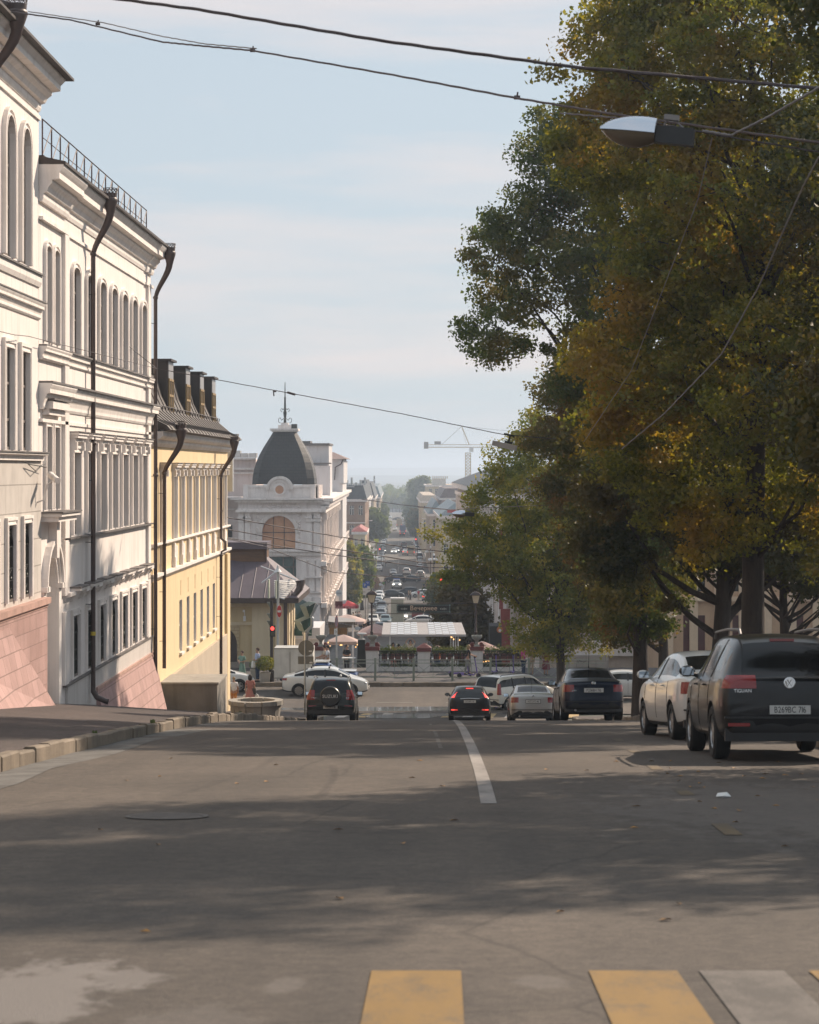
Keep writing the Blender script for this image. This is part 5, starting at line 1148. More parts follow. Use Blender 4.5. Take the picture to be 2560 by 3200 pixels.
def car(label, kind, st, W, L, wheels, wr_, glass, side, body_mat, spec, group=None, cat='car', low=False):
    """st stations rear->front; glass: dict rear=(i,i+1..) wind=(..) ; side=(i0,i1) station range of side glass"""
    root = thing(kind, label, cat, (0,0,0), group)
    bm = bmesh.new(); rows = []
    for s in st: rows.append([bm.verts.new(p) for p in ring_pts(s)])
    for i in range(len(st)-1):
        for j in range(NR):
            f = bm.faces.new((rows[i][j], rows[i][(j+1)%NR], rows[i+1][(j+1)%NR], rows[i+1][j]))
            jj = j if j <= 10 else 21-j
            m = 0
            if jj in (9, 10) :
                if i in glass['rear']: m = 1
                elif i in glass['wind']: m = 2
            if jj == 8 and (i in glass['rear'] or i in glass['wind']): m = 0
            if jj == 7 and side[0] <= i < side[1]: m = 3
            if jj in (0, 1): m = 4
            f.material_index = m
    f = bm.faces.new(rows[0]); f2 = bm.faces.new(list(reversed(rows[-1])))
    bmesh.ops.recalc_face_normals(bm, faces=bm.faces)
    me = bpy.data.meshes.new('tmp'); bm.to_mesh(me); bm.free()
    for m in (body_mat, CGL, CGL, CGL, TRIM): me.materials.append(m)
    o = bpy.data.objects.new('tmp', me); COL.objects.link(o)
    # sharpen shoulder and roof edge a little
    sub = o.modifiers.new('s', 'SUBSURF'); sub.levels = 2; sub.render_levels = 2
    cut = MB()
    for yw in wheels:
        for sx in (-1, 1):
            cut.loft([[(sx*(W/2-.26), yw+(wr_+.055)*math.cos(a), wr_+(wr_+.055)*math.sin(a)) for a in np.linspace(0, 2*math.pi, 25)[:-1]], [(sx*(W/2+.2), yw+(wr_+.055)*math.cos(a), wr_+(wr_+.055)*math.sin(a)) for a in np.linspace(0, 2*math.pi, 25)[:-1]]])
    co = cut.build('cut', [body_mat, CGL, CGL, CGL, TRIM]); co.data.polygons.foreach_set('material_index', [4]*len(co.data.polygons))
    bo = o.modifiers.new('b', 'BOOLEAN'); bo.operation = 'DIFFERENCE'; bo.object = co; bo.solver = 'EXACT'
    dg = bpy.context.evaluated_depsgraph_get(); dg.update()
    em = bpy.data.meshes.new_from_object(o.evaluated_get(dg))
    bpy.data.objects.remove(o); bpy.data.objects.remove(co)
    bv = BVHTree.FromPolygons([v.co.copy() for v in em.vertices], [tuple(p.vertices) for p in em.polygons])
    vs = [tuple(v.co) for v in em.vertices]
    def part(name, idxs, mats_, off=0, cond=None, parent=root):
        mb = MB(); mp_ = {}
        for p in em.polygons:
            if p.material_index in idxs and (cond is None or cond(p)):
                mb.k = idxs.index(p.material_index); ids = []
                for v in p.vertices:
                    if v not in mp_: mp_[v] = len(mb.v); mb.v.append(vs[v])
                    ids.append(mp_[v])
                mb.f.append(tuple(ids)); mb.m.append(mb.k)
        if not mb.f: return None
        me_ = bpy.data.meshes.new(name); me_.from_pydata(mb.v, [], mb.f)
        for m in mats_: me_.materials.append(m)
        me_.polygons.foreach_set('material_index', mb.m); me_.update(); me_.shade_smooth(); me_.set_sharp_from_angle(angle=R(38))
        ob = bpy.data.objects.new(name, me_); COL.objects.link(ob); ob.parent = parent; return ob
    part('body', [0, 4], [body_mat, TRIM]); part('rear_window', [1], [CGL]); part('windscreen', [2], [CGL])
    part('side_window', [3], [CGL], cond=lambda p: p.center.x < 0); part('side_window', [3], [CGL], cond=lambda p: p.center.x > 0)
    def cast(org, d):
        h = bv.ray_cast(Vector(org), Vector(d).normalized())
        return (h[0], h[1]) if h[0] is not None else (None, None)
    def patch(name, m, sx, end, t0, t1, z0, z1, zs_=0, off=.012, parent=root, nt=8):
        """lens wrapping the body corner; t: degrees from straight back/front towards the side"""
        rc = (W/2-.34); yc = .34 if end == 'r' else L-.34; sy = -1 if end == 'r' else 1
        mb = MB(); rings = []
        for a in np.linspace(t0, t1, nt):
            row = []; ar = R(a)
            for q in np.linspace(0, 1, 5):
                z = z0+(z1-z0)*q + zs_*math.sin(max(0,ar))*(1 if q > .5 else .5)
                if a < 0: ox = rc + rc*math.tan(ar)*1.0; org = (sx*ox, yc+sy*2, z); d = (0, -sy, 0)
                else: org = (sx*(rc+2*math.sin(ar)), yc+sy*2*math.cos(ar), z); d = (-sx*math.sin(ar), -sy*math.cos(ar), 0)
                p, n_ = cast(org, d)
                if p is None: p = Vector((sx*(rc+.3*math.sin(ar)), yc+sy*.3*math.cos(ar), z)); n_ = Vector((0, sy, 0))
                row.append(tuple(p - Vector(d)*off))
            rings.append(row)
        mb.loft(rings, False, False); ob = mb.build(name, m, parent, 60, local=True); return ob
    S = spec
    for sx in (-1, 1):
        tl = S.get('tail', (-18, 70, .72, .98)); tm = TAILON if S.get('brake') else TAIL
        patch('tail_light', tm, sx, 'r', *tl)
        hl = S.get('head', (-25, 55, .62, .78)); patch('headlight', HEADON if S.get('headon') else HEAD, sx, 'f', *hl)
    def rear_y(z, x=0): p, n_ = cast((x, -2, z), (0, 1, 0)); return p.y if p is not None else 0
    def front_y(z, x=0): p, n_ = cast((x, L+2, z), (0, -1, 0)); return p.y if p is not None else L
    if not low:
        zc, tx = S['plate']; y = rear_y(zc)-.02
        b = MB(); b.box(-.26, .26, y-.012, y, zc-.056, zc+.056); pl_ = b.build('number_plate', PLATE, root, local=True)
        b = MB(); b.box(-.275, .275, y+.001, y+.012, zc-.07, zc+.07); b.build('plate_frame', TRIM, pl_, local=True)
        if tx: text_mesh(tx, .112, .001, 'plate_number', INK, pl_, (0, y-.0145, zc), sx=min(1.0, .47/(.56*.112*len(tx))))
        # rear bumper line, lower valance
        b = MB(); z = S.get('bump', .52); yy = rear_y(z, .3)
        n = 9; rings = []
        for k in range(n):
            x = -W*.46+W*.92*k/(n-1); yr = rear_y(z, x*.92); rings.append([(x, yr-.028, z-.012), (x, yr-.028, z+.012), (x, yr+.03, z+.012), (x, yr+.03, z-.012)])
        b.loft(rings); b.build('bumper_crease', TRIM, root, local=True)
        if S.get('valance'):
            z0_, z1_ = S['valance']; b = MB(); rings = []
            for k in range(11):
                x = -W*.45+W*.9*k/10; yr = rear_y((z0_+z1_)/2, x*.9); rings.append([(x, yr-.02, z0_), (x, yr-.02, z1_), (x, yr+.1, z1_), (x, yr+.1, z0_)])
            b.loft(rings); b.build('lower_bumper', TRIM, root, local=True)
        for zz in S.get('reflector', []):
            for sx in (-1, 1):
                yr = rear_y(zz, sx*W*.36); b = MB(); b.box(sx*W*.36-.14, sx*W*.36+.14, yr-.03, yr, zz-.022, zz+.022); b.build('reflector', TAILON if S.get('brake') else TAIL, root, local=True)
        if S.get('badge'):
            zz, kind_, r_ = S['badge']; yr = rear_y(zz)-.004; b = MB()
            n = 24
            b.loft([[(rr_*math.cos(2*math.pi*q/n), yr-dy, zz+rr_*math.sin(2*math.pi*q/n)) for q in range(n)] for rr_, dy in ((r_,0),(r_,.014),(r_*.86,.016),(r_*.84,.006),(.001,.006))], True, False)
            bd = b.build('badge', CHR, root, 40, local=True)
            if kind_ == 'w':
                b = MB(); e = yr-.014; s_ = r_*.8
                for pts in ([(-.45,.72),(0,-.05),(.45,.72)], [(-.86,.42),(-.42,-.78),(0,.12),(.42,-.78),(.86,.42)]):
                    b.tube([(x*s_, e, zz+z_*s_) for x, z_ in pts], .0075, 5)
                b.build('emblem', CHR, bd, local=True)
        for tx_, x_, zz, sz in S.get('script', []):
            yr = rear_y(zz, x_); text_mesh(tx_, sz, .004, 'lettering', CHR, root, (x_, yr-.012, zz))
        if S.get('third'):
            zz = S['third']; yr = rear_y(zz); b = MB(); b.box(-.16, .16, yr-.03, yr+.02, zz-.02, zz+.02); b.build('brake_light', TAILON if S.get('brake') else TAIL, root, local=True)
        if S.get('chromebar'):
            zz = S['chromebar']; b = MB(); b.tube([(x, rear_y(zz-abs(x)*0, x)-.02, zz-.05*abs(x)) for x in np.linspace(-.42,.42,9)], .018, 5); b.build('chrome_strip', CHR, root, local=True)
        # door seams and handles
        for sx in (-1, 1):
            for yd in S.get('doors', []):
                b = MB(); pts = []
                for z in np.linspace(.34, S.get('belt', .95), 7):
                    p, n_ = cast((sx*3, yd, z), (-sx, 0, 0))
                    if p is not None: pts.append((p.x+sx*.001, yd, z))
                if len(pts) > 2: b.tube(pts, .006, 4); b.build('door_seam', TRIM, root, local=True)
            for yd in S.get('handles', []):
                z = S.get('belt', .95)-.07; p, n_ = cast((sx*3, yd, z), (-sx, 0, 0))
                if p is not None: b = MB(); b.tube([(p.x+sx*.004, yd-.09, z), (p.x+sx*.035, yd-.06, z), (p.x+sx*.035, yd+.06, z), (p.x+sx*.004, yd+.09, z)], .013, 5); b.build('door_handle', body_mat, root, local=True)
            for yd in S.get('pillars', []):
                b = MB(); pts = []
                for z in np.linspace(S.get('belt',.95)+.03, st[side[0]+1][3]-.07, 5):
                    p, n_ = cast((sx*3, yd, z), (-sx, 0, 0))
                    if p is not None: pts.append(p)
                if len(pts) > 2: b.loft([[(p.x+sx*.006, p.y-.045, p.z), (p.x+sx*.006, p.y+.045, p.z), (p.x-sx*.01, p.y+.045, p.z), (p.x-sx*.01, p.y-.045, p.z)] for p in pts]); b.build('pillar', TRIM, root, local=True)
        if S.get('rails'):
            for sx in (-1, 1):
                y0_, y1_ = S['rails']; x_ = st[side[0]+1][5]*.93*sx; b = MB(); H_ = max(s[3] for s in st)
                b.tube([(x_, y0_, H_-.03), (x_, y0_+.08, H_+.035), (x_, (y0_+y1_)/2, H_+.055), (x_, y1_-.1, H_+.03), (x_, y1_, H_-.05)], .02, 6); b.build('roof_rail', MATS.get('rail_m') or mat('rail_m', (.16,.16,.165), .6, metal=.2, var=0), root, 50, local=True)
        if S.get('antenna'):
            y_ = S['antenna']; H_ = max(s[3] for s in st); b = MB(); b.tube([(0,y_,H_-.02),(0,y_-.03,H_+.05),(0,y_-.16,H_+S.get('antl',.22))], [.02,.012,.004], 6); b.build('antenna', TRIM, root, local=True)
        if S.get('exhaust'):
            b = MB(); b.tube([(S['exhaust'], .25, .28), (S['exhaust'], -.02, .27)], .035, 8); b.build('exhaust_pipe', CHR, root, local=True)
        # mirrors
    for sx in (-1, 1):
        ym = S.get('mirror', L*.66); zm = S.get('belt', .95)+.07; p, n_ = cast((sx*3, ym, zm-.05), (-sx, 0, 0)); xm = abs(p.x) if p is not None else W/2
        b = MB(); b.sphere((sx*(xm+.13), ym, zm+.03), .1, 10, 6, sx=1.15, sy=.62, sz=.8); b.tube([(sx*(xm-.02), ym+.02, zm-.03), (sx*(xm+.08), ym, zm)], .03, 6)
        mr = b.build('mirror', body_mat if S.get('mirbody', True) else TRIM, root, 50, local=True)
        if not low:
            b = MB(); b.box(sx*(xm+.13)-.085, sx*(xm+.13)+.085, ym-.075, ym-.055, zm-.025, zm+.085); b.build('mirror_glass', mat('mirror_glass', (.5,.55,.6), .05, metal=1, var=0), mr, local=True)
    # front: grille + plate
    zz = S.get('grille', .60); b = MB(); rings = []
    for k in range(7):
        x = -.5+1.0*k/6; yr = front_y(zz, x); rings.append([(x, yr+.012, zz-.06), (x, yr+.012, zz+.07), (x, yr-.05, zz+.07), (x, yr-.05, zz-.06)])
    b.loft(rings); b.build('grille', TRIM, root, local=True)
    yr = front_y(.42); b = MB(); b.box(-.26, .26, yr+.005, yr+.025, .38, .49); b.build('front_plate', PLATE, root, local=True)
    # wheels
    wp = None
    for yw in wheels:
        for sx in (-1, 1):
            if wp is None:
                n = 24 if not low else 14
                def circ(x, r): return [(x, r*math.cos(2*math.pi*q/n), r*math.sin(2*math.pi*q/n)) for q in range(n)]
                b = MB(); b.loft([circ(-.105, wr_*.62), circ(-.11, wr_*.9), circ(-.085, wr_*.985), circ(0, wr_), circ(.085, wr_*.985), circ(.11, wr_*.9), circ(.105, wr_*.66), circ(.08, wr_*.64)], True, False)
                wp = b.build('wheel', TYRE, root, 40, local=True)
                b = MB(); b.loft([circ(.085, wr_*.66), circ(.092, wr_*.62), circ(.04, wr_*.58), circ(.0, wr_*.55)], True, False)
                for k in range(S.get('spokes', 5)*1):
                    a = 2*math.pi*k/S.get('spokes', 5); ca, sa = math.cos(a), math.sin(a); w0, w1 = .05, .03
                    b.loft([[(.085-dx, r*ca-w_*sa*s_, r*sa+w_*ca*s_) for dx, s_ in ((0,-1),(0,1),(.03,1),(.03,-1))] for r, w_ in ((wr_*.08, w0), (wr_*.62, w1))])
                b.loft([circ(.088, wr_*.16), circ(.08, wr_*.18), circ(.05, wr_*.2)], True, True); b.build('rim', RIM, wp, 40, local=True)
                b = MB(); b.loft([circ(.02, wr_*.56), circ(.022, .01)], True, False); b.build('brake_disc', mat('brake_dark', (.03,.03,.03), .6, metal=.3, var=0), wp, local=True)
                wo = wp
            else: wo = copy_tree(wp, root)
            wo.location = (sx*(W/2-.12), yw, wr_); wo.rotation_euler = (0, 0, 0 if sx > 0 else math.pi)
    # centre everything lengthwise on the origin: children shift by -L/2
    for c in root.children: c.location.y -= L/2
    return root
def put(root, x, y, rz=0, dz=0, pitch=True, z=None):
    """rz: 0 = nose away from the camera (+Y)"""
    sl_ = (zg(y+1.3*math.cos(rz))-zg(y-1.3*math.cos(rz)))/2.6
    root.location = (x, y, (z if z is not None else zg(y))+dz)
    root.rotation_euler = (math.atan(sl_)*(1 if abs(math.cos(rz)) > .3 else 0)*(abs(math.cos(rz))), 0, rz)
ST_SEDAN = [(0.0,.36,.86,.90,.62,.55),(.05,.27,.99,1.03,.76,.66),(.28,.21,1.02,1.07,.83,.70),(.66,.20,1.00,1.10,.85,.66),(1.28,.19,.98,1.42,.85,.57),(1.75,.18,.965,1.465,.85,.57),(2.35,.18,.955,1.46,.85,.57),(2.78,.18,.945,1.39,.85,.56),(3.38,.18,.94,1.02,.84,.67),(3.85,.19,.88,.93,.82,.62),(4.22,.22,.74,.80,.77,.58),(4.38,.30,.60,.64,.62,.5)]
G_SEDAN = dict(rear=(3,), wind=(7,))
SP_POLO = dict(tail=(3,62,.76,.95), plate=(.82,None), bump=.50, badge=(.985,'w',.055), doors=(1.15,2.15,3.2), handles=(1.55,2.55), belt=.96, pillars=(2.15,), third=None, exhaust=-.5, valance=(.22,.34), antenna=1.45, mirror=2.95)
def polo(label, m, plate, **k):
    sp = dict(SP_POLO); sp['plate'] = (.80, plate); sp.update(k)
    return car(label, 'parked_car', ST_SEDAN, 1.70, 4.38, (.88, 3.43), .305, G_SEDAN, (3, 8), m, sp, 'cars parked along the right kerb')
c = polo('silver sedan parked behind the dark blue sedan, next to the beige estate car', PS, 'А072УО 116'); put(c, 3.32, 83.2, R(0))
c = polo('dark blue sedan with plate Р236ВН parked on the right below the tree trunk', PDB, 'Р236ВН 716', antl=.42, script=[('polo',-.52,.80,.07)]); put(c, 4.02, 62.0, R(1.5))
c = polo('white sedan parked directly in front of the big black off-roader', PW, 'М304КТ 116', mirror=2.95); put(c, 4.48, 38.1, R(5.2))
# black off-roader
ST_SUV = [(0.0,.40,.95,1.02,.70,.58),(.05,.32,1.02,1.06,.82,.70),(.20,.28,1.05,1.16,.875,.70),(.55,.26,1.06,1.585,.89,.58),(1.0,.25,1.06,1.635,.90,.60),(1.8,.25,1.05,1.65,.905,.61),(2.5,.25,1.04,1.635,.905,.61),(2.8,.25,1.03,1.54,.90,.60),(3.42,.25,1.03,1.12,.89,.72),(3.95,.27,.99,1.05,.87,.66),(4.28,.30,.88,.95,.82,.62),(4.43,.38,.72,.76,.68,.5)]
c = car('large black off-roader with plate В269ВС parked nearest on the right, partly out of frame', 'parked_car', ST_SUV, 1.81, 4.43, (.90, 3.50), .355, dict(rear=(1,2), wind=(7,)), (3, 8), PB,
  dict(tail=(-14,58,.93,1.10), plate=(.66,'В269ВС 716'), bump=.56, badge=(1.0,'w',.075), script=[('TIGUAN',-.60,.90,.062)], doors=(1.2,2.2,3.2), handles=(1.6,2.6), belt=1.04, pillars=(1.25,2.2), reflector=[.47], valance=(.26,.42), rails=(.45,3.0), mirror=3.02, third=1.55, spokes=5), 'cars parked along the right kerb')
put(c, 4.43, 30.7, R(.3))
# hatchback with lit brake lights
ST_HAT = [(0.0,.36,.86,.92,.70,.58),(.05,.28,.96,1.02,.84,.70),(.18,.24,.99,1.10,.89,.68),(.62,.22,.99,1.44,.91,.60),(1.1,.20,.98,1.49,.915,.61),(1.7,.2,.97,1.50,.92,.61),(2.3,.2,.96,1.49,.92,.61),(2.65,.2,.95,1.41,.91,.60),(3.3,.2,.95,1.04,.90,.7),(3.8,.21,.90,.96,.87,.64),(4.15,.24,.76,.82,.82,.6),(4.34,.32,.62,.66,.66,.5)]
c = car('black hatchback waiting at the crossing with glowing red brake lights', 'car', ST_HAT, 1.84, 4.34, (.85, 3.49), .33, dict(rear=(1,2), wind=(7,)), (2, 8), PB,
  dict(tail=(18,58,1.02,1.24), plate=(.86,'В754РК 116'), bump=.50, brake=True, doors=(1.2,2.2), handles=(1.6,2.6), belt=.97, pillars=(1.25,2.15), reflector=[.50], third=1.40, chromebar=.99, valance=(.24,.36), mirror=2.85, script=[]))
put(c, 1.22, 98.4, R(0))
# dark compact off-roader with spare wheel
ST_GV = [(0.0,.42,1.0,1.04,.76,.66),(.06,.36,1.03,1.09,.86,.76),(.14,.34,1.05,1.30,.885,.72),(.34,.32,1.05,1.63,.895,.66),(.9,.3,1.05,1.685,.90,.66),(1.7,.3,1.04,1.695,.905,.66),(2.3,.3,1.03,1.68,.905,.66),(2.55,.3,1.03,1.60,.90,.65),(3.1,.3,1.03,1.14,.89,.74),(3.7,.31,1.0,1.06,.87,.7),(4.0,.34,.90,.96,.83,.64),(4.15,.42,.74,.78,.7,.5)]
c = car('dark green off-roader driving downhill with covered spare wheel on its tailgate', 'car', ST_GV, 1.81, 4.15, (.80, 3.44), .355, dict(rear=(1,2), wind=(7,)), (2, 8), PDG,
  dict(tail=(2,52,.86,1.22), plate=(.60,'Р080ХТ 116'), bump=.62, doors=(1.1,2.1), handles=(1.5,2.5), belt=1.03, pillars=(1.15,2.0), reflector=[.64], rails=(.4,2.6), mirror=2.75, script=[('SUZUKI',-.60,.93,.05),('4WD',.62,.93,.05)], third=1.58, valance=(.34,.5)))
b = MB(); n = 32
b.loft([[(r*math.cos(2*math.pi*q/n), -y_, .98+r*math.sin(2*math.pi*q/n)) for q in range(n)] for r, y_ in ((.355,.0),(.37,.05),(.37,.20),(.34,.245),(.28,.25),(.27,.235),(.001,.24))], True, False)
sw = b.build('spare_wheel', mat('spare_cover', (.022,.024,.024), .35, var=0), c, 40, local=True); sw.location.y -= 4.15/2
t_ = text_mesh('SUZUKI', .165, .003, 'lettering', mat('silver_letters', (.6,.6,.6), .3, var=0), sw, (0, -.254, .985), sx=1.0, bold=.008); t_.location = (0, -.254, .985)
put(c, -4.03, 83.2, R(0))
# beige-white estate turning right
ST_EST = [(0.0,.38,.98,1.02,.74,.66),(.05,.30,1.02,1.06,.84,.76),(.12,.28,1.03,1.40,.87,.70),(.26,.26,1.03,1.60,.88,.68),(1.0,.24,1.02,1.635,.885,.68),(2.0,.24,1.01,1.64,.885,.68),(2.6,.24,1.0,1.62,.885,.68),(2.95,.24,.99,1.50,.88,.66),(3.45,.24,.99,1.10,.87,.7),(3.95,.25,.93,.98,.84,.66),(4.3,.28,.78,.84,.8,.6),(4.47,.36,.62,.66,.66,.5)]
c = car('cream white estate car with roof rails turning right at the junction', 'car', ST_EST, 1.75, 4.47, (.72, 3.62), .31, dict(rear=(1,2), wind=(7,)), (2, 8), PCR,
  dict(tail=(30,62,.78,1.30), plate=(.72,None), bump=.55, doors=(1.15,2.1,3.1), handles=(1.6,2.6), belt=1.01, pillars=(1.1,2.05), rails=(.35,2.7), mirror=3.1, valance=(.26,.36), spokes=7))
put(c, 3.55, 107.4, R(-42), z=-11.42)
# white liftback crossing from left to right
ST_VES = [(0.0,.36,.84,.90,.66,.58),(.05,.28,1.0,1.04,.80,.68),(.30,.22,1.03,1.09,.86,.70),(.55,.2,1.01,1.13,.88,.67),(1.35,.19,.99,1.44,.88,.58),(1.85,.18,.975,1.49,.88,.58),(2.4,.18,.96,1.485,.88,.58),(2.82,.18,.95,1.41,.88,.57),(3.45,.18,.94,1.03,.87,.68),(3.9,.19,.88,.93,.85,.64),(4.25,.22,.76,.80,.79,.6),(4.41,.30,.62,.66,.64,.5)]
c = car('white liftback crossing from left to right behind the dark green off-roader', 'car', ST_VES, 1.76, 4.41, (.87, 3.5), .325, dict(rear=(3,), wind=(7,)), (3, 8), PW,
  dict(tail=(0,75,.84,.96), head=(-20,66,.66,.80), plate=(.80,None), bump=.5, doors=(1.2,2.2,3.2), handles=(1.6,2.6), belt=.98, pillars=(1.3,2.2), mirror=3.0, spokes=10, antenna=1.6))
b = MB()
for y_ in (1.5, 2.4):
    for q in (-.6,.6): b.box(q-.05,q+.05,y_-.04,y_+.04,1.44,1.53)
rr_ = b.build('roof_rack_foot', TRIM, c, local=True); rr_.location.y -= 2.2
put(c, (1019-U0)/F*114.4, 114.4, R(-90), z=-11.54)
# white sedan on the right side of the cross road
c = car('white sedan half hidden behind the dark blue parked sedan and tree trunk', 'car', ST_VES, 1.80, 4.6, (.9, 3.5), .325, dict(rear=(3,), wind=(7,)), (3, 8), PW,
  dict(tail=(0,70,.84,.94), plate=(.8,None), doors=(1.2,2.2,3.2), belt=.98, pillars=(1.3,2.2), mirror=3.0, spokes=7))
put(c, (1965-U0)/F*112, 112, R(-90), z=-11.5)
# white hatch at left edge beyond the yellow building
c = car('white car with black trim lines nosing out left of the crossing pedestrians', 'car', ST_HAT, 1.80, 4.3, (.85, 3.45), .33, dict(rear=(1,2), wind=(7,)), (2, 8), PW,
  dict(head=(-15,70,.68,.86), plate=(.8,None), doors=(1.2,2.2), belt=.97, pillars=(1.25,2.15), mirror=2.85, spokes=5, grille=.5))
put(c, (662-U0)/F*116.5, 116.5, R(-76), z=-11.55)
# box van on a car cab (white box, blue and white cab)
ST_PK = [(0.0,.5,.86,.9,.6,.5),(.05,.45,.9,.94,.70,.6),(.6,.4,.92,.98,.76,.66),(1.6,.3,.93,1.0,.78,.66),(1.75,.28,.93,1.38,.79,.62),(1.9,.25,.93,1.44,.79,.62),(2.3,.25,.93,1.45,.79,.62),(2.62,.25,.92,1.37,.79,.61),(3.1,.25,.92,.99,.78,.66),(3.6,.26,.90,.94,.77,.66),(4.0,.28,.86,.90,.76,.64),(4.1,.34,.78,.82,.7,.6)]
c = car('old delivery van with tall white box body and blue and white cab', 'delivery_van', ST_PK, 1.58, 4.1, (.75, 3.4), .31, dict(rear=(3,), wind=(7,)), (4, 8), PBL,
  dict(tail=(0,60,.6,.75), plate=(.7,None), belt=.92, doors=(1.9,2.9), mirror=2.85, spokes=6, mirbody=False), cat='van')
BX = mat('scuffed_box_white', (.50,.49,.46), .6, var=.10, scale=1.2, streak=.3)
b = MB(); b.box(-.85,.85,-.25,1.76,.62,2.22); bx_ = b.build('cargo_box', BX, c, local=True); bx_.location.y -= 2.05
b = MB()
for z in (.62, 2.16):
    b.box(-.87,-.851,-.26,1.73,z,z+.06); b.box(.851,.87,-.26,1.73,z,z+.06)
b.box(.851,.862,.55,.60,.68,2.0); b.build('box_seams', mat('grey_seam', (.25,.24,.22), .7, var=.1), bx_, local=True)
b = MB(); b.box(-.62,.62,1.85,2.6,1.452,1.49); rf = b.build('white_roof', PW, c, local=True); rf.location.y -= 2.05
b = MB(); b.box(-.6,.6,3.1,4.0,.985,1.0); rf = b.build('white_bonnet', PW, c, local=True); rf.location.y -= 2.05
put(c, (998-U0)/F*117.3, 117.3, R(-90), z=-11.50)
# ---------------------------------------------------------------- distant cars : three low protos, copied
SPL = dict(head=(-20,55,.62,.82), tail=(-10,62,.74,.98), plate=(.8,None), belt=.97, mirror=2.9, spokes=5)
lowS = car('x', 'distant_car', ST_SEDAN, 1.70, 4.38, (.88,3.43), .305, G_SEDAN, (3,8), PW, SPL, low=True)
lowU = car('x', 'distant_car', ST_SUV, 1.81, 4.43, (.90,3.50), .355, dict(rear=(1,2), wind=(7,)), (3,8), PW, dict(SPL, head=(-20,50,.74,.92), tail=(0,55,.92,1.12), belt=1.04, mirror=3.02, grille=.72), low=True)
lowH = car('x', 'distant_car', ST_HAT, 1.76, 4.34, (.85,3.49), .33, dict(rear=(1,2), wind=(7,)), (2,8), PW, dict(SPL, tail=(10,55,.9,1.15)), low=True)
PRO = {'S': lowS, 'U': lowU, 'H': lowH}
ORD = ['first','second','third','fourth','fifth','sixth','seventh','eighth','ninth','tenth','eleventh','twelfth','thirteenth','fourteenth','fifteenth','sixteenth']
def far(u, v, t, m, h, label, x_off=0, Y=None, group='cars on the distant street', on=False, sc=1.0, name='distant_car'):
    Y = Y or YV(v, 150 if v > 1880 else 250, 1300)
    c = copy_tree(PRO[t], None, label=label, group=group); c.name = name
    recolor(c, PW, m)
    if on == 'h': recolor(c, HEAD, HEADON)
    if on == 'b': recolor(c, TAIL, TAILON)
    rz = {'F': math.pi, 'R': 0, 'SR': R(-90), 'SL': R(90)}.get(h, 0) if isinstance(h, str) else R(h)
    if h == 'F' or h == 'R': rz += R(1.2)
    c.location = ((u-U0)/F*Y, Y, zg(Y)+.012); c.rotation_euler = (0, 0, rz); c.scale = (sc,)*3
    return c
# parked row on the left, nearest first
rowL = [(1190,1936,'U',PGR,'dark grey off-roader'),(1193,1912,'U',PB,'black off-roader with roof rack'),(1180,1893,'S',PTE,'teal sedan'),(1182,1882,'S',PW,'white sedan'),(1186,1872,'H',PW,'white hatchback'),
 (1183,1786,'U',PW,'white off-roader'),(1187,1771,'S',PGR,'grey sedan'),(1188,1757,'S',PW,'white sedan'),(1191,1747,'U',PGR,'grey off-roader'),(1193,1735,'U',PB,'black off-roader'),(1198,1728,'S',PB,'black sedan'),(1197,1712,'U',PTE,'teal off-roader'),(1199,1701,'S',PW,'white sedan'),(1202,1692,'S',PW,'white sedan'),(1206,1683,'H',PS,'silver hatchback'),(1203,1645,'S',PW,'white sedan')]
for i, (u, v, t, m, d) in enumerate(rowL):
    far(u, v, t, m, 'F', '%s facing the camera, %s in the left parked row' % (d.replace(' with roof rack',''), ORD[i]), on='h' if i in (10,) else False)
rowR = [(1314,1806,'U',PW,'white off-roader'),(1313,1781,'S',PS,'silver sedan'),(1313,1769,'S',PW,'white sedan'),(1312,1758,'H',PW,'white hatchback'),(1312,1747,'U',PB,'black off-roader'),(1308,1738,'S',PW,'white sedan'),(1304,1722,'U',PW,'white off-roader'),(1301,1712,'S',PGR,'grey sedan'),(1295,1703,'S',PW,'white sedan'),(1288,1676,'U',PB,'black off-roader'),(1288,1664,'S',PTE,'teal sedan'),(1288,1651,'U',PGR,'grey off-roader')]
for i, (u, v, t, m, d) in enumerate(rowR):
    c = far(u, v, t, m, 'R', '%s seen from behind, %s in the right parked row' % (d, ORD[i]))
    if i == 0:
        b = MB(); b.loft([[(r*math.cos(2*math.pi*q/16), -y_, .98+r*math.sin(2*math.pi*q/16)) for q in range(16)] for r, y_ in ((.34,.0),(.36,.18),(.3,.22),(.001,.22))], True, False)
        s_ = b.build('spare_wheel', PS, c, local=True); s_.location.y = -2.22
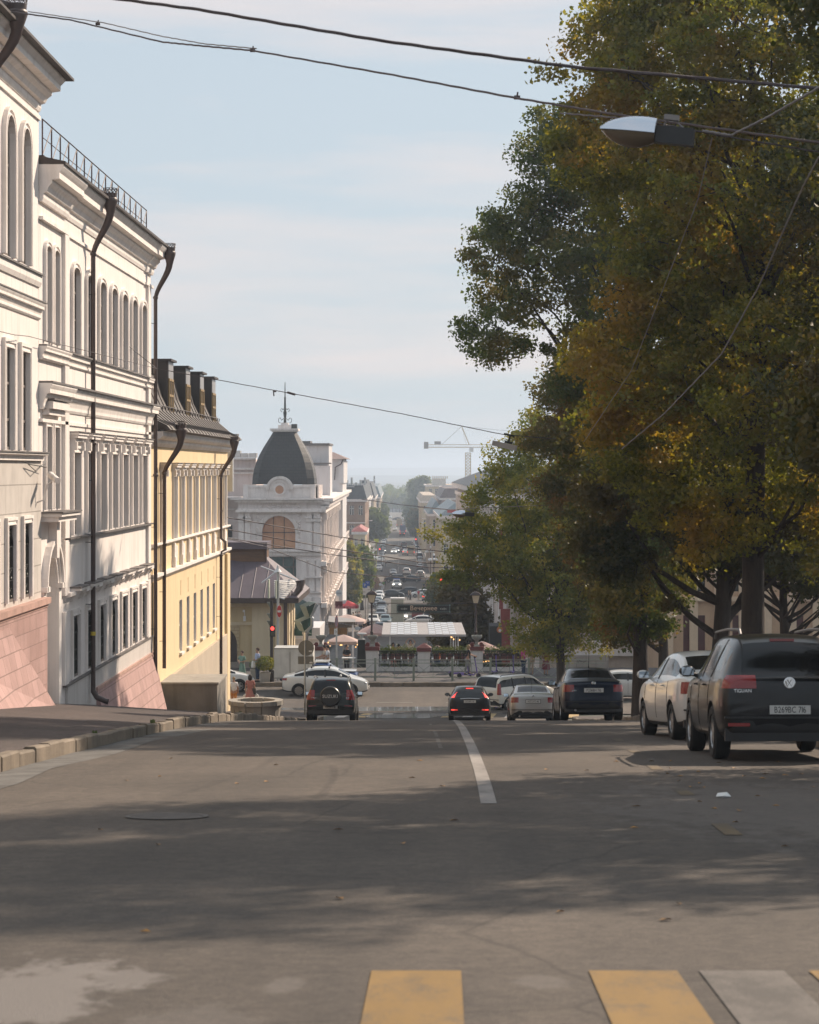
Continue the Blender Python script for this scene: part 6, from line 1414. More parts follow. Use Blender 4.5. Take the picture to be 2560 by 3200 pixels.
singles = [(1256,1939,'H',PW,'F','white hatchback driving towards the camera under the hanging cafe banner','h'),
 (1231,1731,'S',PW,'F','white sedan approaching in mid street beside a grey car with bright lamp','h'),(1240,1727,'S',PGR,'F','grey sedan with bright lamp just behind the white one in mid street','h'),
 (1229,1799,'S',PGR,'F','dark sedan approaching just above the cars crossing the street',False),(1271,1797,'U',PW,'R','white pickup seen from behind near the crossing cars',False),
 (1234,1820,'U',PDB,'SL','dark blue off-roader crossing to the left behind the police car',False),(1283,1819,'S',PDB,'SL','dark sedan crossing to the right of the dark blue off-roader',False),
 (1226,1868,'S',PB,'SR','black sedan crossing from the left in the middle distance',False),(1274,1863,'U',PB,'SL','black off-roader crossing behind the walkers',False),(1319,1867,'S',PW,'SL','white sedan standing across the street right of the walkers',False),
 (1334,1877,'S',PS,'R','silver car with red tail lamps lit beside the dark green tree','b'),(1262,1709,'U',PBN,'R','brown red off-roader far up the right lane',False),(1263,1726,'U',PB,'R','black off-roader waiting behind the beige minibus',False),(1267,1733,'S',PW,'R','white sedan with brake lamps left of the beige minibus','b'),
 (1257,1676,'U',PB,'R','black off-roader with glowing brake lamps behind the blue truck','b'),(1235,1660,'S',PW,'F','white sedan far away left of the blue truck',False),(1241,1626,'S',PB,'SL','black sedan crossing at the far end of the street',False),(1258,1631,'U',PW,'R','white off-roader at the far end beside the tan box truck','b'),
 (1219,1620,'S',PW,'F','white sedan at the far end near the grey hoarding',False),(1209,1622,'S',PW,'F','small white car parked at the far end on the left',False)]
for u, v, t, m, h, lb, on in singles: far(u, v, t, m, h, lb, on=on, group='cars driving on the distant street')
near = [(1338,1949,'U',PW,'F','white off-roader standing behind the pale cafe canopy'),(1316,1958,'S',PW,'SL','white sedan just showing over the pale cafe canopy'),(1306,1934,'U',PRD,'R','dark red car behind the hanging cafe banner'),(1204,1955,'S',PTE,'F','teal sedan parked behind the lamp post of the cafe'),
 (1166,1958,'U',PW,'F','white off-roader partly hidden behind the cream umbrella'),(1110,1868,'U',PW,'SR','white pickup parked below the left trees'),(1188,1985,'S',PDB,'F','dark blue sedan behind the pink umbrella'),(1175,1900,'S',PGR,'F','grey sedan at the kerb by the parking signs'),(1192,1925,'S',PGR,'F','grey sedan parked left of the hanging banner')]
for u, v, t, m, h, lb in near: far(u, v, t, m, h, lb, group='cars parked beyond the cafe')
# police off-roader
c = far(1240, 1839, 'U', PW, 'F', 'white and blue police off-roader driving towards the camera', on='h', group=None, name='police_car', sc=1.08)
if 'group' in c: del c['group']
b = MB(); b.box(-.55,.55,.1,.35,1.67,1.79); lb_ = b.build('light_bar', mat('blue_beacon', (.03,.08,.5), .2, var=0), c, local=True)
b = MB(); b.box(-.86,.86,2.0,2.06,.55,.62); b.build('blue_stripe', PBL, c, local=True)
# minibus and trucks
def boxvan(label, u, v, col, w_, h_, l_, cabcol, name='minibus', cat='minibus', rear=True, boxm=None):
    Y = YV(v); r = thing(name, label, cat, ((u-U0)/F*Y, Y, zg(Y)+.012), None, R(1.2)); 
    b = MB(); b.loft([[(-w_/2,y,.45),(w_/2,y,.45),(w_/2,y,h_*.55),(w_/2-.06,y,h_-.15),(w_/2-.25,y,h_),(-w_/2+.25,y,h_),(-w_/2+.06,y,h_-.15),(-w_/2,y,h_*.55)] for y in (0, l_*.8)]); b.build('cargo_body', boxm or col, r, local=True)
    b = MB(); b.loft([[(-w_/2,l_*.8+.01,.4),(w_/2,l_*.8+.01,.4),(w_/2-.1,l_*.8+.01,h_*.9),(-w_/2+.1,l_*.8+.01,h_*.9)],[(-w_/2,l_*.9,.4),(w_/2,l_*.9,.4),(w_/2-.15,l_*.9,h_*.7),(-w_/2+.15,l_*.9,h_*.7)],[(-w_/2,l_,.4),(w_/2,l_,.4),(w_/2-.1,l_,h_*.42),(-w_/2+.1,l_,h_*.42)]]); b.build('cab', cabcol, r, local=True)
    b = MB(); b.box(-w_*.40,-.0,-.03,-.002,h_*.55,h_*.82); b.box(.0,w_*.40,-.03,-.002,h_*.55,h_*.82)
    if rear: b.build('rear_window', CGL, r, local=True)
    b = MB(); 
    for s_ in (-1,1): bb = MB(); bb.box(s_*w_*.44-.07,s_*w_*.44+.07,-.04,-.002,.75,1.15); bb.build('tail_light', TAILON, r, local=True)
    b = MB(); b.box(-w_/2+.05, w_/2-.05, -.08, -.002, .38, .55); b.build('bumper', TRIM, r, local=True)
    for yw in (l_*.2, l_*.85):
        for s_ in (-1,1): bb = MB(); bb.loft([[(s_*(w_/2-.02),yw+.36*math.cos(a),.36+.36*math.sin(a)) for a in np.linspace(0,2*math.pi,15)[:-1]],[(s_*(w_/2-.25),yw+.36*math.cos(a),.36+.36*math.sin(a)) for a in np.linspace(0,2*math.pi,15)[:-1]]]); bb.build('wheel', TYRE, r, local=True)
    return r
boxvan('beige high roof minibus seen from behind on the right lane', 1284, 1737, PBG, 2.0, 2.6, 5.6, PBG)
boxvan('tan box truck far away in the middle of the street', 1248, 1648, PBG, 2.2, 3.3, 6, PW, 'box_truck', 'truck', False, mat('tan_tarpaulin', (.33,.28,.20), .8, var=.1))
boxvan('blue box truck far away in front of the tan box truck', 1259, 1668, PBL, 2.2, 3.0, 6, PBL, 'box_truck', 'truck', False)
for o in PRO.values():
    for c in subparts(o): bpy.data.objects.remove(c)
    bpy.data.objects.remove(o)
# ================================================================ TREES
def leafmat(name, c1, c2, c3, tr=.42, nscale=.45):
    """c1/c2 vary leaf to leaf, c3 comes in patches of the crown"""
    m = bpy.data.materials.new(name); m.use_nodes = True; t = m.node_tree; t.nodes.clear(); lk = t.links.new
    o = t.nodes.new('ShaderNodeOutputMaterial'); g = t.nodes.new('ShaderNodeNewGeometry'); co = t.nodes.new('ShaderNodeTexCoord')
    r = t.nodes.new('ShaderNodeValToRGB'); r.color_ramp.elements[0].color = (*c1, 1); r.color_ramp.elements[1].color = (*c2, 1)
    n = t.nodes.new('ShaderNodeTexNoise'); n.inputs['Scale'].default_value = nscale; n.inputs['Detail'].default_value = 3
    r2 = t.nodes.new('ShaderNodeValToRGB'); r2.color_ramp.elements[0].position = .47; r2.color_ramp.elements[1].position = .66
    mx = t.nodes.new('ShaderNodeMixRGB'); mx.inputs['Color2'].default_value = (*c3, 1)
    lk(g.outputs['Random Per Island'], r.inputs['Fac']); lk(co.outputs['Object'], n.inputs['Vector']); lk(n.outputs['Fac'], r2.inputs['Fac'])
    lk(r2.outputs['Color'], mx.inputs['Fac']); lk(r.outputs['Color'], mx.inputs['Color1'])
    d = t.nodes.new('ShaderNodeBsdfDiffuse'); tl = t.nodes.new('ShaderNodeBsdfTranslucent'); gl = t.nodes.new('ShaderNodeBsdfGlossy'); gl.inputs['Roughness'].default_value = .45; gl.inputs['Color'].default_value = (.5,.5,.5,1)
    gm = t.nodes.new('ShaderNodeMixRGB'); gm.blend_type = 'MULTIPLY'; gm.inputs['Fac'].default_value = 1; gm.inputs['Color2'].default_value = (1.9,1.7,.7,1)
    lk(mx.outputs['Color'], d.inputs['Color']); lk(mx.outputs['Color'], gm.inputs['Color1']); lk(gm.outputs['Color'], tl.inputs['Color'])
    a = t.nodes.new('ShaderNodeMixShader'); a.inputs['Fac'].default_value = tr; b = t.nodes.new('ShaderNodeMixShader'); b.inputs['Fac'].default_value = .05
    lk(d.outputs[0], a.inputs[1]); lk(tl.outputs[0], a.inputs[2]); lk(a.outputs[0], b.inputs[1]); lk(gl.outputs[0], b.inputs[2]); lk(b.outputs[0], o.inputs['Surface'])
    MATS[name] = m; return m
LGREEN = leafmat('dark_green_leaves', (.045,.075,.030), (.085,.12,.038), (.15,.125,.032))
LGOLD = leafmat('golden_green_leaves', (.078,.104,.021), (.195,.195,.031), (.25,.165,.030), tr=.5)
LORANGE = leafmat('rusty_leaves', (.065,.078,.022), (.12,.105,.026), (.19,.10,.024), tr=.40, nscale=.7)
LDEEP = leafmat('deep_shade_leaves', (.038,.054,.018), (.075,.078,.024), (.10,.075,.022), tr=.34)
LYEL = leafmat('yellow_green_leaves', (.08,.115,.026), (.18,.20,.04), (.30,.26,.045), nscale=.9)
LFAR = leafmat('far_green_leaves', (.05,.085,.028), (.09,.125,.04), (.13,.15,.05), nscale=.12)
LBRN = leafmat('brown_leaves', (.075,.055,.022), (.12,.085,.035), (.10,.09,.03), nscale=.6)
BARK = mat('tree_bark', (.045,.036,.030), .95, var=.35, scale=3, bump=.8, bscale=14, stretch=(3,3,.6))
def inpoly(px, pz, poly):
    n = len(poly); c = np.zeros(len(px), bool); j = n-1
    for i in range(n):
        xi, zi = poly[i]; xj, zj = poly[j]
        cond = ((zi > pz) != (zj > pz)) & (px < (xj-xi)*(pz-zi)/(zj-zi+1e-12)+xi); c ^= cond; j = i
    return c
def edged(px, pz, poly):
    d = np.full(len(px), 1e9); n = len(poly)
    for i in range(n):
        a = np.array(poly[i]); b = np.array(poly[(i+1) % n]); ab = b-a; t = np.clip(((px-a[0])*ab[0]+(pz-a[1])*ab[1])/(ab@ab+1e-9), 0, 1)
        d = np.minimum(d, np.hypot(px-a[0]-t*ab[0], pz-a[1]-t*ab[1]))
    return d
def leaf_mesh(name, C, s, rng, m, parent, aspect=.62, droop=0):
    n = len(C); v1 = rng.normal(size=(n,3)); v1[:,2] -= droop; v1 /= np.linalg.norm(v1, axis=1)[:,None]
    v2 = rng.normal(size=(n,3)); v2 -= (v2*v1).sum(1)[:,None]*v1; v2 /= np.linalg.norm(v2, axis=1)[:,None]
    sz = s*rng.uniform(.6, 1.25, n)[:,None]; off = np.array(origin_of(parent)) if parent else 0
    C = C-off; nrm = np.cross(v1, v2)
    V = np.empty((n,4,3)); V[:,0] = C+v1*sz*.5; V[:,1] = C+v2*sz*.5*aspect+nrm*sz*.06; V[:,2] = C-v1*sz*.5; V[:,3] = C-v2*sz*.5*aspect+nrm*sz*.06
    me = bpy.data.meshes.new(name); me.vertices.add(4*n); me.vertices.foreach_set('co', V.ravel())
    me.loops.add(4*n); me.loops.foreach_set('vertex_index', np.arange(4*n)); me.polygons.add(n); me.polygons.foreach_set('loop_start', np.arange(n)*4)
    try: me.polygons.foreach_set('loop_total', np.full(n, 4))
    except Exception: pass
    me.materials.append(m); me.update(calc_edges=True); me.validate()
    o = bpy.data.objects.new(name, me); COL.objects.link(o); o.parent = parent; return o
def tree(label, base, polyD, leaf=.15, nlobe=60, nclump=1000, per=70, m=LGREEN, trunk=.3, seed=1, dep=4.0, rl=1.3, rc=.42, lean=(0,0), top=None, name='street_tree', cat='tree', group=None, units='D', bare=0, limbs=16, skirt=None, kc=None):
    """polyD: crown outline in display pixels at the tree's own distance, turned into metres there; the crown is then filled in depth"""
    rng = np.random.default_rng(seed); X, Y = base; gz = zg(Y)-.1
    conv = (lambda u, v: D(u, v, Y)) if units == 'D' else (lambda u, v: P(u, v, Y))
    poly = [(conv(u, v)[0], conv(u, v)[2]) for u, v in polyD]
    xs = [p[0] for p in poly]; zs = [p[1] for p in poly]
    t = thing(name, label, cat, (X, Y, gz), group)
    # lobes
    px = rng.uniform(min(xs), max(xs), 6000); pz = rng.uniform(min(zs), max(zs), 6000); ok = inpoly(px, pz, poly); px, pz = px[ok], pz[ok]
    ed = edged(px, pz, poly); ok = ed > rl*.16; px, pz, ed = px[ok], pz[ok], ed[ok]
    sel = []; 
    for i in range(len(px)):       # roughly even spread of lobes
        if len(sel) >= nlobe: break
        if all((px[i]-px[j])**2+(pz[i]-pz[j])**2 > (rl*.55)**2 for j in sel[-40:]): sel.append(i)
    L_ = np.array([(px[i], Y + rng.uniform(-1, 1)*min(dep, ed[i]*1.25+.3), pz[i]) for i in sel])
    rad = np.array([min(rl, max(.32, ed[i]*1.05))*rng.uniform(.75, 1.2) for i in sel])
    w_ = rad**1.5; w_ /= w_.sum(); idx = rng.choice(len(L_), nclump, p=w_)
    dv = rng.normal(size=(nclump,3)); dv /= np.linalg.norm(dv, axis=1)[:,None]; rr = rng.uniform(.25, 1, nclump)**.5
    CC = L_[idx]+dv*(rad[idx]*rr)[:,None]*np.array([1.1,1.1,.72])
    cnt = rng.poisson(per, nclump); ci = np.repeat(np.arange(nclump), cnt)
    scl = rc*rng.uniform(.6,1.2,nclump)
    LP = CC[ci]+np.clip(rng.normal(size=(len(ci),3)),-1.7,1.7)*scl[ci][:,None]*np.array([.62,.62,.36])
    leaf_mesh('crown', LP, leaf, rng, m, t)
    # trunk and limbs
    tz = top if top is not None else np.percentile(L_[:,2], 80)
    b = MB(); n = 9; tp = []
    for k in range(n):
        q = k/(n-1); tp.append((X+lean[0]*q+.25*math.sin(q*5+seed)*q, Y+lean[1]*q+.2*math.cos(q*4+seed)*q, gz+(tz-gz)*q))
    tr = [trunk*(1.35 if k == 0 else 1)*(1-.78*(k/(n-1))**1.1) for k in range(n)]
    b.tube(tp, tr, 10); b.build('trunk', BARK, t, 60)
    b = MB(); TP = np.array(tp)
    def onpath(z):
        q = np.clip((z-gz)/(tz-gz), 0, 1); k = min(int(q*(n-1)), n-2); f = q*(n-1)-k; return Vector(tp[k]).lerp(Vector(tp[k+1]), f), trunk*(1-.78*q**1.1)
    order = np.argsort(-rad)
    for c_, i in enumerate(order[:limbs*3]):
        e = Vector(L_[i]); hd = math.hypot(e.x-X, e.y-Y); s0, r0 = onpath(min(tz-.3, max(gz+1.5, e.z-hd*rng.uniform(.55,.95)-.4)))
        mid = s0.lerp(e, .5)+Vector((rng.normal()*.2, rng.normal()*.2, -hd*.10+rng.normal()*.1)); r_ = min(r0*.55, .03+.016*hd+(.03 if c_ < limbs else 0))
        q1 = s0.lerp(mid, .5)+Vector((0,0,-.03*hd)); q2 = mid.lerp(e, .5)+Vector((0,0,.05*hd))
        b.tube([s0, q1, mid, q2, e], [r_, r_*.82, r_*.62, r_*.42, r_*.18], 5, False)
    b.build('limbs', BARK, t, 60)
    b = MB(); sub_ = rng.choice(nclump, min(nclump, 420), replace=False)
    for i in sub_:
        e = Vector(CC[i]); s0 = Vector(L_[idx[i]]); md = s0.lerp(e, .5)+Vector(rng.normal(size=3)*.08)
        b.tube([s0, md, e], [.022, .014, .006], 3, False)
    for k in range(bare):
        i = rng.integers(len(L_)); s0 = Vector(L_[i]); 
        if s0.z < np.percentile(L_[:,2], 45): continue
        d = Vector((rng.normal()*.35, rng.normal()*.3, 1)).normalized(); l = rng.uniform(1.2, 2.8); m1 = s0+d*l*.5+Vector((rng.normal()*.15,0,0)); e = s0+d*l
        b.tube([s0, m1, e], [.03, .02, .007], 4, False)
        for z in range(3): f = s0.lerp(e, rng.uniform(.3,.9)); g = f+Vector((rng.normal()*.5, rng.normal()*.3, rng.uniform(.2,.7))); b.tube([f, g], [.012, .004], 3, False)
    b.build('twigs', BARK, t)
    return t
K = 1.0
tree('tall dark green tree whose crown juts left over the street', (6.6, 74),
     [(1112,228),(1080,262),(1072,330),(1078,395),(1035,440),(1010,462),(985,520),(972,560),(1000,600),(955,672),(958,700),(985,735),(975,775),(1015,798),(1062,782),(1100,740),(1140,742),(1180,860),(1240,960),(1230,1060),(1235,1200),(1270,1330),(1330,1375),(1420,1330),(1480,1150),(1560,1000),(1600,600),(1560,250),(1480,130),(1330,90),(1210,190),(1150,235)],
     leaf=.135, nlobe=220, nclump=2900, per=62, m=LGREEN, trunk=.27, seed=11, dep=3.6, rl=1.0, rc=.40)
tree('tallest golden green tree filling the top right, its trunk above the roof rails', (6.9, 49.5),
     [(1200,-60),(1150,5),(1138,30),(1190,78),(1150,140),(1152,200),(1185,240),(1130,330),(1135,380),(1200,390),(1215,480),(1290,520),(1240,600),(1250,640),(1190,700),(1200,760),(1150,800),(1180,860),(1215,900),(1260,1010),(1370,1080),(1440,1180),(1540,1215),(1640,1200),(1760,1230),(1860,1150),(1900,700),(1880,200),(1860,-160),(1400,-200)],
     leaf=.12, nlobe=240, nclump=3000, per=62, m=LGOLD, trunk=.29, seed=5, dep=5.6, rl=.9, rc=.34)
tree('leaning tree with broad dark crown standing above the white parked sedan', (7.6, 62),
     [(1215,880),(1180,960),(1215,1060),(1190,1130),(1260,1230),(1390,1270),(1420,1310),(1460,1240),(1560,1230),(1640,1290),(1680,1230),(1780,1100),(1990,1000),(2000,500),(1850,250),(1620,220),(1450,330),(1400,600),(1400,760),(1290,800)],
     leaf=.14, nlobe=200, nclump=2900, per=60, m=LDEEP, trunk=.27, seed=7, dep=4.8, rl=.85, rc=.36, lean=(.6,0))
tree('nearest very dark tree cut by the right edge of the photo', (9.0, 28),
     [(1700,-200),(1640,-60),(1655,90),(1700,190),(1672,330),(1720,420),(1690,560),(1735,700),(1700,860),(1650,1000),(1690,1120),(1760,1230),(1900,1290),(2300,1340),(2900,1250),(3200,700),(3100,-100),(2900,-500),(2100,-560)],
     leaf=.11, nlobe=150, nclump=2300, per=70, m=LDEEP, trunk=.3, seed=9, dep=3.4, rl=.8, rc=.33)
tree('small tree with sparse twiggy top and yellowing leaves, behind the silver sedan', (5.75, 108),
     [(1110,850),(1085,905),(1040,935),(1012,960),(1020,1005),(985,1040),(975,1085),(925,1095),(883,1105),(905,1140),(945,1150),(930,1175),(960,1200),(915,1215),(960,1245),(1010,1240),(1045,1255),(1080,1290),(1070,1350),(1100,1395),(1150,1385),(1180,1400),(1225,1370),(1270,1375),(1320,1330),(1330,1200),(1300,1050),(1240,930),(1170,860)],
     leaf=.17, nlobe=260, nclump=2200, per=34, m=LYEL, trunk=.24, seed=21, dep=3.4, rl=.95, rc=.46, bare=34)
tree('rusty orange leaved tree between the small twiggy tree and the tall trunks', (8.7, 88),
     [(1175,750),(1130,790),(1105,770),(1125,840),(1150,880),(1090,910),(1110,955),(1165,985),(1130,1030),(1175,1090),(1165,1150),(1215,1210),(1250,1290),(1300,1375),(1390,1360),(1420,1260),(1470,1200),(1500,1000),(1480,850),(1400,760),(1280,720)],
     leaf=.15, nlobe=160, nclump=2200, per=46, m=LORANGE, trunk=.24, seed=33, dep=3.2, rl=.9, rc=.42)
tree('slim dark tree by the tan building at the right edge', (10.8, 70), [(1480,1000),(1440,1120),(1500,1200),(1560,1225),(1640,1240),(1700,1290),(1760,1310),(1880,1250),(1850,1000),(1650,920)], leaf=.17, nlobe=60, nclump=600, per=40, m=LDEEP, trunk=.2, seed=40, dep=2.5, rl=.9)
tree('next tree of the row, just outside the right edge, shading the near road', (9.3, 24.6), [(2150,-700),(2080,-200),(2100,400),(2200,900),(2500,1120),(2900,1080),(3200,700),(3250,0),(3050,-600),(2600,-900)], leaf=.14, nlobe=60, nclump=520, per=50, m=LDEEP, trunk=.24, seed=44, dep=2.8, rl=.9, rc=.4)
tree('dark tree added to shade the road, behind the black off-roader, merging into the right edge', (10.2, 44.5), [(1640,250),(1600,450),(1655,640),(1610,860),(1680,1040),(1790,1130),(2000,1150),(2250,1000),(2300,600),(2200,200),(1950,60),(1750,120)], leaf=.13, nlobe=90, nclump=1200, per=60, m=LDEEP, trunk=.24, seed=46, dep=3.0, rl=.9, rc=.38)  # added between the other trees for its shade on the road towards the crest
# trees further away
tree('brown leaved tree beside the hanging cafe banner', (3.0, 151), [(1425,1790),(1400,1840),(1375,1860),(1385,1900),(1350,1925),(1362,1960),(1350,1990),(1380,2020),(1420,2070),(1480,2075),(1530,2060),(1545,1960),(1520,1900),(1500,1840),(1470,1800)], units='P', leaf=.3, nlobe=60, nclump=600, per=30, m=LBRN, trunk=.2, seed=51, dep=2, rl=.8, rc=.55)
tree('dense dark green tree right of the second crossing', ((1375-U0)/F*335, 335), [(1362,1790),(1345,1810),(1340,1850),(1345,1890),(1385,1905),(1420,1890),(1418,1820),(1400,1790)], units='P', leaf=.5, nlobe=40, nclump=350, per=30, m=LGREEN, trunk=.25, seed=52, dep=2.5, rl=1.2, rc=.8)
for i, (pl_, Yt, ut, lb) in enumerate([
   ([(1078,1690),(1066,1740),(1068,1850),(1080,1890),(1112,1885),(1118,1800),(1110,1710)], 330, 1092, 'weeping olive green tree beside the street side of the domed building'),
   ([(1118,1700),(1105,1730),(1108,1850),(1120,1880),(1150,1850),(1158,1780),(1145,1715)], 350, 1132, 'bright green round tree right of the weeping one below the brick house'),
   ([(1158,1590),(1150,1640),(1152,1680),(1175,1690),(1200,1672),(1205,1645),(1190,1610)], 540, 1175, 'green tree in front of the far left houses above the parked row'),
   ([(1183,1570),(1180,1610),(1190,1625),(1203,1612),(1200,1580)], 760, 1191, 'small pale green tree near the far left end of the street')]):
    tree(lb, ((ut-U0)/F*Yt, Yt), pl_, units='P', leaf=.5 if Yt < 500 else .9, nlobe=40, nclump=380, per=30, m=LFAR if i != 0 else LYEL, trunk=.3, seed=60+i, dep=2.8, rl=1.3 if Yt < 500 else 2, rc=.9 if Yt < 500 else 1.3)
tree('tall poplar like tree on the right end of the far street', ((1308-U0)/F*930, 930), [(1300,1498),(1285,1495),(1277,1520),(1290,1545),(1275,1580),(1278,1640),(1310,1650),(1345,1640),(1352,1590),(1345,1540),(1340,1500),(1325,1483),(1312,1490)], units='P', leaf=1.4, nlobe=60, nclump=600, per=26, m=LFAR, trunk=.5, seed=71, dep=6, rl=3, rc=2)
tree('smaller green tree below the tall poplar on the right', ((1300-U0)/F*700, 700), [(1290,1590),(1282,1620),(1283,1655),(1300,1668),(1320,1655),(1322,1610),(1308,1590)], units='P', leaf=1.0, nlobe=30, nclump=300, per=26, m=LGREEN, trunk=.35, seed=72, dep=3, rl=2, rc=1.3)
# far wood as one mass
rng = np.random.default_rng(5); pts = []
for k in range(900):
    u = rng.uniform(1150, 1312); Y = rng.uniform(1210, 1500); x = (u-U0)/F*Y
    h = 10.5-(u-1150)*.02+1.6*math.sin(u*.11)+1.2*math.sin(u*.31+1)+rng.uniform(-1.5,1.2); z0 = zg(Y)
    for q in range(7):
        zz = rng.uniform(.12, 1)**.8; pts.append((x+rng.normal()*2.2*(1.2-zz), Y+rng.normal()*2, z0+h*zz))
pts = np.repeat(np.array(pts), 9, axis=0)+rng.normal(size=(len(pts)*9,3))*.9
wd = leaf_mesh('far_wood', pts, 1.7, rng, LFAR, None); tag(wd, kind='stuff')
# potted shrub by the restaurant
def shrub(label, x, y, z, r, h, m, leaf=.05, n=900, seed=1, name='shrub', pot=None):
    rng = np.random.default_rng(seed); t = thing(name, label, 'shrub', (x, y, z)); d = rng.normal(size=(n,3)); d /= np.linalg.norm(d, axis=1)[:,None]
    C = np.array([x, y, z+h*.55])+d*(rng.uniform(.3,1,n)**.5)[:,None]*np.array([r, r, h*.5]); leaf_mesh('foliage', C, leaf, rng, m, t, droop=.5)
    if pot: 
        b = MB(); a, hh = pot; b.loft([[(x-a*s,y-a*s,zz),(x+a*s,y-a*s,zz),(x+a*s,y+a*s,zz),(x-a*s,y+a*s,zz)] for s, zz in ((.85,z-hh),(1,z-.05),(1.06,z-.05),(1.06,z),(.9,z),(.88,z-.1))]); b.build('pot', CONC, t)
    return t
x, y, _ = P(829, 0, 119.8); shrub('round fine leaved shrub in a square concrete pot by the restaurant corner', x, y, -10.85, .55, .85, LYEL, .09, 1500, 3, pot=(.28, .55))
x, y, _ = P(795, 0, 121.5); shrub('smaller dark round shrub behind the man in the blue shirt', x, y, -10.85, .3, .5, LGREEN, .07, 700, 4, pot=(.2, .5))
FLW = leafmat('flower_petals', (.35,.10,.14), (.45,.30,.08), (.12,.16,.05), tr=.2, nscale=.9)
x, y, _ = P(1175, 0, 425); shrub('tall column of pink and yellow flowers left of the police car', x, y, zg(425), .75, 2.6, FLW, .28, 900, 5)
x, y, _ = P(1343, 0, 425); shrub('tall column of pink flowers at the right of the second crossing', x, y, zg(425), .75, 2.2, FLW, .28, 800, 6)
# fallen leaves on the asphalt
lc = [(.35,.14,.03),(.42,.28,.05),(.20,.08,.03)]; rr = random.Random(8); b = MB()
for k in range(90):
    if k < 60: x = rr.uniform(2.4, 5.4); y = rr.uniform(17, 29)
    else: x = rr.uniform(-4.5, 3); y = rr.uniform(11, 30)
    s = rr.uniform(.025,.05); a = rr.uniform(0, 6.28); z = zg(y)+.008; ca, sa = math.cos(a)*s, math.sin(a)*s; slp = (zg(y+.5)-zg(y-.5))
    b.add([(x+ca,y+sa,z+slp*sa),(x-sa*.6,y+ca*.6,z+.012+slp*ca*.6),(x-ca,y-sa,z-slp*sa),(x+sa*.6,y-ca*.6,z+.006-slp*ca*.6)], [(0,1,2,3)])
tag(b.build('fallen_leaves', mat('fallen_leaf', (.30,.15,.035), .7, var=.5, scale=1.5)), kind='stuff')
b = MB(); x, y, z = P(2260, 2512, 21.8); z = zg(y)+.02; b.add([(x-.07,y,z-.01),(x,y-.04,z),(x+.08,y+.01,z-.012),(x+.05,y+.09,z+.02),(x-.04,y+.1,z+.01)], [(0,1,2,3,4)])
b.add([(x-.07,y,z-.014),(x,y-.04,z-.012),(x+.08,y+.01,z-.016),(x+.05,y+.09,z-.01),(x-.04,y+.1,z-.012)], [(0,1,2,3,4)]); tag(b.build('paper_scrap', mat('paper_white', (.7,.7,.68), .8, var=0)), 'white crumpled paper scrap lying on the road near the black off-roader', 'litter')
# ================================================================ STREET FURNITURE
GALV = MATS['galvanised']; FENCEM = mat('grey_green_fence_paint', (.22,.25,.21), .55, metal=.2, var=.1); DARKP = mat('dark_brown_post', (.045,.026,.022), .5, metal=.2, var=.1)
SIGNB = mat('sign_back_grey', (.17,.165,.14), .6, metal=.3, var=.12, scale=5); REDS = mat('sign_red', (.45,.02,.025), .4, var=0); WHS = mat('sign_white', (.62,.62,.62), .4, var=0); BLS = mat('sign_blue', (.02,.10,.42), .4, var=0)
LRED = mat('red_signal_light', (.6,.02,.02), .4, var=0, emit=(1,.06,.05), estr=2.0); LWARM = mat('warm_bulb', (.8,.6,.3), .3, var=0, emit=(1,.5,.16), estr=1.8)
PLZ = zg(121)+.17
# pedestrian fence along the far kerb
FX = [1173-240, 1173-120, 1173, 1293, 1414, 1533, 1653, 1773, 1893]
Yf = 120.4
first = None
for i in range(len(FX)-1):
    xa, xb = (FX[i]-U0)/F*Yf, (FX[i+1]-U0)/F*Yf
    fs_ = thing('pedestrian_fence', 'fence', 'fence', (xa, Yf, PLZ))
    b = MB(); b.box(xa-.06, xa+.06, Yf-.05, Yf+.05, PLZ, PLZ+1.2); b.box(xa-.07,xa+.07,Yf-.06,Yf+.06,PLZ+1.2,PLZ+1.23); b.build('post', FENCEM, fs_)
    b = MB()
    for z in (1.12, .95, .18): b.box(xa+.06, xb-.06, Yf-.018, Yf+.018, PLZ+z-.018, PLZ+z+.018)
    b.build('rail', FENCEM, fs_)
    b = MB(); xm = (xa+xb)/2
    b.tube([(xm,Yf,PLZ+.18),(xm,Yf,PLZ+.95)], .014, 4)
    for s0, s1 in ((xa+.07, xm-.02), (xm+.02, xb-.07)):
        b.tube([(s0,Yf,PLZ+.18),(s1,Yf,PLZ+.95)], .011, 4); b.tube([(s0,Yf+.012,PLZ+.95),(s1,Yf+.012,PLZ+.18)], .011, 4)
    b.build('cross_braces', FENCEM, fs_)
    nm = ['behind the white box van','left of the dark post with prohibition sign','in front of the first white urn pillar','in front of the middle white pillar','before the scooter rider','right of the urn pillar, beside parked scooters','before the woman in pink','behind the leaning tree trunk'][i]
    fs_['label'] = 'grey green pedestrian fence section '+nm; fs_['group'] = 'pedestrian fence along the kerb'
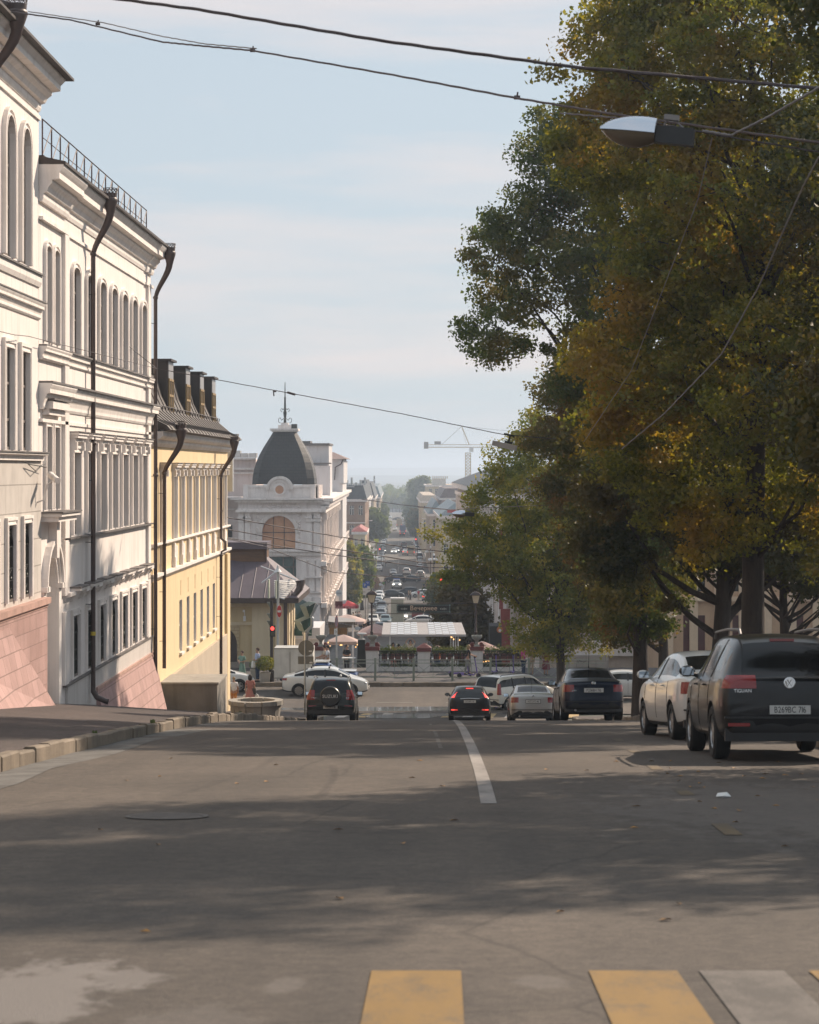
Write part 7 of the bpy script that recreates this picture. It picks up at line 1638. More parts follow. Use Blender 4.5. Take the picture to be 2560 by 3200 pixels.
# white pillars, urns, plinth wall and iron railing of the cafe terrace
Yp = 126.0; zp = zg(126)+.17
WPL = mat('white_pillar_paint', (.58,.56,.54), .8, var=.07, scale=2, streak=.15); MAR = mat('maroon_cap', (.13,.03,.028), .6, var=.15); URN = mat('grey_stone_urn', (.26,.26,.23), .85, var=.2, scale=4)
def pillar(u, urn, label):
    x = (u-U0)/F*Yp; t = thing('terrace_pillar', label, 'pillar', (x, Yp, zp), 'white terrace pillars'); 
    b = MB(); b.box(x-.34,x+.34,Yp-.34,Yp+.34,zp-.4,zp+(1.18 if urn else 1.12)); b.build('shaft', WPL, t)
    b = MB(); h = 1.18 if urn else 1.12
    b.box(x-.40,x+.40,Yp-.40,Yp+.40,zp+h,zp+h+.20)
    if not urn: b.loft([[(x-.42,Yp-.42,zp+h+.2),(x+.42,Yp-.42,zp+h+.2),(x+.42,Yp+.42,zp+h+.2),(x-.42,Yp+.42,zp+h+.2)],[(x-.02,Yp-.02,zp+h+.46),(x+.02,Yp-.02,zp+h+.46),(x+.02,Yp+.02,zp+h+.46),(x-.02,Yp+.02,zp+h+.46)]])
    else:
        for s in (-1,1): b.prism([(x+s*.42,zp+h+.2),(x+s*.14,zp+h+.2),(x+s*.16,zp+h+.42),(x+s*.30,zp+h+.44),(x+s*.42,zp+h+.30)], lambda a,q,d: (a,Yp+d,q), -.1,.1)
    b.build('cap', MAR, t)
    if urn:
        b = MB(); b.lathe((x,Yp,zp+h+.20), [(.20,0),(.20,.05),(.10,.12),(.08,.25),(.13,.36),(.26,.46),(.30,.58),(.30,.63),(.26,.63),(.2,.5)], 20)
        tag(b.build('stone_urn', URN, None, 40), 'grey stone urn on the %s' % urn, 'urn', 'stone urns on the terrace pillars')
    return x, zp+h
pillar(1003, 'white pillar half hidden behind the man in white shirt', 'white terrace pillar behind the men by the box van')
pillar(1164, 'left lamp post pillar with maroon cap', 'white terrace pillar with urn left of the canopy, lamp post behind it')
pillar(1325, None, 'white terrace pillar with maroon pyramid cap in the middle under the canopy')
pillar(1490, 'right pillar with maroon cap behind the scooter rider', 'white terrace pillar with urn behind the scooter rider')
BRN = mat('maroon_planter_panel', (.13,.055,.045), .7, var=.25, scale=3)
for (ua, ub, lb) in ((1183,1305,'left of the middle pillar'),(1345,1470,'right of the middle pillar'),(1510,1640,'right of the scooter rider')):
    xa, xb = (ua-U0)/F*Yp, (ub-U0)/F*Yp
    t = thing('terrace_railing', 'black ornamental iron railing on a low white plinth '+lb, 'railing', ((xa+xb)/2, Yp, zp), 'iron terrace railings')
    b = MB(); b.box(xa, xb, Yp-.12, Yp+.12, zp-.4, zp+.22); b.build('plinth', WPL, t)
    b = MB(); b.box(xa,xb,Yp-.02,Yp+.02,zp+1.10,zp+1.15); b.box(xa,xb,Yp-.015,Yp+.015,zp+.85,zp+.88); b.box(xa,xb,Yp-.015,Yp+.015,zp+.28,zp+.31)
    n = int((xb-xa)/.30)
    for k in range(n+1):
        x = xa+.05+k*(xb-xa-.1)/n; b.tube([(x,Yp,zp+.22),(x,Yp,zp+1.1)], .014, 4)
        b.tube([(x,Yp,zp+.86),(x+.07,Yp,zp+.98),(x+.13,Yp,zp+1.1)], .014, 4); b.tube([(x,Yp,zp+.86),(x-.07,Yp,zp+.98),(x-.13,Yp,zp+1.1)], .014, 4)
        b.tube([(x+.09*math.cos(a), Yp, zp+.42+.13*math.sin(a)) for a in np.linspace(0, 6.28, 9)], .012, 4)
    b.build('ironwork', IRON, t)
    b = MB()
    for k in range(5): x = xa+.15+k*(xb-xa-.3)/5; b.box(x+.03, x+(xb-xa)/5-.10, Yp+.3, Yp+.7, zp+.55, zp+.95)
    b.build('flower_box', BRN, t)
    rng = np.random.default_rng(int(ua)); n = 1400; C = np.stack([rng.uniform(xa+.1, xb-.1, n), rng.uniform(Yp+.3, Yp+.75, n), zp+.98+np.abs(rng.normal(size=n))*.14+.10*np.sin(rng.uniform(xa,xb,n)*3)], 1)
    leaf_mesh('planting', C, .10, rng, LGREEN, t)
    C = np.stack([rng.uniform(xa+.1, xb-.1, 500), rng.uniform(Yp-.1, Yp+.25, 500), zp+.26+rng.uniform(0,.12,500)], 1); leaf_mesh('low_planting', C, .08, rng, LGREEN, t)
# cafe canopy
def canopy():
    Yc = 133.0; xa, xb = (1193-U0)/F*Yc, (1457-U0)/F*Yc; z0 = (V0-1986)/F*Yc; Y2 = 137.4; z1 = (V0-1948)/F*Y2; xc_, xd = (1198-U0)/F*Y2, (1443-U0)/F*Y2
    t = thing('cafe_canopy', 'large flat cafe canopy with white and grey translucent panels on thin posts', 'canopy', ((xa+xb)/2, Yc+2, zg(Yc)))
    CG = mat('grey_canopy_sheet', (.36,.335,.325), .6, var=.05); CWp = mat('white_panel', (.58,.61,.65), .4, var=.10, scale=1.6)
    b = MB(); b.loft([[(xa,Yc,z0),(xb,Yc,z0),(xb,Yc,z0+.05),(xa,Yc,z0+.05)],[(xc_,Y2,z1),(xd,Y2,z1),(xd,Y2,z1+.05),(xc_,Y2,z1+.05)]]); b.box(xa,xb,Yc-.05,Yc-.002,z0-.06,z0+.07); b.build('roof_sheet', CG, t)
    b = MB(); bw = MB()
    def q(a, c): 
        x0 = xa+(xc_-xa)*c; x1 = xb+(xd-xb)*c; return (x0+(x1-x0)*a, Yc+(Y2-Yc)*c, z0+(z1-z0)*c+.06+.004)
    for r in range(11):
        for (s0, s1, nn) in ((.10,.43,4),(.56,.89,4)):
            for k in range(nn):
                a0 = s0+(s1-s0)*k/nn+.003; a1 = s0+(s1-s0)*(k+1)/nn-.003; c0 = r/11+.012; c1 = (r+1)/11-.012; up = (0,0,.012*((r+k)%2))
                (b if (r+k) % 2 else bw).add([tuple(np.array(q(a,c))+np.array(up)) for a, c in ((a0,c0),(a1,c0),(a1,c1),(a0,c1))], [(0,1,2,3)])
    b.build('panel_strip', CWp, t); bw.build('panel_strip', mat('whiter_panel', (.66,.68,.70), .4, var=.06, scale=1.6), t)
    for (u, Y_) in ((1219,133.2),(1417,133.2),(1424,135),(1432,133.3),(1409,136.8)):
        x = (u-U0)/F*Y_; b = MB(); b.box(x-.04,x+.04,Y_-.04,Y_+.04,zg(Y_),z0+(z1-z0)*(Y_-Yc)/(Y2-Yc)-.01); b.build('post', WHS, t)
    return t
canopy()
# string lights under canopy and umbrellas
def bulbs(label, pts):
    t = thing('string_lights', label, 'string lights', pts[0]); b = MB(); b.tube([(p[0],p[1],p[2]+.12) for p in pts], .008, 3); b.build('wire', IRON, t)
    for p in pts: b = MB(); b.sphere(p, .04, 8, 6); b.build('bulb', LWARM, t)
bulbs('warm glowing bulbs strung at the right end of the cafe canopy', [P(1412,1992,132),P(1418,1998,132),P(1437,2000,132),P(1410,1990,134)])
bulbs('warm glowing bulbs strung under the left cream umbrella', [P(1026,2008,137),P(1031,2019,137),P(1064,2016,137),P(1068,2016,137),P(1083,2020,137),P(1087,2019,137),P(1112,2022,137),P(1117,2015,137)])
bulbs('warm glowing bulbs under the pink umbrella at the right', [P(1512,2068,136),P(1519,2067,136),P(1524,2064,136),P(1512,2086,136),P(1529,2066,136)])
# market umbrellas
def umbrella(label, u, vtop, vedge, vh, hw, Y, m, logo=False, sides=4, rz=.0):
    x = (u-U0)/F*Y; zt = (V0-vtop)/F*Y; ze = (V0-vedge)/F*Y; zz = (V0-vh)/F*Y; w_ = hw/F*Y
    t = thing('cafe_umbrella', label, 'umbrella', (x, Y, zg(Y)), 'cafe umbrellas'); b = MB(); n = 16; rings = []
    for r, z in ((.02, zt),(.5, zt-(zt-ze)*.42),(1.0, ze)):
        ring = []
        for k in range(n):
            a = 2*math.pi*k/n+math.pi/4; q = 1/max(abs(math.cos(a)), abs(math.sin(a))) if sides == 4 else 1
            q *= (1-.05*math.cos(sides*2*(a)))*w_; ring.append((x+r*q*math.cos(a), Y+r*q*math.sin(a), z - (.03*w_ if k % 4 == 2 and r == .5 else 0)))
        rings.append(ring)
    rings.append([(p[0], p[1], zz) for p in rings[-1]])
    b.loft(rings, True, False); b.build('fabric', m, t, 25)
    b = MB(); b.tube([(x,Y,zg(Y)),(x,Y,zt)], .03, 6); b.build('pole', GALV, t)
    b = MB()
    for k in range(4): a = math.pi/4+k*math.pi/2; b.tube([(x,Y,zt-.1),(x+w_*1.3*math.cos(a),Y+w_*1.3*math.sin(a),ze)], .018, 4)
    b.build('ribs', IRON, t)
    return t, x, zt, ze, w_
UCR = mat('cream_pink_canvas', (.50,.37,.33), .85, var=.06, scale=1.5); UPK = mat('dusty_pink_canvas', (.44,.29,.26), .85, var=.06, scale=1.5); URD = mat('red_canvas', (.42,.018,.03), .8, var=.08)
umbrella('cream square cafe umbrella with bulbs beneath at the left of the terrace', 1073, 1983, 2002, 2012, 46, 139, UCR)
umbrella('wide cream umbrella behind the dark awning lettering on the left', 1085, 1920, 1939, 1946, 57, 152, UCR)
umbrella('dusty pink umbrella behind the left lamp post', 1163, 1952, 1976, 1984, 43, 142, UPK)
umbrella('second dusty pink umbrella close behind the lamp post one', 1175, 1950, 1966, 1972, 44, 150, UPK)
umbrella('large dusty pink umbrella at the right of the urn pillar', 1508, 2004, 2035, 2045, 64, 137, UPK)
t_, x, zt, ze, w_ = umbrella('red umbrella with white head emblem on the left sidewalk', 1086, 1876, 1893, 1900, 33, 200, URD)
b = MB(); pp = [(-.42,.02),(-.30,.26),(-.05,.34),(.2,.26),(.1,.16),(.02,.0),(-.1,-.16),(-.2,-.05),(-.3,-.16)]
b.prism([(x-.15+a*.8, (zt+ze)/2+.05+q*.75) for a, q in pp], lambda a,q,d: (a, 200-w_*.62+d, q), -.12, -.08); b.build('emblem', WHS, t_)
b = MB(); b.box(P(1048,0,199)[0], P(1072,0,199)[0], 198.4, 198.5, P(0,1900,199)[2], P(0,1878,199)[2]); b.build('side_flap', mat('dark_red_canvas', (.12,.02,.02), .8, var=.1), t_)
tx = text_mesh('Julius Meinl', .42, .01, 'lettering', mat('pale_red_letters', (.55,.25,.25), .6, var=0), t_, P(1077,1897,198)); 
# awning with lettering left of terrace
AW = thing('shop_awning', 'grey sloping awning with dark lettering on its front edge at the left cafe', 'awning', P(1062,1960,146))
Ya = 146; b = MB(); a_, c_, d_, e_ = P(1028,1924,Ya+2), P(1026,1942,Ya), P(1110,1955,Ya), P(1111,1935,Ya+2)
b.add([a_,c_,d_,e_]+[tuple(Vector(p)+Vector((0,.05,-.05))) for p in (a_,c_,d_,e_)], [(0,1,2,3),(7,6,5,4),(0,4,5,1),(1,5,6,2),(2,6,7,3),(3,7,4,0)]); b.build('fabric', mat('grey_awning', (.26,.25,.25), .8, var=.06), AW)
b = MB(); b.box(P(1026,0,Ya)[0],P(1110,0,Ya)[0],Ya+.1,Ya+.16,P(0,1962,Ya)[2],P(0,1944,Ya)[2]); b.build('valance', mat('tan_valance', (.20,.15,.10), .8, var=.1), AW)
text_mesh('КОФЕ ОССЕЛЬНЫЙ', .27, .005, 'lettering', mat('dark_letters', (.03,.022,.018), .6, var=0), AW, P(1063,1949,Ya-.1), sx=.95)
text_mesh('ТИПИССИ', .2, .005, 'lettering', MATS['dark_letters'], AW, P(1070,1957.5,Ya-.1))
b = MB(); b.box(P(1028,0,Ya)[0],P(1084,0,Ya)[0],Ya+.6,Ya+.7,P(0,1985,Ya)[2],P(0,1962,Ya)[2]); b.build('wooden_screen', mat('ochre_boards', (.30,.17,.06), .7, var=.3, scale=2, stretch=(6,1,1)), AW)
b = MB(); b.box(P(1100,0,Ya)[0],P(1106,0,Ya)[0],Ya,Ya+.3,zg(Ya),P(0,1950,Ya)[2]); b.build('pillar', CHT, AW)
b = MB(); c = P(1117,1964,Ya-1); b.loft([[(c[0]+.17*math.cos(a)*1.1, c[1]-y_, c[2]+.11*math.sin(a)) for a in np.linspace(0,2*math.pi,21)[:-1]] for y_ in (0,.06)])
tag(b.build('oval_sign', mat('pale_blue_sign', (.35,.40,.44), .5, var=.05)), 'small pale blue oval sign hanging beside the grey awning', 'sign')
# round hanging sign on the corner of the domed building
c = P(1060,1853,232); t = thing('round_sign', 'white round hanging sign on the street side of the domed building', 'sign', c)
b = MB(); b.loft([[(c[0]+.36*math.cos(a), c[1]-y_, c[2]+.36*math.sin(a)) for a in np.linspace(0,2*math.pi,25)[:-1]] for y_ in (0,.12)]); b.build('disc', WHS, t)
text_mesh('ном', .26, .01, 'lettering', mat('grey_letters', (.2,.2,.22), .5, var=0), t, (c[0], c[1]-.14, c[2]))
# terrace furniture and far cafe bits
for i, (u, Y) in enumerate([(1230,131.6),(1262,132.2),(1370,131.8),(1398,132.5),(1090,134.5)]):
    x = (u-U0)/F*Y; z = zg(Y); t = thing('cafe_table', 'small square white topped cafe table '+['behind the left railing','next to the dark wood chairs under the canopy','beside the person in orange','at the right post of the canopy','by the left umbrella'][i], 'table', (x,Y,z), 'cafe tables')
    b = MB(); b.box(x-.4,x+.4,Y-.35,Y+.35,z+1.3,z+1.34); b.build('table_top', WHS, t); b = MB(); b.tube([(x,Y,z),(x,Y,z+1.3)], .04, 6); b.box(x-.25,x+.25,Y-.25,Y+.25,z,z+.03); b.build('leg', IRON, t)
# patio heater beside left pillar
x, Y = (1130-U0)/F*129, 129; z = zg(Y); t = thing('patio_heater', 'black pyramid patio heater with metal shades left of the urn pillar', 'patio heater', (x,Y,z))
b = MB(); b.loft([[(x-r,Y-r,z+h),(x+r,Y-r,z+h),(x+r,Y+r,z+h),(x-r,Y+r,z+h)] for r, h in ((.28,0),(.2,2.0))]); b.build('body', IRON, t)
b = MB(); b.lathe((x,Y,z+2.0), [(.22,0),(.22,.03),(.1,.06),(.1,.28),(.3,.32),(.28,.38)], 12); b.build('shade', GALV, t)
# lamp posts carrying the banner
def lamp_post(u, vtop, label, Y=126.6):
    x = (u-U0)/F*Y; zt = (V0-vtop)/F*Y; t = thing('street_lamp', label, 'street lamp', (x, Y, zp-.3), 'lantern posts of the cafe terrace')
    b = MB(); b.lathe((x,Y,zp-.3), [(.13,0),(.13,.5),(.08,.6),(.075,2.4),(.10,2.45),(.06,2.5),(.05,zt-.75-zp+.3),(.12,zt-.7-zp+.3),(.10,zt-.66-zp+.3)], 10); b.build('post', DARKP, t, 40)
    b = MB(); b.loft([[(x-r,Y-r,zt-h),(x+r,Y-r,zt-h),(x+r,Y+r,zt-h),(x-r,Y+r,zt-h)] for r, h in ((.13,.66),(.24,.22))]); b.build('lantern_glass', mat('warm_lantern_glass', (.60,.50,.36), .3, var=.05), t)
    b = MB()
    for s1 in (-1,1):
        for s2 in (-1,1): b.tube([(x+s1*.135,Y+s2*.135,zt-.67),(x+s1*.245,Y+s2*.245,zt-.21)], .016, 4)
    b.loft([[(x-r,Y-r,zt-h),(x+r,Y-r,zt-h),(x+r,Y+r,zt-h),(x-r,Y+r,zt-h)] for r, h in ((.30,.219),(.30,.19),(.16,.06),(.03,0),(.01,-.1))]); b.build('lantern_cap', DARKP, t)
    return x
xl_ = lamp_post(1162, 1846, 'dark brown lantern post left of the hanging cafe banner'); xr_ = lamp_post(1487, 1848, 'dark lantern post at the right end of the hanging cafe banner')
BAN = thing('hanging_banner', 'black cafe banner with cream lettering hung between two posts', 'banner', P(1324,1900,126.6))
Yb = 126.6; b = MB()
for v in (1885, 1918): z = (V0-v)/F*Yb; b.box(xl_+.05, xr_-.05, Yb-.03, Yb+.03, z-.02, z+.02)
b.build('frame_bar', DARKP, BAN)
b = MB(); xa, xb = P(1240,0,Yb)[0], P(1409,0,Yb)[0]; za, zb_ = P(0,1915,Yb)[2], P(0,1888,Yb)[2]; b.box(xa, xb, Yb-.07, Yb-.045, za, zb_); b.build('banner_board', mat('charcoal_board', (.018,.020,.021), .6, var=.1), BAN)
MIN = mat('mint_border', (.20,.27,.24), .6, var=0); b = MB(); i_ = .05
for (x0_,x1_,z0_,z1_) in ((xa+i_,xb-i_,za+i_,za+i_+.014),(xa+i_,xb-i_,zb_-i_-.014,zb_-i_),(xa+i_,xa+i_+.02,za+i_,zb_-i_),(xb-i_-.02,xb-i_,za+i_,zb_-i_)): b.box(x0_,x1_,Yb-.08,Yb-.071,z0_,z1_)
for (x_, z_) in ((xa+i_,za+i_),(xa+i_,zb_-i_),(xb-i_,za+i_),(xb-i_,zb_-i_)): b.sphere((x_,Yb-.076,z_), .035, 8, 5, sy=.3)
b.build('border', MIN, BAN)
LET = mat('cream_letters', (.52,.38,.28), .6, var=0)
text_mesh('Вечернее', .40, .006, 'lettering', LET, BAN, ((xa+xb)/2, Yb-.09, (za+zb_)/2+.03), sx=.92, bold=.035)
for x_ in (xa+.42, xb-.42): text_mesh('кафе', .17, .006, 'lettering', mat('pale_letters', (.42,.42,.38), .6, var=0), BAN, (x_, Yb-.09, (za+zb_)/2), bold=.03)
# sign posts
def sign_post(label, u, Y, zb_, vtop, r=.03, m=None, lean=0): 
    x = (u-U0)/F*Y; zt = (V0-vtop)/F*Y; t = thing('road_sign', label, 'road sign', (x, Y, zb_)); b = MB(); b.tube([(x,Y,zb_),(x+lean,Y,zt)], r, 8); b.build('post', m or GALV, t); return t, x, zt
def disc_(mb, c, r, y0, y1, n=28, sx=1): return mb.loft([[(c[0]+sx*r*math.cos(a), y, c[2]+r*math.sin(a)) for a in np.linspace(0,2*math.pi,n+1)[:-1]] for y in (y0,y1)])
Ys = 98.0; t, x, zt = sign_post('backs of a round sign and a plate on one post beside the dark off-roader', 953, Ys, zg(97.5)+.1, 2001, .04, SIGNB)
b = MB(); c = P(957,2025,Ys); disc_(b, c, .345, Ys-.05, Ys-.035); b.build('round_plate', SIGNB, t)
b = MB(); c = P(956,2063,Ys); b.box(c[0]-.34,c[0]+.34,Ys-.05,Ys-.035,c[2]-.17,c[2]+.17); b.build('rectangular_plate', SIGNB, t)
b = MB(); b.box(c[0]+.16,c[0]+.30,Ys-.056,Ys-.051,c[2]-.13,c[2]-.07); c2 = P(957,2025,Ys); b.box(c2[0]+.12,c2[0]+.26,Ys-.056,Ys-.051,c2[2]-.16,c2[2]-.11); b.build('sticker', WHS, t)
b = MB(); b.tube([(x,Ys,zg(98)),(x,Ys-.06,zt)], .028, 6); b.build('clamp_bar', GALV, t)
# no entry sign + tall lamp pole + pedestrian signal
t, x, zt = sign_post('tall grey pole with red no entry sign and pale lamp on top', 869, 120.6, PLZ, 1775, .07, GALV)
b = MB(); c = P(872.5,1911,120.3); disc_(b, c, .345, 120.42, 120.46, sx=.40); b.build('rim', WHS, t); b = MB(); disc_(b, c, .32, 120.405, 120.419, sx=.40); ne = b.build('no_entry_sign', REDS, t)
b = MB(); b.box(c[0]-.095,c[0]+.095,120.39,120.404,c[2]-.055,c[2]+.055); b.build('white_bar', WHS, ne)
b = MB(); c = P(868,1782,120.6); b.lathe((c[0],c[1],c[2]-.08), [(.22,0),(.16,.06),(.06,.2),(.05,.34),(.03,.36)], 10); b.build('lamp_head', WHS, t)
b = MB(); b.box(c[0]-.5,c[0]-.44,120.2,120.9,c[2]-1.5,c[2]-.5); b.box(c[0]-.1,c[0]-.04,120.1,120.8,c[2]-1.5,c[2]-.55); b.build('side_panel', mat('pale_green_metal', (.42,.46,.38), .5, var=.1), t)
Yt = 119.9; x = P(849,0,Yt)[0]; t = thing('pedestrian_signal', 'dark pedestrian signal post with glowing red figure beside the no entry sign', 'traffic light', (x, Yt, PLZ), 'traffic lights')
b = MB(); b.tube([(x,Yt,PLZ),(x,Yt,(V0-1876)/F*Yt)], .085, 8); b.lathe((x,Yt,PLZ), [(.14,0),(.14,.6),(.09,.7)], 10); b.build('post', mat('near_black_post', (.022,.016,.016), .5, var=0), t)
b = MB(); c = P(852,1972,Yt-.2); b.box(c[0]-.145,c[0]+.145,Yt-.3,Yt-.12,c[2]-.30,c[2]+.30); b.build('signal_box', IRON, t)
b = MB(); disc_(b, (c[0],0,c[2]+.14), .105, Yt-.33, Yt-.301, sx=.95); b.build('red_lens', LRED, t); b = MB(); disc_(b, (c[0],0,c[2]-.14), .105, Yt-.33, Yt-.301); b.build('dark_lens', mat('dark_lens', (.03,.035,.03), .3, var=0), t)
for k, v in enumerate((1890,1925,1948)):
    b = MB(); q = P(846,v,Yt); b.loft([[(q[0]-.02,Yt-.1,q[2]+.14),(q[0]-.02,Yt+.1,q[2]+.14),(q[0]-.02,Yt,q[2]-.12)],[(q[0]-.2,Yt-.15,q[2]+.14),(q[0]-.2,Yt+.15,q[2]+.14),(q[0]-.06,Yt,q[2]-.12)]]); b.build('visor', mat('grey_green_visor', (.16,.18,.16), .5, var=0), t)
# no stopping sign near the men
t, x, zt = sign_post('slim post with narrow red and blue no stopping sign and white plate', 1052, 122.5, zg(122)+.17, 1922, .045, GALV)
b = MB(); c = P(1051.5,1944,122.3); disc_(b, c, .345, 122.40, 122.44, sx=.26); b.build('sign_rim', mat('faded_red', (.42,.18,.16), .5, var=.1), t); b = MB(); disc_(b, c, .25, 122.385, 122.399, sx=.24); b.build('sign_face', mat('faded_blue', (.25,.26,.36), .5, var=.1), t)
b = MB(); b.tube([(c[0]-.05,122.37,c[2]+.2),(c[0]+.05,122.37,c[2]-.2)], .015, 4); b.build('cross_bar', MATS['faded_red'], t)
b = MB(); c = P(1049,1975,122.3); b.box(c[0]-.09,c[0]+.09,122.40,122.42,c[2]-.17,c[2]+.17); pl_ = b.build('plate', WHS, t); b = MB(); b.prism([(c[0]-.02,c[2]+.1),(c[0]+.05,c[2]),(c[0]-.01,c[2]-.1),(c[0]+.01,c[2])], lambda a,q,d: (a,122.39+d,q), 0, .008); b.build('arrow', INK, pl_)
b = MB(); b.tube([(x,122.5,PLZ),(x,122.5,PLZ+.95)], .09, 8); b.build('sleeve', GALV, t)
# parking signs
for k, (u, v, dy) in enumerate([(1141,1829,0),(1149,1823,14)]):
    Y = 252+dy; c = P(u, v, Y); t, x, zt = sign_post('blue parking sign, %s' % ('nearer and lower' if k == 0 else 'further back and slightly higher'), u+1, Y, zg(Y), v-7, .05, GALV); t['group'] = 'blue parking signs'
    b = MB(); b.box(c[0]-.26,c[0]+.26,Y-.1,Y-.06,c[2]-.28,c[2]+.28); p_ = b.build('sign_face', BLS, t); text_mesh('P', .46, .008, 'lettering', WHS, p_, (c[0], Y-.12, c[2]))
    b = MB(); b.box(c[0]-.26,c[0]+.26,Y-.1,Y-.06,c[2]-.72,c[2]-.34); b.box(c[0]-.26,c[0]+.26,Y-.1,Y-.06,c[2]-1.1,c[2]-.78); b.build('lower_plate', WHS, t)
# distant traffic lights
def signal(label, u, v, Y, h=None):
    c = P(u, v, Y); t = thing('traffic_light', label, 'traffic light', (c[0]+.3, Y, zg(Y)), 'traffic lights'); b = MB(); b.tube([(c[0]+.35,Y,zg(Y)),(c[0]+.35,Y,c[2]+.8)], .08, 6); b.build('post', IRON, t)
    b = MB(); b.box(c[0]-.18,c[0]+.18,Y-.12,Y+.12,c[2]-.85,c[2]+.25); b.build('signal_box', IRON, t); b = MB(); disc_(b, c, .16, Y-.2, Y-.121, 14); b.build('red_lens', LRED, t)
signal('distant red traffic light nearest to the left flower column', 1170, 1803, 440); signal('distant red traffic light left of the globe lamps', 1154.5, 1750, 440); signal('distant red traffic light above the left parked row', 1187, 1716, 520)
signal('distant red traffic light highest over the right parked row', 1300, 1685, 520); signal('distant red traffic light in the dark green tree on the right', 1379, 1812, 300)
# globe lamps
def globes(label, u, v, Y):
    c = P(u, v, Y); t = thing('globe_lamp', label, 'street lamp', (c[0], Y, zg(Y)), 'white globe street lamps'); b = MB(); b.tube([(c[0],Y,zg(Y)),(c[0],Y,c[2]+.2)], .08, 6); b.build('post', DARKP, t)
    for dx, dz in ((-.55,-.35),(.55,-.35),(0,.5),(.05,-.3),(-.85,-.4)):
        b = MB(); b.sphere((c[0]+dx,Y-.05,c[2]+dz), .23, 10, 7); b.build('globe', mat('opal_globe', (.75,.75,.76), .2, var=0), t)
globes('white globe lamp cluster upper left beside the parked row', 1166, 1712, 430); globes('white globe lamp cluster lower left by the red light', 1168, 1736, 400); globes('white globe lamp cluster upper right among leaves', 1346, 1718, 430); globes('white globe lamp cluster lower right among leaves', 1356, 1742, 400)
# cobra lamps of the far street
for k, (u, v, Y, s) in enumerate([(1160,1627,520,-1),(1150,1720,390,-1),(1320,1633,560,1),(1325,1625,640,1),(1310,1620,700,1)]):
    c = P(u, v, Y); t = thing('far_street_lamp', 'slim tall street lamp with bent arm '+['by the brick house on the left','above the left trees','first on the right side','second on the right side','third on the right side'][k], 'street lamp', (c[0]+s*2.4, Y, zg(Y)), 'bent arm lamps of the far street')
    b = MB(); b.tube([(c[0]+s*2.4,Y,zg(Y)),(c[0]+s*2.4,Y,c[2]-1.2),(c[0]+s*1.8,Y,c[2]-.1),(c[0],Y,c[2])], .1, 6); b.build('pole', GALV, t); b = MB(); b.sphere(c, .35, 8, 6, sz=.35); b.build('lamp_head', WHS, t)
# yellow framed crossing signs far right
for k, (u, v) in enumerate([(1280,1611),(1279.5,1624),(1277,1630)]):
    Y = 760; c = P(u, v, Y+k*10); t = thing('crossing_sign', 'yellow framed blue crossing sign, %s of the three far signs' % ['top','middle','lowest'][k], 'road sign', (c[0], c[1], zg(Y)), 'yellow framed crossing signs')
    b = MB(); b.box(c[0]-.55,c[0]+.55,c[1],c[1]+.1,c[2]-.55,c[2]+.55); b.build('yellow_frame', mat('signal_yellow', (.5,.62,.05), .5, var=0), t); b = MB(); b.box(c[0]-.36,c[0]+.36,c[1]-.05,c[1]-.01,c[2]-.36,c[2]+.36); b.build('blue_face', BLS, t)
    b = MB(); b.tube([(c[0],c[1]+.15,zg(Y)),(c[0],c[1]+.15,c[2])], .08, 5); b.build('post', GALV, t)
for k,(u,v) in enumerate([(1151,1737),(1165,1697),(1176,1690)]):
    Y = 420; c = P(u, v, Y+k*20); b = MB(); b.box(c[0]-.5,c[0]+.5,c[1],c[1]+.1,c[2]-.4,c[2]+.4); b.box(c[0]-.04,c[0]+.04,c[1]+.11,c[1]+.2,zg(Y),c[2]); tag(b.build('direction_board', mat('signal_yellow', (.5,.62,.05), .5, var=0) if k != 1 else WHS), 'small board sign %s left of the far street' % ['blue lit yellow','white','upper yellow'][k], 'road sign')
# pale kiosk / booth behind the banner
c = thing('kiosk', 'pale utility kiosk standing in the street behind the banner', 'kiosk', P(1235,1880,300)); Y = 300; b = MB(); b.box(P(1222,0,Y)[0],P(1262,0,Y)[0],Y,Y+2,zg(Y),P(0,1873,Y)[2]); b.build('cabinet', mat('pale_green_kiosk', (.36,.38,.32), .6, var=.1), c); b = MB(); b.box(P(1220,0,Y)[0],P(1264,0,Y)[0],Y-.1,Y+2.1,P(0,1873,Y)[2]+.002,P(0,1869,Y)[2]); b.build('lid', WHS, c)
# dark stall with round emblem at right
c = thing('dark_stall', 'black cafe stall with round orange and white emblem right of the terrace', 'stall', P(1545,2050,140)); Y = 140
b = MB(); b.box(P(1531,0,Y)[0],P(1568,0,Y)[0],Y,Y+3,zg(Y),P(0,1957,Y)[2]); b.build('wall', mat('stall_black', (.02,.019,.018), .7, var=.1), c)
b = MB(); q = P(1562,1968,Y-.1); disc_(b, q, .19, Y-.16, Y-.1); b.build('emblem', mat('orange_emblem', (.45,.14,.04), .6, var=0), c); b = MB(); disc_(b, (q[0]+.02,0,q[2]-.04), .1, Y-.18, Y-.161); b.build('emblem_centre', WHS, c)
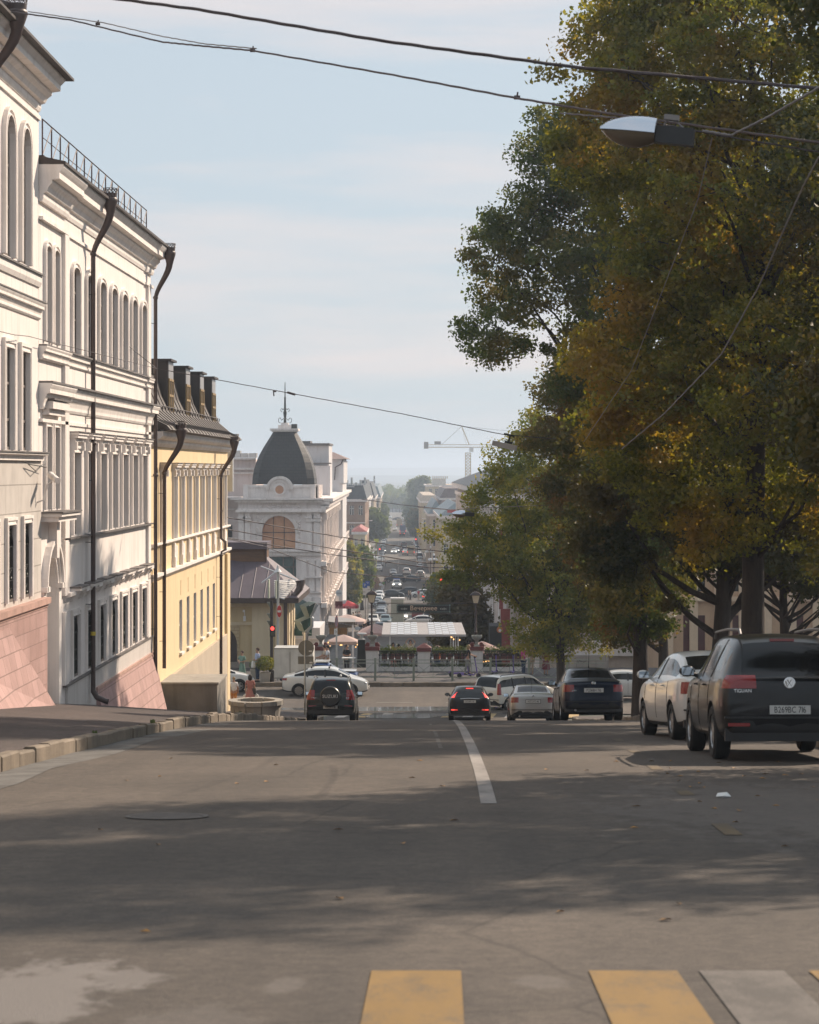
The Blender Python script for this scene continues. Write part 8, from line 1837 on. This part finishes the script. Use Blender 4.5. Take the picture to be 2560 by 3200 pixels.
# scooters
PURP = mat('purple_paint', (.12,.07,.30), .4, var=0)
def scooter(label, x, y, z, rz=0):
    t = thing('kick_scooter', label, 'scooter', (x, y, z), 'purple rental scooters', rz)
    b = MB(); b.box(-.42,.28,-.09,.09,.15,.21); b.build('deck', PURP, t, local=True)
    b = MB(); b.tube([(.28,0,.2),(.42,0,.32),(.50,0,.12)], .035, 6); b.tube([(.44,0,.3),(.30,0,1.12)], .035, 8); b.build('steering_column', PURP, t, local=True)
    b = MB(); b.tube([(.30,-.27,1.14),(.30,0,1.12),(.30,.27,1.14)], .02, 6); b.box(.25,.38,-.06,.06,1.1,1.2); b.build('handlebar', IRON, t, local=True)
    for xx in (-.52,.52):
        b = MB(); b.loft([[(xx+r*math.cos(a), y_, .13+r*math.sin(a)) for a in np.linspace(0,2*math.pi,17)[:-1]] for r, y_ in ((.08,-.03),(.13,-.03),(.13,.03),(.08,.03))]); b.build('wheel', TYRE, t, local=True)
    b = MB(); b.tube([(-.42,0,.22),(-.6,0,.30),(-.66,0,.22)], .03, 5); b.build('rear_guard', PURP, t, local=True)
    return t
scooter('purple kick scooter ridden by the blond woman', (1466-U0)/F*122, 122, PLZ, 0)
scooter('purple kick scooter standing left of the rider', (1440-U0)/F*122.6, 122.8, PLZ, .2); scooter('purple kick scooter parked right of the urn pillar', (1546-U0)/F*123.4, 123.6, PLZ, 1.3); scooter('purple kick scooter parked furthest right, near the woman in pink', (1602-U0)/F*123.4, 123.6, PLZ, 1.4)
# retaining-wall scrawl
b = MB(); rr = random.Random(2); q0 = P(1803,2068,127.5); pts = [(q0[0]+k*.035, 127.58, q0[2]+rr.uniform(-.12,.12)) for k in range(15)]; b.tube(pts, .012, 4); g_ = b.build('scrawl', INK); g_.parent = bpy.data.objects['retaining_wall']

# ================================================================ PEOPLE
SKIN = mat('skin', (.38,.22,.15), .6, var=.06); HAIRD = mat('dark_hair', (.02,.014,.011), .7, var=0); HAIRB = mat('brown_hair', (.06,.03,.018), .7, var=0); HAIRL = mat('blond_hair', (.28,.19,.09), .7, var=0)
SHOE = mat('dark_shoe', (.03,.025,.02), .7, var=0); SHOEW = mat('light_shoe', (.4,.3,.24), .7, var=0)
def cloth(n, c, c2=None, sc=8): return mat('cloth_'+n, c, .9, var=.1, scale=sc, col2=c2)
def skin_mesh(name, verts, edges, radii, m, parent, root=0, sub=1):
    me = bpy.data.meshes.new(name); me.from_pydata(verts, edges, []); o = bpy.data.objects.new('t', me); COL.objects.link(o)
    md = o.modifiers.new('k', 'SKIN'); md.use_smooth_shade = True
    for i, d in enumerate(me.skin_vertices[0].data):
        r = radii[i]; d.radius = r if isinstance(r, tuple) else (r, r); d.use_root = (i == root)
    s_ = o.modifiers.new('s', 'SUBSURF'); s_.levels = sub; s_.render_levels = sub
    dg = bpy.context.evaluated_depsgraph_get(); nm = bpy.data.meshes.new_from_object(o.evaluated_get(dg)); bpy.data.objects.remove(o)
    nm.materials.clear(); nm.materials.append(m); nm.name = name; nm.shade_smooth(); ob = bpy.data.objects.new(name, nm); COL.objects.link(ob); ob.parent = parent; return ob
def person(label, x, y, z, h=1.75, rz=0, arms=('down','down'), top=None, bottom=None, dress=None, shorts=None, hair=HAIRD, longh=False, step=0.0, sit=False, shoe=SHOE, bag=None, group=None, lean=0, slim=1.0, head=0):
    """local frame: faces -Y (towards the camera) at rz=0"""
    t = thing('person', label, 'person', (x, y, z), group, rz); k = h/1.75; V = []; E = []; Rr = []
    def v(p, r, par=None):
        V.append((p[0]*k, p[1]*k, p[2]*k)); Rr.append((r[0]*k*slim, r[1]*k*slim) if isinstance(r, tuple) else r*k); i = len(V)-1
        if par is not None: E.append((par, i))
        return i
    pel = v((0,0,.95), (.15,.11)); sp = v((0,lean*.3,1.12), (.13,.10), pel); ch = v((0,lean*.7,1.33), (.16,.11), sp); nb = v((0,lean,1.48), (.07,.065), ch); hb = v((0,lean-.01,1.575), (.06,.065), nb)
    hm_ = v((0,lean-.02,1.655), (.078,.094), hb); ht = v((0,lean-.005,1.73), (.06,.07), hm_)
    jaw = v((0,lean-.085,1.60), (.028,.022), hm_); nose = v((0,lean-.118,1.645), (.012,.014), hm_)
    J = {}
    for s, A in zip((-1, 1), arms):
        sh = v((s*.165,lean,1.42), .058, ch)
        if A == 'down': el, wr, hd, fd = (s*.225,lean+.03,1.14), (s*.235,lean-.04,.90), (s*.235,lean-.06,.83), (0,-.02,-1)
        elif A == 'front': el, wr, hd, fd = (s*.24,lean+.02,1.16), (s*.10,lean-.20,1.13), (s*.04,lean-.23,1.14), (-s*.9,-.2,.1)
        elif A == 'up': el, wr, hd, fd = (s*.30,lean-.02,1.62), (s*.13,lean-.02,1.82), (s*.06,lean-.01,1.86), (-s*.8,0,.3)
        elif A == 'bar': el, wr, hd, fd = (s*.21,lean-.12,1.18), (s*.18,lean-.34,1.10), (s*.17,lean-.40,1.09), (0,-.9,-.3)
        elif A == 'hip': el, wr, hd, fd = (s*.36,lean+.06,1.20), (s*.20,lean+.0,1.02), (s*.15,lean-.04,1.0), (-s*.3,-.7,-.5)
        e_ = v(el, .042, sh); w_ = v(wr, .028, e_); p_ = v(hd, (.034,.02), w_); J[s] = Vector((hd[0]*k, hd[1]*k, hd[2]*k)); fd = Vector(fd).normalized()
        side = fd.cross(Vector((1,0,0))) if abs(fd.x) < .6 else fd.cross(Vector((0,0,1))); side.normalize()
        for q, ln_ in ((-.027,.075),(-.009,.088),(.009,.083),(.027,.066)):
            b0 = Vector(hd)+side*q+fd*.015; k1 = b0+fd*ln_*.5; k2 = b0+fd*ln_+Vector((-s*.012,-.012,0)); f1 = v(k1, .0085, p_); v(k2, .007, f1)
        t1 = v(Vector(hd)-side*.035+fd*.0, .010, p_); v(Vector(hd)-side*.045+fd*.035+Vector((-s*.015,-.01,0)), .008, t1)
    for s in (-1, 1):
        st = step*s
        if sit: hp = v((s*.09,0,.93), .09, pel); kn = v((s*.11,-.42,.90), .06, hp); an = v((s*.11,-.44,.46), .04, kn); v((s*.11,-.57,.42), .036, an)
        else: hp = v((s*.088,0,.88), .088, pel); kn = v((s*.095,-st*.28-.01,.49), .058, hp); an = v((s*.095,-st*.5+.02,.085), .038, kn); ft = v((s*.105,-st*.5-.07,.04), .036, an); v((s*.11,-st*.5-.15,.032), .03, ft)
    skin_mesh('body', V, E, Rr, SKIN, t, 0)
    g = .018
    if top or dress:
        ids = {}; V2 = []; E2 = []; R2 = []
        def w(p, r, par=None):
            V2.append((p[0]*k, p[1]*k, p[2]*k)); R2.append((r[0]*k*slim, r[1]*k*slim) if isinstance(r, tuple) else r*k); i = len(V2)-1
            if par is not None: E2.append((par, i))
            return i
        a0 = w((0,0,.90), (.175,.135)); a1 = w((0,lean*.3,1.12), (.155,.125), a0); a2 = w((0,lean*.7,1.34), (.18,.132), a1); a3 = w((0,lean,1.45), (.11,.09), a2)
        for s, A in zip((-1,1), arms):
            sh = w((s*.17,lean,1.42), .075, a2)
            tgt = {'down':(s*.225,lean+.02,1.20),'front':(s*.235,lean+.015,1.20),'up':(s*.28,lean-.02,1.58),'bar':(s*.205,lean-.10,1.22),'hip':(s*.33,lean+.05,1.24)}[A]; w(tgt, .062, sh)
        skin_mesh('dress_top' if dress else 'shirt', V2, E2, R2, dress or top, t, 0)
    if dress:
        b = MB(); rings = []; zl = .42 if shorts is None else shorts
        for q in np.linspace(0, 1, 6):
            z_ = (1.02-(1.02-zl)*q)*k; r_ = (.155+.10*q)*k; n = 20; rings.append([(r_*(1+.08*math.sin(5*a)*q)*math.cos(a), r_*.78*(1+.08*math.sin(5*a)*q)*math.sin(a), z_) for a in np.linspace(0,2*math.pi,n+1)[:-1]])
        b.loft(rings, True, False); b.build('skirt', dress, t, 60, local=True)
    if bottom:
        V2 = []; E2 = []; R2 = []
        def w2(p, r, par=None):
            V2.append((p[0]*k, p[1]*k, p[2]*k)); R2.append(r if isinstance(r, tuple) else (r*k, r*k)); i = len(V2)-1
            if par is not None: E2.append((par, i))
            return i
        p0 = w2((0,0,.96), (.165*k,.125*k))
        for s in (-1,1):
            st = step*s
            if sit: a = w2((s*.095,0,.93), .105, p0); b_ = w2((s*.11,-.42,.90), .078, a); w2((s*.11,-.44,.52), .06, b_)
            else:
                a = w2((s*.092,0,.86), .105, p0)
                if shorts: w2((s*.097,-st*.2,shorts), .088, a)
                else: b_ = w2((s*.095,-st*.28-.01,.49), .078, a); w2((s*.095,-st*.5+.01,.11), .058, b_)
        skin_mesh('shorts' if shorts else 'trousers', V2, E2, R2, bottom, t, 0)
    b = MB(); n = 12; b.sphere((0,(lean+.012)*k,1.685*k), .093*k, 12, 8, sx=.93, sy=1.12, sz=1.0)
    if longh: b.loft([[(r*k*math.cos(a), (lean+.045)*k+r*.7*k*math.sin(a), z_*k) for a in np.linspace(0,2*math.pi,13)[:-1]] for r, z_ in ((.10,1.70),(.115,1.60),(.10,1.50),(.05,1.46))])
    b.build('hair', hair, t, 60, local=True)
    for s in (-1,1):
        if sit: continue
        st = step*s; b = MB(); b.loft([[((s*.095+q)*k, (-st*.5+yy)*k, zz*k) for q, zz in ((-.04,0),(.04,0),(.042,hh),(-.042,hh))] for yy, hh in ((.06,.07),(-.03,.08),(-.13,.05),(-.175,.03))]); b.build('shoe', shoe, t, 50, local=True)
    if bag:
        bm_, s_ = bag; p = J[s_]; b = MB(); b.loft([[(p.x-w_*k, p.y-d_*k, p.z-z_*k),(p.x+w_*k, p.y-d_*k, p.z-z_*k),(p.x+w_*k, p.y+d_*k, p.z-z_*k),(p.x-w_*k, p.y+d_*k, p.z-z_*k)] for w_, d_, z_ in ((.02,.02,.04),(.12,.05,.12),(.15,.07,.36),(.12,.05,.42))])
        ob = b.build('carrier_bag', bm_, None, local=True); ob.location = (x, y, z); ob.rotation_euler = (0,0,rz); tag(ob, None, 'bag')
        return t, ob
    return t
CW = cloth('white', (.62,.61,.62)); CBK = cloth('black', (.02,.02,.022)); CNV = cloth('jeans', (.025,.045,.09)); CBL = cloth('light_blue', (.36,.42,.58)); CGN = cloth('green_print', (.12,.22,.17), (.22,.33,.27), 25); CRD = cloth('red_floral', (.42,.16,.13), (.28,.12,.10), 30); COR = cloth('orange', (.50,.20,.03)); CPK = cloth('pink', (.50,.04,.22)); COG = cloth('bright_orange', (.60,.12,.02)); CTN = cloth('tan', (.35,.26,.18)); CGY = cloth('grey', (.2,.2,.2)); CCR = cloth('cream', (.45,.38,.30))
BAGW = mat('white_plastic_bag', (.62,.60,.56), .5, var=.05)
zc_ = zg(106)
person('boy in white T-shirt and orange shorts walking away on the crosswalk', (731-U0)/F*106.5, 106.5, zc_, 1.48, math.pi, top=CW, bottom=COR, shorts=.50, hair=HAIRL, step=.35, shoe=SHOEW)
t, o = person('woman in red floral dress carrying white bags, dark bob hair, seen from behind', (782-U0)/F*106, 106, zc_, 1.64, math.pi, dress=CRD, shorts=.58, hair=HAIRD, longh=True, shoe=SHOEW, bag=(BAGW, 1)); o['label'] = 'white plastic bag in the left hand of the woman in red dress'
p_ = o.copy(); COL.objects.link(p_); p_.location = (o.location[0]+.50, o.location[1], o.location[2]); p_['label'] = 'white plastic bag in the right hand of the woman in red dress'
b = MB(); b.loft([[(xx,yy,zz) for xx,yy in ((-.10,-.06),(.10,-.06),(.10,.06),(-.10,.06))] for zz in (0,.28)]); b.tube([(-.05,0,.28),(-.08,0,.75),(0,0,.28)], .015, 4)
hb_ = b.build('handbag', mat('dark_leather', (.03,.025,.02), .5, var=.1), None, local=True); hb_.location = ((793-U0)/F*106, 106-.02, zc_+.72); tag(hb_, 'dark shoulder handbag on the right of the woman in red dress', 'bag')
person('woman in green dress standing left of the shrub, looking aside', (748-U0)/F*118.5, 120.2, PLZ, 1.62, R(-35), dress=CGN, shorts=.32, hair=HAIRB, arms=('hip','front'), shoe=SHOEW)
t, o = person('man in light blue shirt and jeans holding a white bag by the restaurant', (800-U0)/F*118.8, 119.9, PLZ, 1.80, R(-62), top=CBL, bottom=CNV, hair=HAIRB, arms=('front','front'), bag=(BAGW, -1)); o['label'] = 'white bag hanging from the hands of the man in light blue shirt'
person('man in white T-shirt behind the blue and white van cab, looking left', (1020-U0)/F*120, 121.5, PLZ, 1.82, R(-80), top=CW, bottom=CBK, hair=HAIRD, arms=('front','bar'))
person('man in cream shirt beside the man in white T-shirt', (1011-U0)/F*121, 122.2, PLZ, 1.76, R(-80), top=CCR, bottom=CTN, hair=HAIRD, arms=('bar','bar'))
person('blond woman in dark top riding a purple kick scooter to the right', (1461-U0)/F*122, 122, PLZ+.2, 1.60, R(90), top=CBK, bottom=CGY, hair=HAIRL, longh=True, arms=('bar','bar'), step=.3, lean=-.08)
person('woman in pink top and jeans behind the pedestrian fence', (1636-U0)/F*123, 123, PLZ, 1.72, R(60), top=CPK, bottom=CNV, hair=HAIRB, longh=True, arms=('bar','front'))
person('person in tan clothes right of the woman in pink', (1660-U0)/F*124, 124, PLZ, 1.6, R(-20), top=CTN, bottom=CTN, hair=HAIRB, arms=('front','down'))
person('woman in dark red skirt partly hidden by the leaning tree trunk', (1707-U0)/F*123.5, 123.5, PLZ, 1.68, R(150), dress=cloth('dark_red', (.12,.02,.03)), shorts=.35, hair=HAIRD, arms=('front','down'))
zt_ = zg(131.5)
person('person in orange top sitting at the terrace with hands behind head', (1367-U0)/F*130.5, 130.6, zg(131)+.25, 1.75, math.pi, top=COG, bottom=CNV, sit=True, arms=('up','up'), hair=HAIRD)
person('person in dark cap behind the middle pillar', (1332-U0)/F*131, 131.2, zg(131)+.55, 1.7, R(20), top=CBK, bottom=CBK, sit=True, arms=('front','front'))
person('person in pale top with raised arms under the canopy', (1283-U0)/F*133, 133, zg(133)+.75, 1.65, 0, top=CCR, bottom=CTN, sit=True, arms=('up','up'), hair=HAIRB)
person('woman in long red patterned dress standing under the left of the canopy', (1229-U0)/F*134, 134, zg(134)+.55, 1.68, R(20), dress=CRD, shorts=.15, hair=HAIRD, longh=True)
person('person in black hat and coat standing under the canopy', (1246-U0)/F*136, 136, zg(136)+.4, 1.72, R(160), top=CBK, dress=None, bottom=CBK)
person('waiter in dark clothes under the left cream umbrella', (1084-U0)/F*136, 136, zg(136)+.3, 1.78, R(30), top=CBK, bottom=CBK, arms=('front','front'))
# distant walkers
far_people = [(1204,1830,400,CBK,CBK,'dark dressed walker at the left kerb of the second crossing'),(1188,1848,380,CW,CTN,'white dressed walker left of the police car'),(1199,1843,385,cloth('green', (.08,.25,.06)),CW,'walker in green top near the flower column'),(1194,1850,378,CW,CW,'walker in white beside the one in green'),
 (1127,1912,255,CBL,CNV,'man in light blue shirt on the left sidewalk seen from behind'),(1139,1914,250,CBK,CBK,'dark dressed walker behind the parking sign'),(1151,1916,250,CBK,CTN,'walker in black with bare legs right of the parking sign'),(1104,1888,285,CTN,CTN,'tan dressed person in the group above the red umbrella'),(1112,1886,290,CW,CBL,'white dressed person in the group above the red umbrella'),(1119,1888,288,CGY,CBL,'grey dressed person in the group above the red umbrella'),(1124,1885,292,CW,CNV,'person in white top at the right of the group above the red umbrella'),
 (1277,1875,385,CTN,CBK,'walker in tan coat crossing in mid street'),(1283,1875,382,CCR,CBK,'walker in cream shawl and long dark skirt'),(1308,1874,388,cloth('red', (.40,.03,.04)),CTN,'walker in red jacket in front of the white sedan'),(1333,1829,440,CW,CBK,'man in white top and dark trousers at the right kerb'),(1325,1848,395,CBK,CBK,'dark dressed person waiting at the right kerb'),(1338,1848,398,CTN,CTN,'tan dressed person right of the dark dressed one at the right kerb'),(1206,1771,520,CW,CNV,'person in white standing beside the left parked row')]
base_p = {}
for u, v, Y, tp, bt, lb in far_people:
    key = (tp.name, bt.name)
    if 'M' not in base_p: o = person(lb, 0, 0, 0, 1.74, 0, top=CW, bottom=CNV, step=.25); base_p['M'] = o
    else: o = copy_tree(base_p['M'], None, label=lb)
    if base_p['M'] is not o or True:
        recolor(o, CW, tp); 
        for c in subparts(o):
            if c.name.startswith('trousers'): c.material_slots[0].link = 'OBJECT'; c.material_slots[0].material = bt
            if c.name.startswith('shirt'): c.material_slots[0].link = 'OBJECT'; c.material_slots[0].material = tp
    o['group'] = 'people walking on the distant street'
    Y = YV(v, 235, 700) if Y > 300 else Y
    o.location = ((u-U0)/F*Y, Y, zg(Y)+.14 if Y < 300 else zg(Y)+.01); o.rotation_euler = (0,0,random.Random(int(u)).uniform(0,6.28))

# ================================================================ OVERHEAD WIRES AND HANGING LAMPS
WIRE = mat('dark_cable', (.045,.03,.032), .6, var=0); WIREL = mat('pale_cable', (.22,.20,.19), .6, var=0)
def wire(label, pts, r, m=WIRE, n=24, sag=0, name='overhead_wire'):
    """pts: points in space; a sagging, faintly uneven cable through them"""
    b = MB(); out = []
    P_ = [Vector(p) for p in pts]
    for i in range(len(P_)-1):
        for k in range(n):
            q = k/n; p = P_[i].lerp(P_[i+1], q); p.z -= sag*4*q*(1-q)+.0025*math.sin((i*n+k)*1.3); out.append(p)
    out.append(P_[-1]); b.tube(out, r, 6); return tag(b.build(name, m, None, 60), label, 'cable', 'wires across the street')
wire('thickest dark cable running across the top of the sky into the trees', [(XF,26,D(0,-70,26)[2]+.3), D(100,-22,24), D(420,20,23.4), D(800,85,22.6), D(1200,140,22), D(1725,186,21), D(2100,215,20.4)], .017)
wire('second dark cable below the thickest, from the roof corner to the trees', [(XF,45.5,D(0,22,45)[2]), D(20,24,44.5), D(150,42,42), D(340,88,39), D(420,96,37.5), D(530,106,36), D(830,158,32), D(1080,205,29), D(1290,240,27), D(1725,300,24), D(1900,322,23)], .015)
wire('thin pale cable twisted beside the second dark cable', [D(60,24,44), D(220,48,41), D(340,76,39), D(430,92,37.5), D(540,102,36)], .010, WIREL)
for (u, v, Y) in ((206,50,41),(532,106,36),(1089,205,29)):
    b = MB(); p = D(u, v, Y); b.tube([(p[0]-.04,p[1],p[2]),(p[0]+.04,p[1],p[2])], .028, 6); b.tube([(p[0],p[1],p[2]),(p[0]+.01,p[1],p[2]+.07)], .012, 5); tag(b.build('cable_clamp', WIRE), 'small clamp on the second dark cable, %s' % {206:'near its left end',532:'near its middle',1089:'near the trees'}[u], 'clamp', 'clamps on the cable')
def P2(u, v, Y): return D(u, v, Y)
wire('thin cable with insulator crossing the sky in front of the spire to the hanging lamp', [(XF,66,P2(0,724,66)[2]), D(330,776,70.5), D(600,826,70), D(850,872,69.5), D(1060,915,69.2), D(1300,935,68.5), (8,68,.2)], .012)
b = MB(); b.tube([D(605,826,70),D(622,831,70)], .035, 8); b.tube([D(576,824,70),D(577,834,70)], .022, 6); b.tube([D(575,824,70),D(582,824,70)], .025, 6); tag(b.build('cable_insulator', WIRE), 'dark insulator pieces on the thin cable near the spire', 'insulator')
wire('thin cable fixed to the white wall at mid height with hook links', [(XF+.03,46,P2(0,693,46)[2]), D(30,705,47.5), D(60,708,49.5), D(330,776,70.4)], .008)
wire('upper of the low cables strung over the junction', [(XF,92,P2(0,1040,92)[2]), D(480,1090,100), D(700,1128,104), D(870,1155,108), D(1000,1168,110), D(1175,1130,108)], .022)
wire('middle of the low cables strung over the junction', [(XF,95,P2(0,1075,95)[2]), D(480,1115,102), D(700,1155,106), D(900,1186,110), D(1175,1185,110)], .022)
wire('low cable just under the middle one', [(XF,96,P2(0,1098,96)[2]), D(480,1133,104), D(700,1168,108), D(900,1195,112), D(1180,1200,110)], .022)
wire('lowest cable over the junction passing the dark signal', [(XF,97,-3), D(555,1150,118), D(700,1205,120), D(880,1219,124), D(1000,1208,126), D(1300,1190,128)], .022)
wire('cable between the far buildings above the distant trees', [P(1130,1560,300), P(1250,1577,300), P(1400,1592,300)], .05)
def hang_lamp(label, c, s, rz, shells=True, kind='cobra'):
    t = thing('hanging_street_lamp', label, 'street lamp', c, 'lamps hung over the street', rz)
    if kind == 'cobra':
        b = MB(); rings = []
        for q in np.linspace(0, 1, 9):
            w_ = .16*math.sin(math.pi*min(1, q*.5+.10))**.6*s; hh = (.01+.15*math.sin(math.pi*(q*.62+.01))**.55)*s; x_ = (-.48+.52*q)*s
            rings.append([(x_, w_*math.cos(a), hh*math.sin(a)) for a in np.linspace(0, math.pi, 10)])
        b.loft(rings, True, True); b.build('reflector_hood', mat('polished_aluminium', (.62,.66,.72), .18, metal=1, var=0), t, 60, local=True)
        b = MB(); rings = []
        for q in np.linspace(0, 1, 9):
            w_ = .148*math.sin(math.pi*min(1, q*.5+.12))**.8*s; hh = (.01+.13*math.sin(math.pi*(q*.86))**.8)*s; x_ = (-.47+.51*q)*s
            rings.append([(x_, w_*math.cos(a), -.004-hh*math.sin(a)) for a in np.linspace(0, math.pi, 10)])
        b.loft(rings, True, True); b.build('glass_bowl', mat('smoky_bowl', (.12,.09,.06), .15, var=0), t, 60, local=True)
        b = MB(); b.box(.045*s,.40*s,-.075*s,.075*s,-.075*s,.085*s); b.build('gear_box', mat('black_gear_box', (.015,.015,.016), .5, var=0), t, local=True)
        b = MB(); b.tube([(.1*s,0,.08*s),(.15*s,0,.19*s),(.3*s,0,.08*s)], .012*s, 5); b.box(.10*s,.24*s,-.03*s,.03*s,.15*s,.20*s); b.build('hanger', WIREL, t, local=True)
    else:
        b = MB(); b.loft([[(x_, y_*.12, z_) for y_, z_ in ((-1,-.1),(1,-.1),(1,.06),(-1,.06))] for x_ in (-.38,.38)]); b.build('housing', mat('pale_lamp_housing', (.32,.30,.28), .5, var=.05), t, local=True)
        b = MB(); b.box(-.02,.22,-.06,.06,.07,.14); b.tube([(.1,0,.14),(.1,0,.3)], .03, 6); b.box(-.1,.24,-.03,.03,.3,.36); b.build('bracket', IRON, t, local=True)
        t.rotation_euler = (0, R(13), rz)
    return t
c = D(1372, 283, 21.0); t = hang_lamp('large blurred street lamp with shiny hood hanging in front of the trees', c, 1.0, 0); t.rotation_euler = (0, R(7), R(-10))
hang_lamp('pale boxy lamp hanging right of the crane', D(1063,937,69), 1, R(-8), kind='box')
c = P(1450, 1607, 88); t = hang_lamp('small shiny street lamp hanging before the far right houses', c, 1.0, 0); t.rotation_euler = (0, R(2), 0)
wire('pale cable rising to the right from the big lamp', [D(1480,275,21.2), D(1540,285,21.3), D(1620,245,20.8), D(1725,184,20), D(1800,140,19.4)], .011, WIREL)
wire('grey cable dropping through the leaves to the lower left, right one', [D(1725,330,22), D(1690,395,23), D(1600,600,25), D(1520,745,27), D(1400,870,30), D(1310,945,32)], .008, WIREL)
wire('thin grey cable dropping from the big lamp towards the lower left', [D(1500,290,21.4), D(1470,420,24), D(1330,780,32), D(1230,930,40)], .005, WIREL)
wire('span wire holding the big lamp', [D(1180,238,24), D(1300,248,21.5), D(1400,262,21), D(1500,282,21.4), D(1725,320,22), D(1800,330,22)], .008)
wire('span wire holding the small shiny lamp', [D(880,1068,86), D(950,1074,88), D(1000,1070,89), D(1200,1062,92)], .012)
# ================================================================ HAZE
hz = MB(); hz.box(-7000, 7000, -60, 13500, -26, 26)
hm = bpy.data.materials.new('haze'); hm.use_nodes = True; t = hm.node_tree; t.nodes.clear()
o_ = t.nodes.new('ShaderNodeOutputMaterial'); v_ = t.nodes.new('ShaderNodeVolumePrincipled')
v_.inputs['Color'].default_value = (.70, .83, 1.0, 1); v_.inputs['Density'].default_value = .00040; v_.inputs['Anisotropy'].default_value = .35
t.links.new(v_.outputs[0], o_.inputs['Volume'])
tag(hz.build('haze', hm), kind='stuff')
